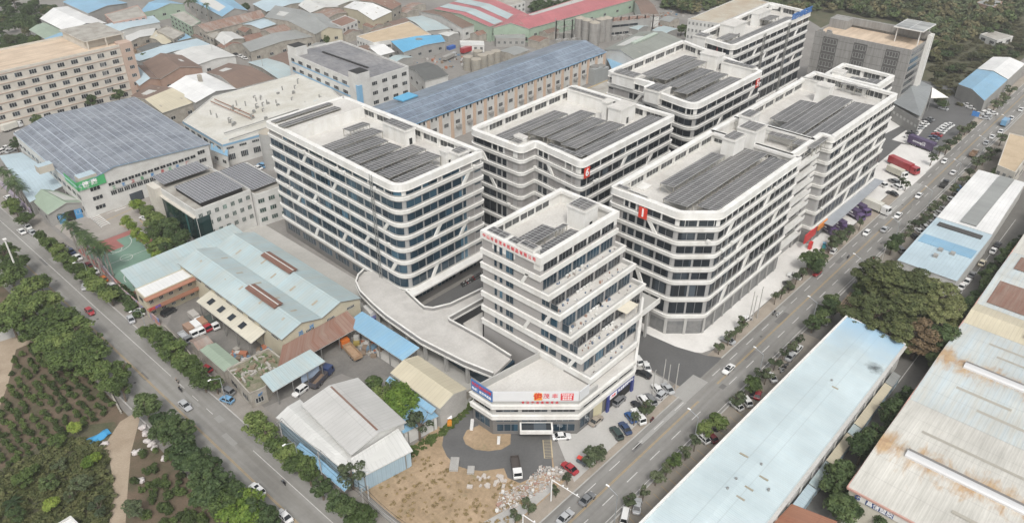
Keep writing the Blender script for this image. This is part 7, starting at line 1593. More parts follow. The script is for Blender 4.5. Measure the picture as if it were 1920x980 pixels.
# scooters, some with a rider
def person_mesh():
    me = bpy.data.meshes.new('person'); V = [(0, 0, .78), (-.02, 0, 1.0), (-.02, 0, 1.22), (0, 0, 1.36), (.02, 0, 1.55), (-.02, .17, 1.25), (.16, .2, 1.05), (.36, .17, 1.0), (-.02, -.17, 1.25), (.16, -.2, 1.05), (.36, -.17, 1.0), (.08, .1, .76), (.36, .12, .66), (.3, .12, .3), (.4, .12, .26), (.08, -.1, .76), (.36, -.12, .66), (.3, -.12, .3), (.4, -.12, .26)]
    E = [(0, 1), (1, 2), (2, 3), (3, 4), (2, 5), (5, 6), (6, 7), (2, 8), (8, 9), (9, 10), (0, 11), (11, 12), (12, 13), (13, 14), (0, 15), (15, 16), (16, 17), (17, 18)]
    me.from_pydata(V, E, []); ob = bpy.data.objects.new('t', me); COL.objects.link(ob); md = ob.modifiers.new('s', 'SKIN'); ob.modifiers.new('u', 'SUBSURF').levels = 1
    rad = [.15, .15, .17, .07, .11, .07, .05, .035, .07, .05, .035, .1, .08, .055, .045, .1, .08, .055, .045]
    for i, r_ in enumerate(rad): me.skin_vertices[0].data[i].radius = (r_, r_)
    me.skin_vertices[0].data[0].use_root = True
    dg = bpy.context.evaluated_depsgraph_get(); dg.update(); out = bpy.data.meshes.new_from_object(ob.evaluated_get(dg)); bpy.data.objects.remove(ob); return out
PM = person_mesh()
def skin_of(col):
    me = PM.copy(); me.materials.clear(); me.materials.append(col); me.materials.append(plain('trousers', (.04, .045, .06))); me.materials.append(plain('skin', (.42, .27, .2))); me.materials.append(plain('hair', (.02, .018, .016)))
    for p_ in me.polygons:
        c = p_.center; p_.material_index = 3 if c.z > 1.56 or (c.z > 1.48 and c.x < .0) else 2 if c.z > 1.4 else (1 if c.z < .84 else 0)
    return me
def scooter_parts(col):
    a = MB(); a.box((0, 0, .28), (1.0, .28, .12)); a.box((-.38, 0, .4), (.7, .3, .32)); a.box((.48, 0, .4), (.16, .4, .5)); a.bar((.5, 0, .8), (.42, 0, 1.02), .08)
    s = MB(); s.box((-.32, 0, .72), (.72, .28, .1)); hb = MB(); hb.bar((.42, -.32, 1.0), (.42, .32, 1.0), .05); wm = MB(); wm.tube((0, -.05, 0), (0, .05, 0), .25, n=12)
    return a.mesh('body', [col]), s.mesh('saddle', [BLACKP]), hb.mesh('handlebar', [BLACKP]), wm.mesh('wheel', [TYRE])
SC = {}
def scooter(world, ang, col, label, group=None, rider=None, rlabel=None):
    if col not in SC: SC[col] = scooter_parts(paint(col, PAINTS[col]))
    b, s, hb, wm = SC[col]; root = empty('scooter', (world[0], world[1], .02), label, 'scooter', group, rz=R(ang))
    put('body', b, (0, 0, 0), parent=root); put('saddle', s, (0, 0, 0), parent=root); put('handlebar', hb, (0, 0, 0), parent=root)
    for x in (.62, -.58): put('wheel', wm, (x, 0, .25), parent=root)
    if rider: put('person', skin_of(plain('shirt_' + rider, PAINTS[rider])), (world[0] - .25 * math.cos(R(ang)), world[1] - .25 * math.sin(R(ang)), .06), R(ang), 1, label=rlabel, cat='person')
for (x, y, a, c, rd, l, rl) in ((1591, 480, 180, 'black', 'grey', 'dark scooter in the road lane before block 1', 'person in grey riding the dark scooter mid-road'), (1638, 484, 0, 'red', 'red', 'red scooter near the big grove kerb', 'person in red riding the red scooter'), (1459, 588, 180, 'white', 'silver', 'white scooter of the pair in front of block 1', 'person in light grey riding the white scooter'), (1452, 585, 180, 'grey', 'black', 'grey scooter of the pair in front of block 1', 'person in black riding beside the white scooter'),
                     (331, 712, -90, 'tan', 'tan', 'tan scooter on the left road behind another', 'person in tan riding on the left road'), (337, 728, -90, 'black', 'black', 'black scooter on the left road ahead of the tan one', 'person in black riding on the left road'), (1223, 785, 180, 'maroon', 'maroon', 'dark red scooter by the kerb below the tower', 'person in dark red riding by the kerb'), (531, 902, -90, 'black', 'grey', 'lone dark scooter low on the left road', 'person in grey riding low on the left road'), (1819, 245, 0, 'black', 'grey', 'dark scooter on the upper main road', 'person in grey riding on the upper main road')):
    g = G(x, y, .8); scooter((g.x, g.y), a, c, l, None, rd, rl)
for i in range(26):
    g = G(lerp(866, 905, i / 26), lerp(534, 512, i / 26), .5); scooter((g.x, g.y), 80 + random.uniform(-15, 15), random.choice(['black', 'grey', 'white', 'red']), 'scooter parked in the long row behind the big block, %s from the white lorry roof' % ordw(i), 'scooters parked behind the big block')
for i, (x, y) in enumerate(((120, 458), (124, 461), (128, 463), (1340, 806), (1344, 803), (1465, 690), (1470, 688), (1474, 683), (1467, 695), (306, 648), (300, 652))): g = G(x, y, .5); scooter((g.x, g.y), 90 + i * 9, ('black', 'grey', 'silver')[i % 3], 'parked %s scooter among the roadside trees, %s from the left frame edge' % (('black', 'grey', 'silver')[i % 3], ordw(i)), 'scooters under roadside trees')
# lamps, poles, gantries, wires
def pole(px, h, label, name='utility_pole', r_=.16, arms=1, base=None, world=None, mt=None, cat='pole', group=None):
    g = G(px[0], px[1], 0) if world is None else Vector((*world, 0)); root = empty(name, g, label, cat, group); mt = mt or CONC
    m = MB(); m.tube((g.x, g.y, 0), (g.x, g.y, h), r_, n=8, r2=r_ * .7); m.build('shaft', [mt], root)
    for k in range(arms): m = MB(); m.bar((g.x - 1, g.y - .2, h - .5 - k * .8), (g.x + 1, g.y + .2, h - .5 - k * .8), .12); m.build('cross_arm', [STEEL], root)
    return Vector((g.x, g.y, h - .4))
LMP = plain('lamp_pole', (.4, .43, .45), .4, .4)
def lamp(g, label, side=1, ang=90, h=9.5, arm=2.6, group='street lamps'):
    root = empty('street_lamp', g, label, 'street lamp', group); m = MB(); m.tube((g.x, g.y, 0), (g.x, g.y, h - 1), .11, n=8, r2=.07); d = Vector((math.cos(R(ang)), math.sin(R(ang)), 0)); p = Vector((g.x, g.y, h - 1)); q = p + d * arm + Vector((0, 0, 1)); m.tube(p, q, .06, n=6); m.build('pole', [LMP], root)
    m = MB(); m.box((q.x, q.y, q.z - .06), (.3, .8, .16)) if abs(d.y) > .5 else m.box((q.x, q.y, q.z - .06), (.8, .3, .16)); m.build('lamp_head', [WLET], root)
for i in range(10): x = 96 + 31.3 * i; lamp(Vector((x, yc(x) - 7.0, 0)), 'street lamp arching over the main road, %s from the bottom of the photo' % ordw(i), group='street lamps of the main road')
for i, (x, y) in enumerate(((252, 640), (420, 760), (560, 880), (160, 540))): g = G(x, y, 0); lamp(Vector((59.8, g.y, 0)), 'street lamp over the left road among the street trees, %s of that side' % ordw(i), ang=180, group='street lamps of the left road')
g = G(40, 527, 0); root = empty('light_mast', g, 'tall thick white mast rising from the tree belt at the left', 'mast'); m = MB(); m.tube(g, g + Vector((0, 0, 15)), .32, n=10, r2=.22); m.build('shaft', [WHITE], root); m = MB(); m.box((g.x, g.y, 15), (.9, .9, .3)); m.build('head', [WHITE], root)
GW = plain('gantry_white', (.75, .75, .74), .4)
for (bp, ht_, ln, lab) in (((1033, 938), 6.6, 7.5, 'white traffic camera gantry near the rubble'), ((980, 1004), 6.6, 7.5, 'white traffic camera gantry lowest in the photo')):
    g = G(*bp, 0); root = empty('camera_gantry', g, lab, 'gantry'); m = MB(); m.tube(g, g + Vector((0, 0, ht_)), .17, n=8, r2=.13); m.build('post', [GW], root)
    m = MB(); t = g + Vector((0, 0, ht_)); e = t + Vector((0, -ln, .4)); m.tube(t, e, .12, n=8, r2=.07); m.build('arm', [GW], root)
    for k in (3, 4.2, 6.8): m = MB(); q = t.lerp(e, k / ln); m.box((q.x, q.y, q.z + .1), (.45, .25, .25)); m.build('camera_box', [GW], root)
for (p_, h_, l) in (((1223, 739), 8, 'concrete pole left of the trio at the side street corner'), ((1242, 721), 8.5, 'first concrete pole at the side street corner'), ((1251, 728), 8, 'middle concrete pole at the side street corner'), ((1266, 729), 8.5, 'concrete pole on the kerb tip of the side street'), ((1404, 602), 10.5, 'leftmost of the three tall poles before block 1'), ((1410, 601), 9, 'middle of the three tall poles before block 1'), ((1419, 596), 11, 'tallest of the poles before block 1 with a cross arm'), ((1648, 505), 9, 'pole inside the big grove beside the yellow sail'), ((1696, 432), 10, 'pole on the verge above the compact dark kerb trees')): pole(p_, h_, l, arms=1 if 'arm' in l or 'left of' in l else 0)
tops = [pole((600 + 36 * i, 878 + 34 * i), 9.5, 'power line pole beside the workshop street trees, %s going down' % ordw(i), arms=2, group='power line poles', world=(61.0, 112 - 15 * i)) for i in range(-1, 3)]
root = empty('power_lines', (65, 100, 0), 'bundle of power lines running over the street trees at the bottom', 'power lines'); m = MB()
for a, b in zip(tops, tops[1:]):
    for o in (-.9, -.3, .3, .9):
        for k in range(6):
            def pt(t): q = a.lerp(b, t); return Vector((q.x + o, q.y, q.z - 1.0 * 4 * t * (1 - t)))
            m.bar(pt(k / 6), pt((k + 1) / 6), .05)
m.build('wire', [BLACKP], root)
for i, (x, y, h_) in enumerate(((403, 121, 14), (428, 116, 12), (497, 150, 12), (562, 60, 13), (569, 62, 14), (577, 60, 12))): pole((x, y), h_, 'thin pole sticking up in the old quarter, %s from the left' % ordw(i), arms=0, group='poles in the old quarter', r_=.14)
g = G(384, 190, 0); root = empty('chimney', g, 'concrete chimney beside the white membrane roof', 'chimney'); m = MB(); m.bar(g, g + Vector((0, 0, 13)), 1.6); m.build('shaft', [OLDW], root)
for i, (x, y, h_) in enumerate(((1070, 35, 17), (1040, 80, 14), (1168, 90, 9))): pole((x, y), h_, 'lattice mast by the substation, %s from the left' % ordw(i), arms=1, name='lattice_mast', cat='mast', group='substation masts')
# loose things
TARP = plain('blue_tarp', (.05, .27, .5), .5)
g = G(188, 820, 0); root = empty('tarpaulin', g, 'bright blue tarpaulin at the fork of the dirt track', 'tarpaulin'); m = MB(); rs = random.Random(2)
P5 = [[Vector((g.x - 2.6 + i * 1.0, g.y - 1.2 + j * .9, .1 + rs.uniform(0, .7))) for i in range(6)] for j in range(4)]
for j in range(3):
    for i in range(5): m.face([P5[j][i], P5[j][i + 1], P5[j + 1][i + 1], P5[j + 1][i]])
m.build('sheet', [TARP], root)
BAG = dirty('bag_white', (.55, .52, .5), (.4, .33, .33), 1.5, .7, .8, .1)
bm_ = bmesh.new(); bmesh.ops.create_icosphere(bm_, subdivisions=2, radius=1)
for v in bm_.verts: v.co *= 1 + .22 * math.sin(v.co.x * 7 + v.co.y * 5) * math.cos(v.co.z * 6)
bagm = bpy.data.meshes.new('sack'); bm_.to_mesh(bagm); bm_.free(); bagm.materials.append(BAG)
for i, (x, y) in enumerate(((268, 800), (272, 812), (277, 826), (284, 832), (290, 840), (254, 848), (260, 846), (308, 858), (264, 900), (196, 832))): g = G(x, y, .3); put('sack', bagm, (g.x, g.y, .35), i, (1.0, .8, .5), label='white sack dumped beside the dirt track, %s going down the track' % ordw(i), cat='sack', group='sacks by the dirt track')
GT = dirty('grey_cover', (.36, .34, .36), (.27, .25, .27), 1.5, .8, .6, .1)
for i, (x, y) in enumerate(((1536, 860), (1524, 876), (1510, 888))): g = G(x, y, .8); o = put('covered_heap', bagm, (g.x, g.y, 1.0), i * .8, (2.3, 1.3, 1.3), label='grey plastic-covered heap at the lane end of the lean-to roofs, %s from the lean-tos' % ordw(i), cat='covered heap', group='covered heaps'); o.data = bagm.copy(); o.data.materials[0] = GT
g = G(1621, 560, 0); root = empty('sail_sign', g, 'bright yellow sail banner on a pole at the edge of the big grove', 'banner'); m = MB(); m.tube(g, g + Vector((0, 0, 6)), .08); m.build('pole', [STEEL], root); m = MB(); m.box((g.x - .3, g.y + 1.5, 4.2), (.12, 3.0, 1.3)); m.build('banner', [plain('banner_yellow', (.75, .6, .03))], root)
root = empty('entrance_sign', G(1828, 215, 0), 'blue and orange entrance frame by the warehouse', 'sign'); g = G(1828, 218, 0); m = MB(); m.box((g.x, g.y, 0), (.4, 3, 2.2)); m.build('panel', [plain('sign_bluep', (.05, .2, .5))], root)
# cars' gate signs and play things in the yard
for (x, y, c, l) in ((184, 386, (.6, .04, .05), 'red inflated toy pile outside the solar hall'), (196, 382, (.75, .6, .03), 'yellow inflated toy pile outside the solar hall')): g = G(x, y, 0); o = put('toy_pile', bagm.copy(), (g.x, g.y, .6), 0, (1.6, 1.1, .8), label=l, cat='toys'); o.data.materials[0] = plain('toy' + l[:3], c)
# rubble and stones on the lot
RUB = [dirty('rubble_light', (.5, .46, .42), (.38, .33, .3), 2, .6), dirty('rubble_brick', (.38, .24, .19)), dirty('rubble_grey', (.38, .37, .35)), dirty('rubble_white', (.68, .67, .65))]
m = MB(); rs = random.Random(8); rp = [G2(*p) for p in ((1015, 872), (1062, 880), (1064, 893), (1040, 905), (1010, 925), (970, 950), (930, 960), (935, 925), (985, 905))]
xs_ = [p[0] for p in rp]; ys_ = [p[1] for p in rp]
for i in range(3000):
    q = (rs.uniform(min(xs_), max(xs_)), rs.uniform(min(ys_), max(ys_)))
    if in_poly(q, rp): s = rs.uniform(.08, .34) * (1 if rs.random() < .95 else 2.6); m.box((*q, 0), (s, s * rs.uniform(.4, 1), s * rs.uniform(.3, .7)), rs.choice((0, 0, 1, 2, 2, 3)), rz=rs.uniform(0, 3))
m.build('rubble', RUB, label='spread of pale broken rubble at the kerb side of the vacant lot', cat='rubble', kind='stuff')
for i in range(22):
    q = G(rs.choice((rs.uniform(905, 950), rs.uniform(900, 945), rs.uniform(880, 960))), rs.uniform(892, 915), 0); s = rs.uniform(.45, .9); m = MB(); m.box((q.x, q.y, 0), (s * 1.5, s, s * .6), 0, rz=rs.uniform(0, 3)); m.build('stone_block', [RUB[0]], label='cut stone block lying on the vacant lot below the curved drive', cat='stone block', group='stone blocks on the lot')
for (x, y, s, l) in ((852, 871, (4, 2, .5), 'pale concrete slab by the outer edge of the curved drive'), (885, 797, (3.4, .8, .6), 'white slab pile at the inner tip of the curved drive'), (935, 826, (2.4, .7, .4), 'white board on the brown island inside the curved drive'), (883, 882, (2.2, 1.6, .5), 'grey slab below the curved drive')): q = G(x, y, 0); m = MB(); m.box((q.x, q.y, 0), s, 0, rz=.7); m.build('slab', [RUB[3 if 'white' in l else 2]], label=l, cat='slab')
m = MB(); rs = random.Random(12)
for i in range(380):
    q = G(rs.uniform(236, 292), rs.uniform(68, 100), 0); m.box((q.x, q.y, 0), (rs.uniform(1, 3), .6, rs.uniform(.4, 1.4)), rs.randint(0, 1), rz=rs.choice((.3, 1.8)))
m.build('timber_stacks', [plain('timber', (.3, .21, .14)), plain('timber_dark', (.18, .13, .1))], label='brown timber stacks filling the yard by the white curved roof', cat='timber', kind='stuff')
m = MB()
for (cx_, cy_, n, sx, sy) in ((448, 668, 60, 16, 8), (505, 655, 50, 22, 12), (690, 655, 40, 18, 14), (150, 60, 0, 1, 1), (300, 100, 60, 26, 10), (840, 115, 60, 55, 22), (1180, 165, 50, 40, 10), (1240, 40, 120, 40, 22), (720, 60, 40, 30, 8), (560, 150, 0, 1, 1), (360, 212, 60, 30, 8), (610, 120, 0, 1, 1), (1130, 110, 60, 40, 12)):
    for i in range(n): q = G(cx_ + rs.gauss(0, sx / 2), cy_ + rs.gauss(0, sy / 2), 0); s = rs.uniform(.3, 1.4); m.box((q.x, q.y, 0), (s, s * rs.uniform(.4, 1.6), s * rs.uniform(.3, 1)), rs.randint(0, 4), rz=rs.uniform(0, 3))
m.build('yard_clutter', [plain('y1', (.3, .28, .25)), plain('y2', (.2, .15, .11)), plain('y3', (.12, .2, .28)), plain('y4', (.45, .44, .42)), plain('y5', (.35, .14, .08))], label='odds and ends strewn about the work yards', cat='clutter', kind='stuff')
# the air itself: a light haze over the whole scene
m = MB(); m.box((350, 300, -1), (4600, 4600, 140)); hz = m.build('haze', [], label='thin pale haze in the air over the whole district', cat='haze', kind='stuff')
hm = bpy.data.materials.new('haze_air'); hm.use_nodes = True; n = hm.node_tree.nodes; n.clear(); o = n.new('ShaderNodeOutputMaterial'); v = n.new('ShaderNodeVolumePrincipled')
v.inputs['Color'].default_value = (1, 1, 1, 1); v.inputs['Density'].default_value = .00022; v.inputs['Anisotropy'].default_value = .2
hm.node_tree.links.new(v.outputs[0], o.inputs['Volume']); hz.data.materials.append(hm)
# -- the old factory quarter behind: every shed from its roof outline
OQ = [
 ('white gabled shed at the forest edge with small roof window', ((126, 60), (199, 44), (128, 12), (76, 35)), 7, 9.5, WALLG, WH2, 0),
 ('pale green roofed shed touching the forest edge', ((56, 56), (85, 73), (128, 62), (82, 43)), 6, 6.6, WALLG, GNR, 1),
 ('faded blue shed behind the cream dormitory', ((85, 73), (100, 80), (180, 62), (140, 57)), 6, 6.8, WALLG, SB, 1),
 ('long light blue roof running behind the dormitory', ((140, 62), (192, 68), (299, 42), (287, 30)), 7, 8, WALLW, PB, 1),
 ('sky blue shed at the top left of the industrial quarter', ((119, 4), (165, 25), (238, 6), (170, -12)), 9, 10.5, WALLG, SB, 1),
 ('blue gabled shed in front of the palm trees', ((262, 25), (292, 18), (345, 8), (300, -2)), 7, 9, GRNW, SB, 1),
 ('large blue gabled shed at the top beyond the rusty roof', ((417, 31), (464, 20), (425, -8), (354, -3)), 9, 12, WALLG, SB, 0),
 ('long rusty corrugated roof across the old quarter', ((360, 49), (387, 60), (496, 32), (482, 20)), 8, 10, OLDW, RSR, 0),
 ('cream workshop with a stained hipped roof', ((400, 70), (420, 84), (458, 72), (434, 60)), 6, 7.5, OLDW, WH, 1),
 ('grey-blue roofed shed between two rusty roofs', ((455, 46), (488, 54), (522, 44), (488, 35)), 7, 8, OLDW, PB, 0),
 ('small red rust-roofed shed beside the dark round tree', ((441, 53), (460, 61), (475, 54), (456, 47)), 5, 5.8, OLDW, RST, 1),
 ('rust-striped roof shed above the long white terrace', ((488, 58), (512, 66), (556, 52), (543, 41)), 7, 8.6, OLDW, RSR, 0),
 ('long white-walled shed with patched grey roof along the street', ((455, 82), (470, 97), (590, 68), (572, 54)), 7, 8.6, OLDW, GYR, 1),
 ('huge grey saddle-roofed hall in the old quarter', ((497, 32), (590, 64), (627, 46), (516, 11)), 9, 11.5, OLDW, GYR, 0),
 ('cream gabled hall with grey roof facing the street corner', ((591, 64), (641, 54), (604, 26), (556, 40)), 8, 10.5, CREAM, GYR, 0),
 ('white-roofed gabled hall near the top centre', ((645, 14), (700, 38), (734, 22), (664, 3)), 9, 11, CREAM, WH2, 0),
 ('brown rusty roofed hall at the top centre edge', ((673, 1), (735, 18), (752, 8), (700, -10)), 8, 9.5, OLDW, RST, 0),
 ('pale teal roofed hall at the top left of centre', ((560, 10), (582, 24), (634, 13), (590, -3)), 8, 9.5, OLDW, WH, 1),
 ('rusty red striped shed before the teal roofed hall', ((590, 26), (612, 36), (650, 24), (632, 14)), 7, 8.4, OLDW, RSR, 1),
 ('pale grey shed under the top edge left of centre', ((586, 0), (630, 12), (678, 0), (630, -10)), 8, 9, OLDW, WH, 1),
 ('bright blue roofed open shed in the loading yard', ((734, 78), (757, 98), (834, 78), (826, 66)), 6, 7, WALLG, BB, 1),
 ('small white arched shed beside the bright blue roof', ((680, 91), (712, 104), (739, 97), (701, 83)), 4, 6, WALLG, WH2, 0),
 ('dusty blue roofed shed left of the brown tiled range', ((762, 34), (798, 58), (842, 54), (790, 30)), 6, 7, WALLG, LB, 0),
 ('brown tiled range with white gable wall', ((790, 22), (867, 53), (900, 44), (822, 17)), 7, 9.5, WALLW, BRR, 0),
 ('red roofed hall with grey-blue roof patches', ((815, 17), (918, 50), (986, 26), (885, -8)), 9, 11, GRNW, RDR, 0),
 ('green-fronted hall with red roof beyond the loading yard', ((925, 52), (992, 54), (1010, 34), (945, 34)), 8, 11, GRNW, RDR, 0),
 ('very long red roofed hall with green side wall', ((990, 54), (1215, -8), (1150, -24), (962, 36)), 8, 10.5, GRNW, RDR, 1),
 ('green-grey roofed hall with glazed ridge right of the silos', ((1134, 93), (1190, 111), (1281, 76), (1200, 60)), 10, 12.5, WALLW, corr('green_grey_roof', (.25, .265, .24), (.2, .21, .19), .06, rough=.8), 0),
 ('low blue roof tucked between the long factory and block 5', ((1132, 100), (1150, 134), (1192, 120), (1160, 98)), 5, 5.8, WALLG, SB, 0),
 ('white membrane-roofed shed in front of the brown roof', ((315, 164), (367, 192), (443, 166), (384, 137)), 8, 10, WALLG, WH2, 1),
 ('dark brown roofed shed with white ridge cap', ((388, 136), (444, 166), (514, 148), (428, 119)), 8, 10.2, WALLG, BRR, 0),
 ('half cream half brown roofed shed by the solar hall', ((246, 180), (305, 211), (368, 190), (282, 160)), 7, 9.4, OLDW, CR2, 0),
 ('pink brick shed with two brown gables', ((300, 148), (378, 126), (340, 104), (268, 118)), 8, 11, BRICKP, BRR, 0),
 ('pink brick shed with pale blue and brown roof', ((243, 140), (262, 160), (304, 148), (276, 122)), 7, 9, BRICKP, BRR, 1),
 ('off-white flat-pitched shed left of the street', ((327, 99), (371, 121), (441, 105), (396, 84)), 7, 8, WALLW, WH, 1),
 ('light blue narrow roof behind the off-white shed', ((240, 108), (262, 114), (396, 85), (369, 73)), 6, 7.2, WALLG, PB, 1),
 ('white curved roof beside the timber yard', ((236, 68), (240, 80), (286, 66), (291, 53)), 5, 6, OLDW, WH, 1),
 ('pale canopy shed beside the timber yard', ((281, 71), (306, 84), (326, 77), (293, 57)), 5, 6.2, OLDW, CR2, 0),
 ('small blue-topped hut on the street corner', ((320, 68), (332, 77), (358, 71), (344, 63)), 5, 5.3, OLDW, SB, 0),
 ('blue roofed shed below the patched grey terrace', ((466, 117), (522, 147), (562, 136), (500, 110)), 6, 7.2, OLDW, LB, 0),
 ('dull brown roofed shed beside the blue one', ((500, 111), (566, 136), (572, 108), (548, 93)), 6, 7, OLDW, BRR, 0),
 ('dark roofed two-storey workshop with blue ridge light', ((766, 126), (797, 152), (840, 141), (800, 117)), 8, 9.5, WALLW, corr('charcoal_roof', (.12, .125, .12), (.09, .09, .09), 0, rough=.8), 0),
 ('pale blue lean-to shed beside the palm row', ((0, 292), (57, 378), (116, 348), (39, 287)), 5.5, 7.0, WALLG, PB, 0),
 ('pale green arched shed with blue doors', ((90, 401), (163, 379), (101, 357), (62, 374)), 5, 7.2, WALLG, GNR, 0),
 ('blue barrel-roofed gateway beside the solar hall', ((396, 280), (426, 292), (428, 272), (400, 262)), 6, 7.2, WALLW, SB, 1),
 ('light blue roofed shed at the top edge by the palms', ((475, 8), (500, 22), (590, 2), (540, -10)), 7, 8.4, OLDW, PB, 1),
]
for lab, px, e, rd, wl, rf_, ax in OQ:
    w4 = [] ; nm = 'hall' if 'hall' in lab else ('workshop' if 'workshop' in lab else 'shed')
    r, E = psh(lab, px, e, rd, wl, rf_, axis=ax, name=nm, cat=nm, over=.4, group='sheds of the old factory quarter', roof2=BRR if 'half cream' in lab else (PB if 'pale blue and brown' in lab else None), skylights=3 if nm == 'hall' else 0)
    for i in range(4):      # windows on the two walls that face the lane side
        a, b = E[i], E[(i + 1) % 4]; L = (V2(b) - V2(a)).length; d = (V2(b) - V2(a)).normalized(); n = Vector((d.y, -d.x))
        if n.y < -.5 or n.x < -.5:
            k = min(9, max(2, int(L / 7)))
            for j in range(k): f = (j + .5) / k; wwin(r, a, b, f - 1.1 / L, f + 1.1 / L, e * .35, e * .35 + 1.4, panes=2)
    if 'blue doors' in lab:
        m = MB(); wquad(m, E[0], E[1], .2, .38, 0, 3.6, .08); wquad(m, E[0], E[1], .62, .8, 0, 3.6, .08); m.build('door', [plain('door_blue', (.06, .25, .5))], r)
        m = MB(); wquad(m, E[0], E[1], .38, .62, 0, 3.8, .08); m.build('doorway', [BLACKP], r)
    if lab.startswith('red roofed hall'):
        A, B, C, D = [V2(q) for q in E]; r1, r2 = A.lerp(B, .5), D.lerp(C, .5)
        for t0, t1, h0 in ((.12, .36, 0), (.5, .75, .35)):
            for (s0, s1) in ((A, D), (B, C)):
                q = [(r1.lerp(r2, t0), rd), (r1.lerp(r2, t1), rd), (s0.lerp(s1, t1), e), (s0.lerp(s1, t0), e)]; m = MB(); f_ = [(v.x, v.y, z_ + .2) for v, z_ in q]; m.face(f_ if s0 is A else f_[::-1]); m.build('roof_patch', [LB], r)
    if 'green-fronted' in lab:
        for j in range(3):
            m = MB(); wquad(m, E[0], E[1], .05 + .32 * j, .32 + .32 * j, 1.0, 3.0, .1); m.build('opening', [BLACKP], r)
    if 'glazed ridge' in lab:
        a, b = V2(E[0]).lerp(V2(E[1]), .5), V2(E[3]).lerp(V2(E[2]), .5); p, q = a.lerp(b, .3), a.lerp(b, .85); m = MB(); m.bar((*p, 12.9), (*q, 12.9), 2.6, h=.8); m.build('ridge_glazing', [dirty('pale_green_glazing', (.42, .48, .42), (.36, .42, .36))], r)
FB = [
 ('pale pink three-storey building at the upper left', ((196, 27), (212, 42), (274, 30), (258, 10)), 9, dirty('pink_render', (.5, .34, .29), (.4, .27, .23), .4, .6, .9, .08), CONR, 3, 5),
 ('pale green terrace of flats lining the old street', ((318, 27), (359, 50), (376, 40), (345, 20)), 8, GRNW, CONR, 3, 6),
 ('cream terrace of flats continuing down the old street', ((359, 50), (400, 72), (412, 62), (378, 42)), 7, OLDW, CONR, 2, 6),
 ('stained grey flat-roofed block beside the green terrace', ((293, 57), (325, 74), (346, 62), (312, 48)), 7, OLDW, CONR, 2, 4),
 ('white-walled block with dark red flat roof', ((619, 41), (641, 50), (670, 38), (647, 29)), 9, WALLW, RST, 2, 4),
 ('low office strip with grey canopy below the green front hall', ((927, 66), (930, 72), (985, 72), (984, 64)), 5, WALLG, GYR, 1, 5),
 ('white guard building in the loading yard', ((862, 76), (864, 85), (908, 85), (907, 77)), 4, WALLW, WH, 1, 4),
 ('large tan-roofed store left of the bright blue roof', ((668, 68), (700, 80), (808, 64), (768, 40)), 6, WALLW, TANR, 1, 6),
 ('beige flat-roofed building behind block 4', ((1290, 36), (1348, 44), (1442, 4), (1395, -8)), 19, WALLW, dirty('stained_beige_deck', (.45, .42, .35), (.36, .28, .2), .1, .9, .9, .1), 5, 8),
 ('yellow low annexe with rusty scrap roof between blocks 5 and 6', ((1100, 166), (1120, 182), (1146, 172), (1138, 150)), 6, dirty('yellow_render', (.5, .4, .24), (.4, .3, .18), .4, .6, .9, .1), CONR, 1, 4),
 ('pale flats at the top edge beside the dark grove', ((925, 2), (955, 12), (985, 4), (960, -8)), 9, WALLW, CONR, 3, 4),
 ('tiny white-roofed hut at the bottom left corner', ((95, 988), (132, 966), (152, 985), (120, 1004)), 3, WALLW, WH2, 1, 1),
]
for lab, px, h, wl, rf_, fl, cn in FB:
    flat(lab, [G2(*p, h) for p in px], h, wl, rf_, fl, [cn, cn, 0, cn], par=.4, fh=(h - .4) / fl, zfirst=(h / fl) * .35, wh=min(1.5, h / fl * .45), wfrac=.45, name='hut' if 'hut' in lab else 'building', cat='hut' if 'hut' in lab else 'building')
# silos, tanks, cooling units, pylons
def silo(label, p, rad, h, mt, cone=True, group=None, name='silo', cat='silo'):
    c = G(*p, 0); root = empty(name, c, label, cat, group)
    m = MB(); m.tube((c.x, c.y, 0), (c.x, c.y, h), rad, n=20); m.build('shell', [mt], root, smooth=False)
    m = MB(); m.tube((c.x, c.y, h), (c.x, c.y, h + (rad * .4 if cone else .25)), rad * 1.02, n=20, r2=rad * (.15 if cone else .98)); m.build('top', [dirty('silo_top', (.36, .33, .28), (.3, .26, .2), .6)], root)
    m = MB()
    for k in range(1, int(h / 2.2)):
        for q in range(20):
            t0, t1 = q * math.pi / 10, (q + 1) * math.pi / 10; rr = rad + .07; m.face([(c.x + rr * math.cos(t), c.y + rr * math.sin(t), z) for t, z in ((t0, k * 2.2), (t1, k * 2.2), (t1, k * 2.2 + .15), (t0, k * 2.2 + .15))])
    m.build('bands', [STEEL], root)
SILO = dirty('silo_concrete', (.32, .31, .295), (.25, .24, .225), .4, .7, .9, .08, streak=(.8, .8, .06))
for i, (x, y) in enumerate(((1086, 76), (1099, 80), (1113, 85), (1125, 78), (1136, 76))): silo('grey silo with tan cap, %s from the long blue factory side' % ordw(i), (x, y), 3.1, 13, SILO, group='grey silos')
for i, (x, y) in enumerate(((878, 131), (893, 136), (905, 128), (918, 124), (930, 120), (896, 120))): silo('yellow-rimmed storage tank beside the blue eaves, %s of the tank farm' % ordw(i), (x, y), 2.7, 7, dirty('tank_tan', (.32, .3, .26), (.27, .25, .21), .4), False, 'yellow-rimmed storage tanks', 'storage_tank', 'tank')
silo('pale grey ribbed silo squeezed against the corner of the big office block', (514, 312), 3.6, 15, dirty('silo_pale', (.38, .38, .37), (.32, .32, .31), .4), group=None)
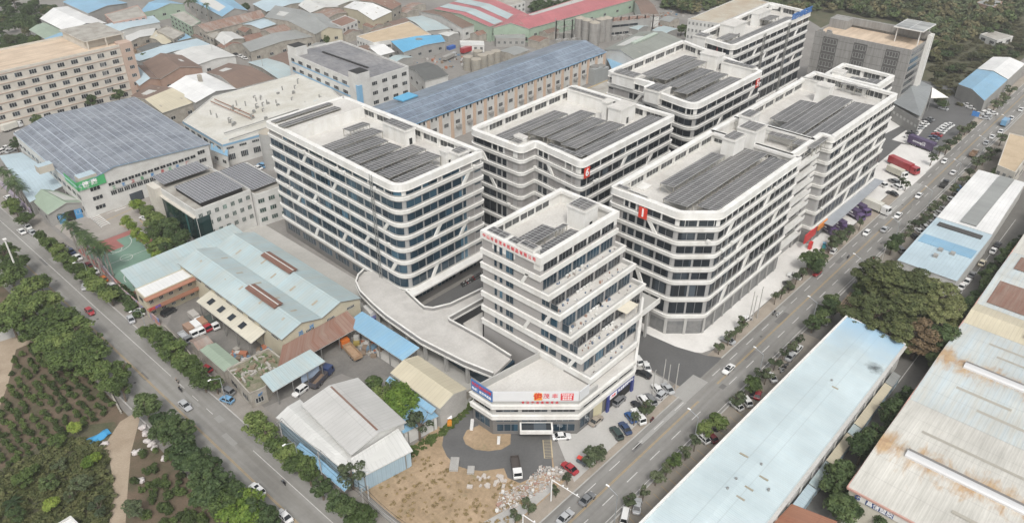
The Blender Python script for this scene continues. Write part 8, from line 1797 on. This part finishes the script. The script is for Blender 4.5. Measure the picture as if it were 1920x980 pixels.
for i, (x, y) in enumerate(((1112, 155), (1126, 150), (1066, 178))):
    c = G(x, y, 0); root = empty('cooling_tower', c, ('big grey square cooling tower behind block 6', 'grey cooling tower behind its larger twin', 'small grey cooling unit by the peach pilasters')[i], 'cooling tower')
    s = (6.5, 5.5, 3)[i]; m = MB(); m.box((c.x, c.y, 0), (s, s, s * 1.25)); m.build('casing', [corr('louvre', (.36, .38, .38), (.3, .31, .31), pitch=.7)], root); m = MB(); m.tube((c.x, c.y, s * 1.25), (c.x, c.y, s * 1.25 + .8), s * .38, n=16); m.build('fan_ring', [STEEL], root)
c = G(787, 97, 0); root = empty('cooling_tower', c, 'beige boxed cooling tower in the loading yard', 'cooling tower'); m = MB(); m.box((c.x, c.y, 0), (7, 6, 6)); m.build('casing', [BEIGEW], root); m = MB(); m.tube((c.x, c.y, 6), (c.x, c.y, 7.2), 2, n=16); m.build('fan_ring', [STEEL], root)
# substation frames
root = empty('substation', (*G2(1130, 62), 0), 'grey lattice substation frames beside the red roofed hall', 'substation')
for k in range(13):
    p = G(1042 + k * 15, 74 - k * 1.0, 0); m = MB(); m.bar((p.x, p.y, 0), (p.x, p.y, 11), .5); m.bar((p.x, p.y, 0), (p.x, p.y, 11), .5)
    q = G(1057 + k * 15, 73 - k * 1.0, 0)
    for z in (10.8, 7.2, 3.6): m.bar((p.x, p.y, z), (q.x, q.y, z), .35)
    m.bar((p.x, p.y, 7.2), (q.x, q.y, 10.8), .2); m.bar((p.x, p.y, 3.6), (q.x, q.y, 7.2), .2); m.build('frame', [dirty('lattice_grey', (.33, .32, .3), (.25, .24, .22), .5)], root)
    p2 = G(1046 + k * 15, 82 - k * 1.0, 0); m = MB(); m.box((p2.x, p2.y, 0), (3, 2, 2.6)); m.tube((p2.x, p2.y, 2.6), (p2.x, p2.y, 4.6), .3); m.build('transformer', [WALLG], root)
r, P = flat('long old grey block with arched upper windows behind the substation', [G2(*p, 9) for p in ((1112, 36), (1120, 44), (1222, 34), (1216, 26))], 9, WALLG, RST, 2, [12, 1, 0, 1], par=.3)
psh('brown roofed range with white gable ribs at the top right of centre', ((1190, 2), (1205, 30), (1236, 30), (1212, -2)), 7, 8.5, WALLW, BRR, axis=0)
# walls and fences
def wall_run(label, pts, h, t, mt, name='wall', cat='wall', px=True, posts=None):
    q = [G(*p, 0) for p in pts] if px else [Vector((*p, 0)) for p in pts]; c = sum(q, Vector()) / len(q); root = empty(name, c, label, cat)
    m = MB()
    for a, b in zip(q, q[1:]): m.bar(a + Vector((0, 0, h / 2)), b + Vector((0, 0, h / 2)), t, h=h)
    m.build('panel', [mt], root)
    if posts:
        m = MB()
        for a, b in zip(q, q[1:]):
            n = max(1, int((b - a).length / posts))
            for k in range(n + 1): p = a.lerp(b, k / n); m.bar(p, p + Vector((0, 0, h + .25)), t * 2.2)
        m.build('posts', [mt], root)
    return root
wall_run('stained concrete wall around the vacant lot beside the cream shed', ((722, 842), (800, 800), (848, 766), (895, 735)), 2.6, .3, OLDW)
wall_run('low grey wall along the street edge of the vacant lot', ((675, 903), (690, 918), (693, 945), (715, 965), (760, 1000)), 1.4, .3, CONC)
wall_run('grey sheet hoarding between the office and the big block', ((437, 432), (475, 420), (530, 400)), 3.0, .15, corr('hoarding', (.36, .38, .4), (.3, .32, .34), .05), cat='hoarding', name='hoarding', posts=3)
wall_run('colourful mural wall between the sports court and the road', ((128, 430), (165, 465), (205, 520), (232, 552), (300, 610)), 2.4, .3, dirty('mural', (.3, .32, .36), (.45, .2, .15), .35, .95, .8, .1, spots=(.6, (.15, .22, .45), .56)))
wall_run('white wall beside the palm row up to the pale blue lean-to', ((0, 345), (60, 402)), 2.4, .3, dirty('mural2', (.4, .38, .42), (.3, .2, .35), .4, .9, .8, .1))
wall_run('grey boundary wall in front of the work yard and twin sheds', ((312, 622), (345, 655), (372, 690), (420, 740)), 2.3, .3, OLDW)
wall_run('white concrete retaining wall along the west path', ((575, 480), (640, 530), (672, 560)), 1.2, .3, WALLG) if False else None
wall_run('low wall of the orchard curving along the road bend', ((145, 675), (175, 705), (208, 738), (228, 775)), .7, .35, OLDW)

SC_ = [('grey', GYR, OLDW), ('rusty', RSR, OLDW), ('pale', WH, WALLG), ('brown', BRR, OLDW), ('dusty blue', LB, WALLG), ('dark grey', MC['charcoal_roof'], OLDW), ('dull red', RST, OLDW)]
rs = random.Random(61)
SP = sorted([(210, 50), (222, 98), (290, 90), (316, 122), (352, 108), (384, 64), (431, 88), (474, 70), (545, 84), (655, 62), (700, 50), (716, 58), (748, 46), (765, 18), (778, 8), (640, 98), (600, 84), (842, 62), (905, 62), (1010, 74), (1060, 104), (965, 98), (1246, 60), (1256, 36), (1196, 52), (226, 122), (382, 116), (540, 8), (618, 6), (748, 110), (700, 112), (1030, 60), (668, 98), (230, 40), (310, 12), (395, 14)])
for i, (x, y) in enumerate(SP):
    cn, rf_, wl = SC_[rs.randint(0, 6)]; g = G(x, y, 4); w_, h_ = rs.uniform(8, 17), rs.uniform(6, 11); a = rs.choice((0, 0, 1)); e = rs.uniform(3, 5.5)
    shed('small %s roof squeezed among the old sheds, %s from the left' % (cn, ordw(i)), rect(g.x - w_ / 2, g.y - h_ / 2, g.x + w_ / 2, g.y + h_ / 2), e, e + rs.uniform(.4, 1.6), wl, rf_, axis=a, name='shed', group='small infill sheds', over=.2)
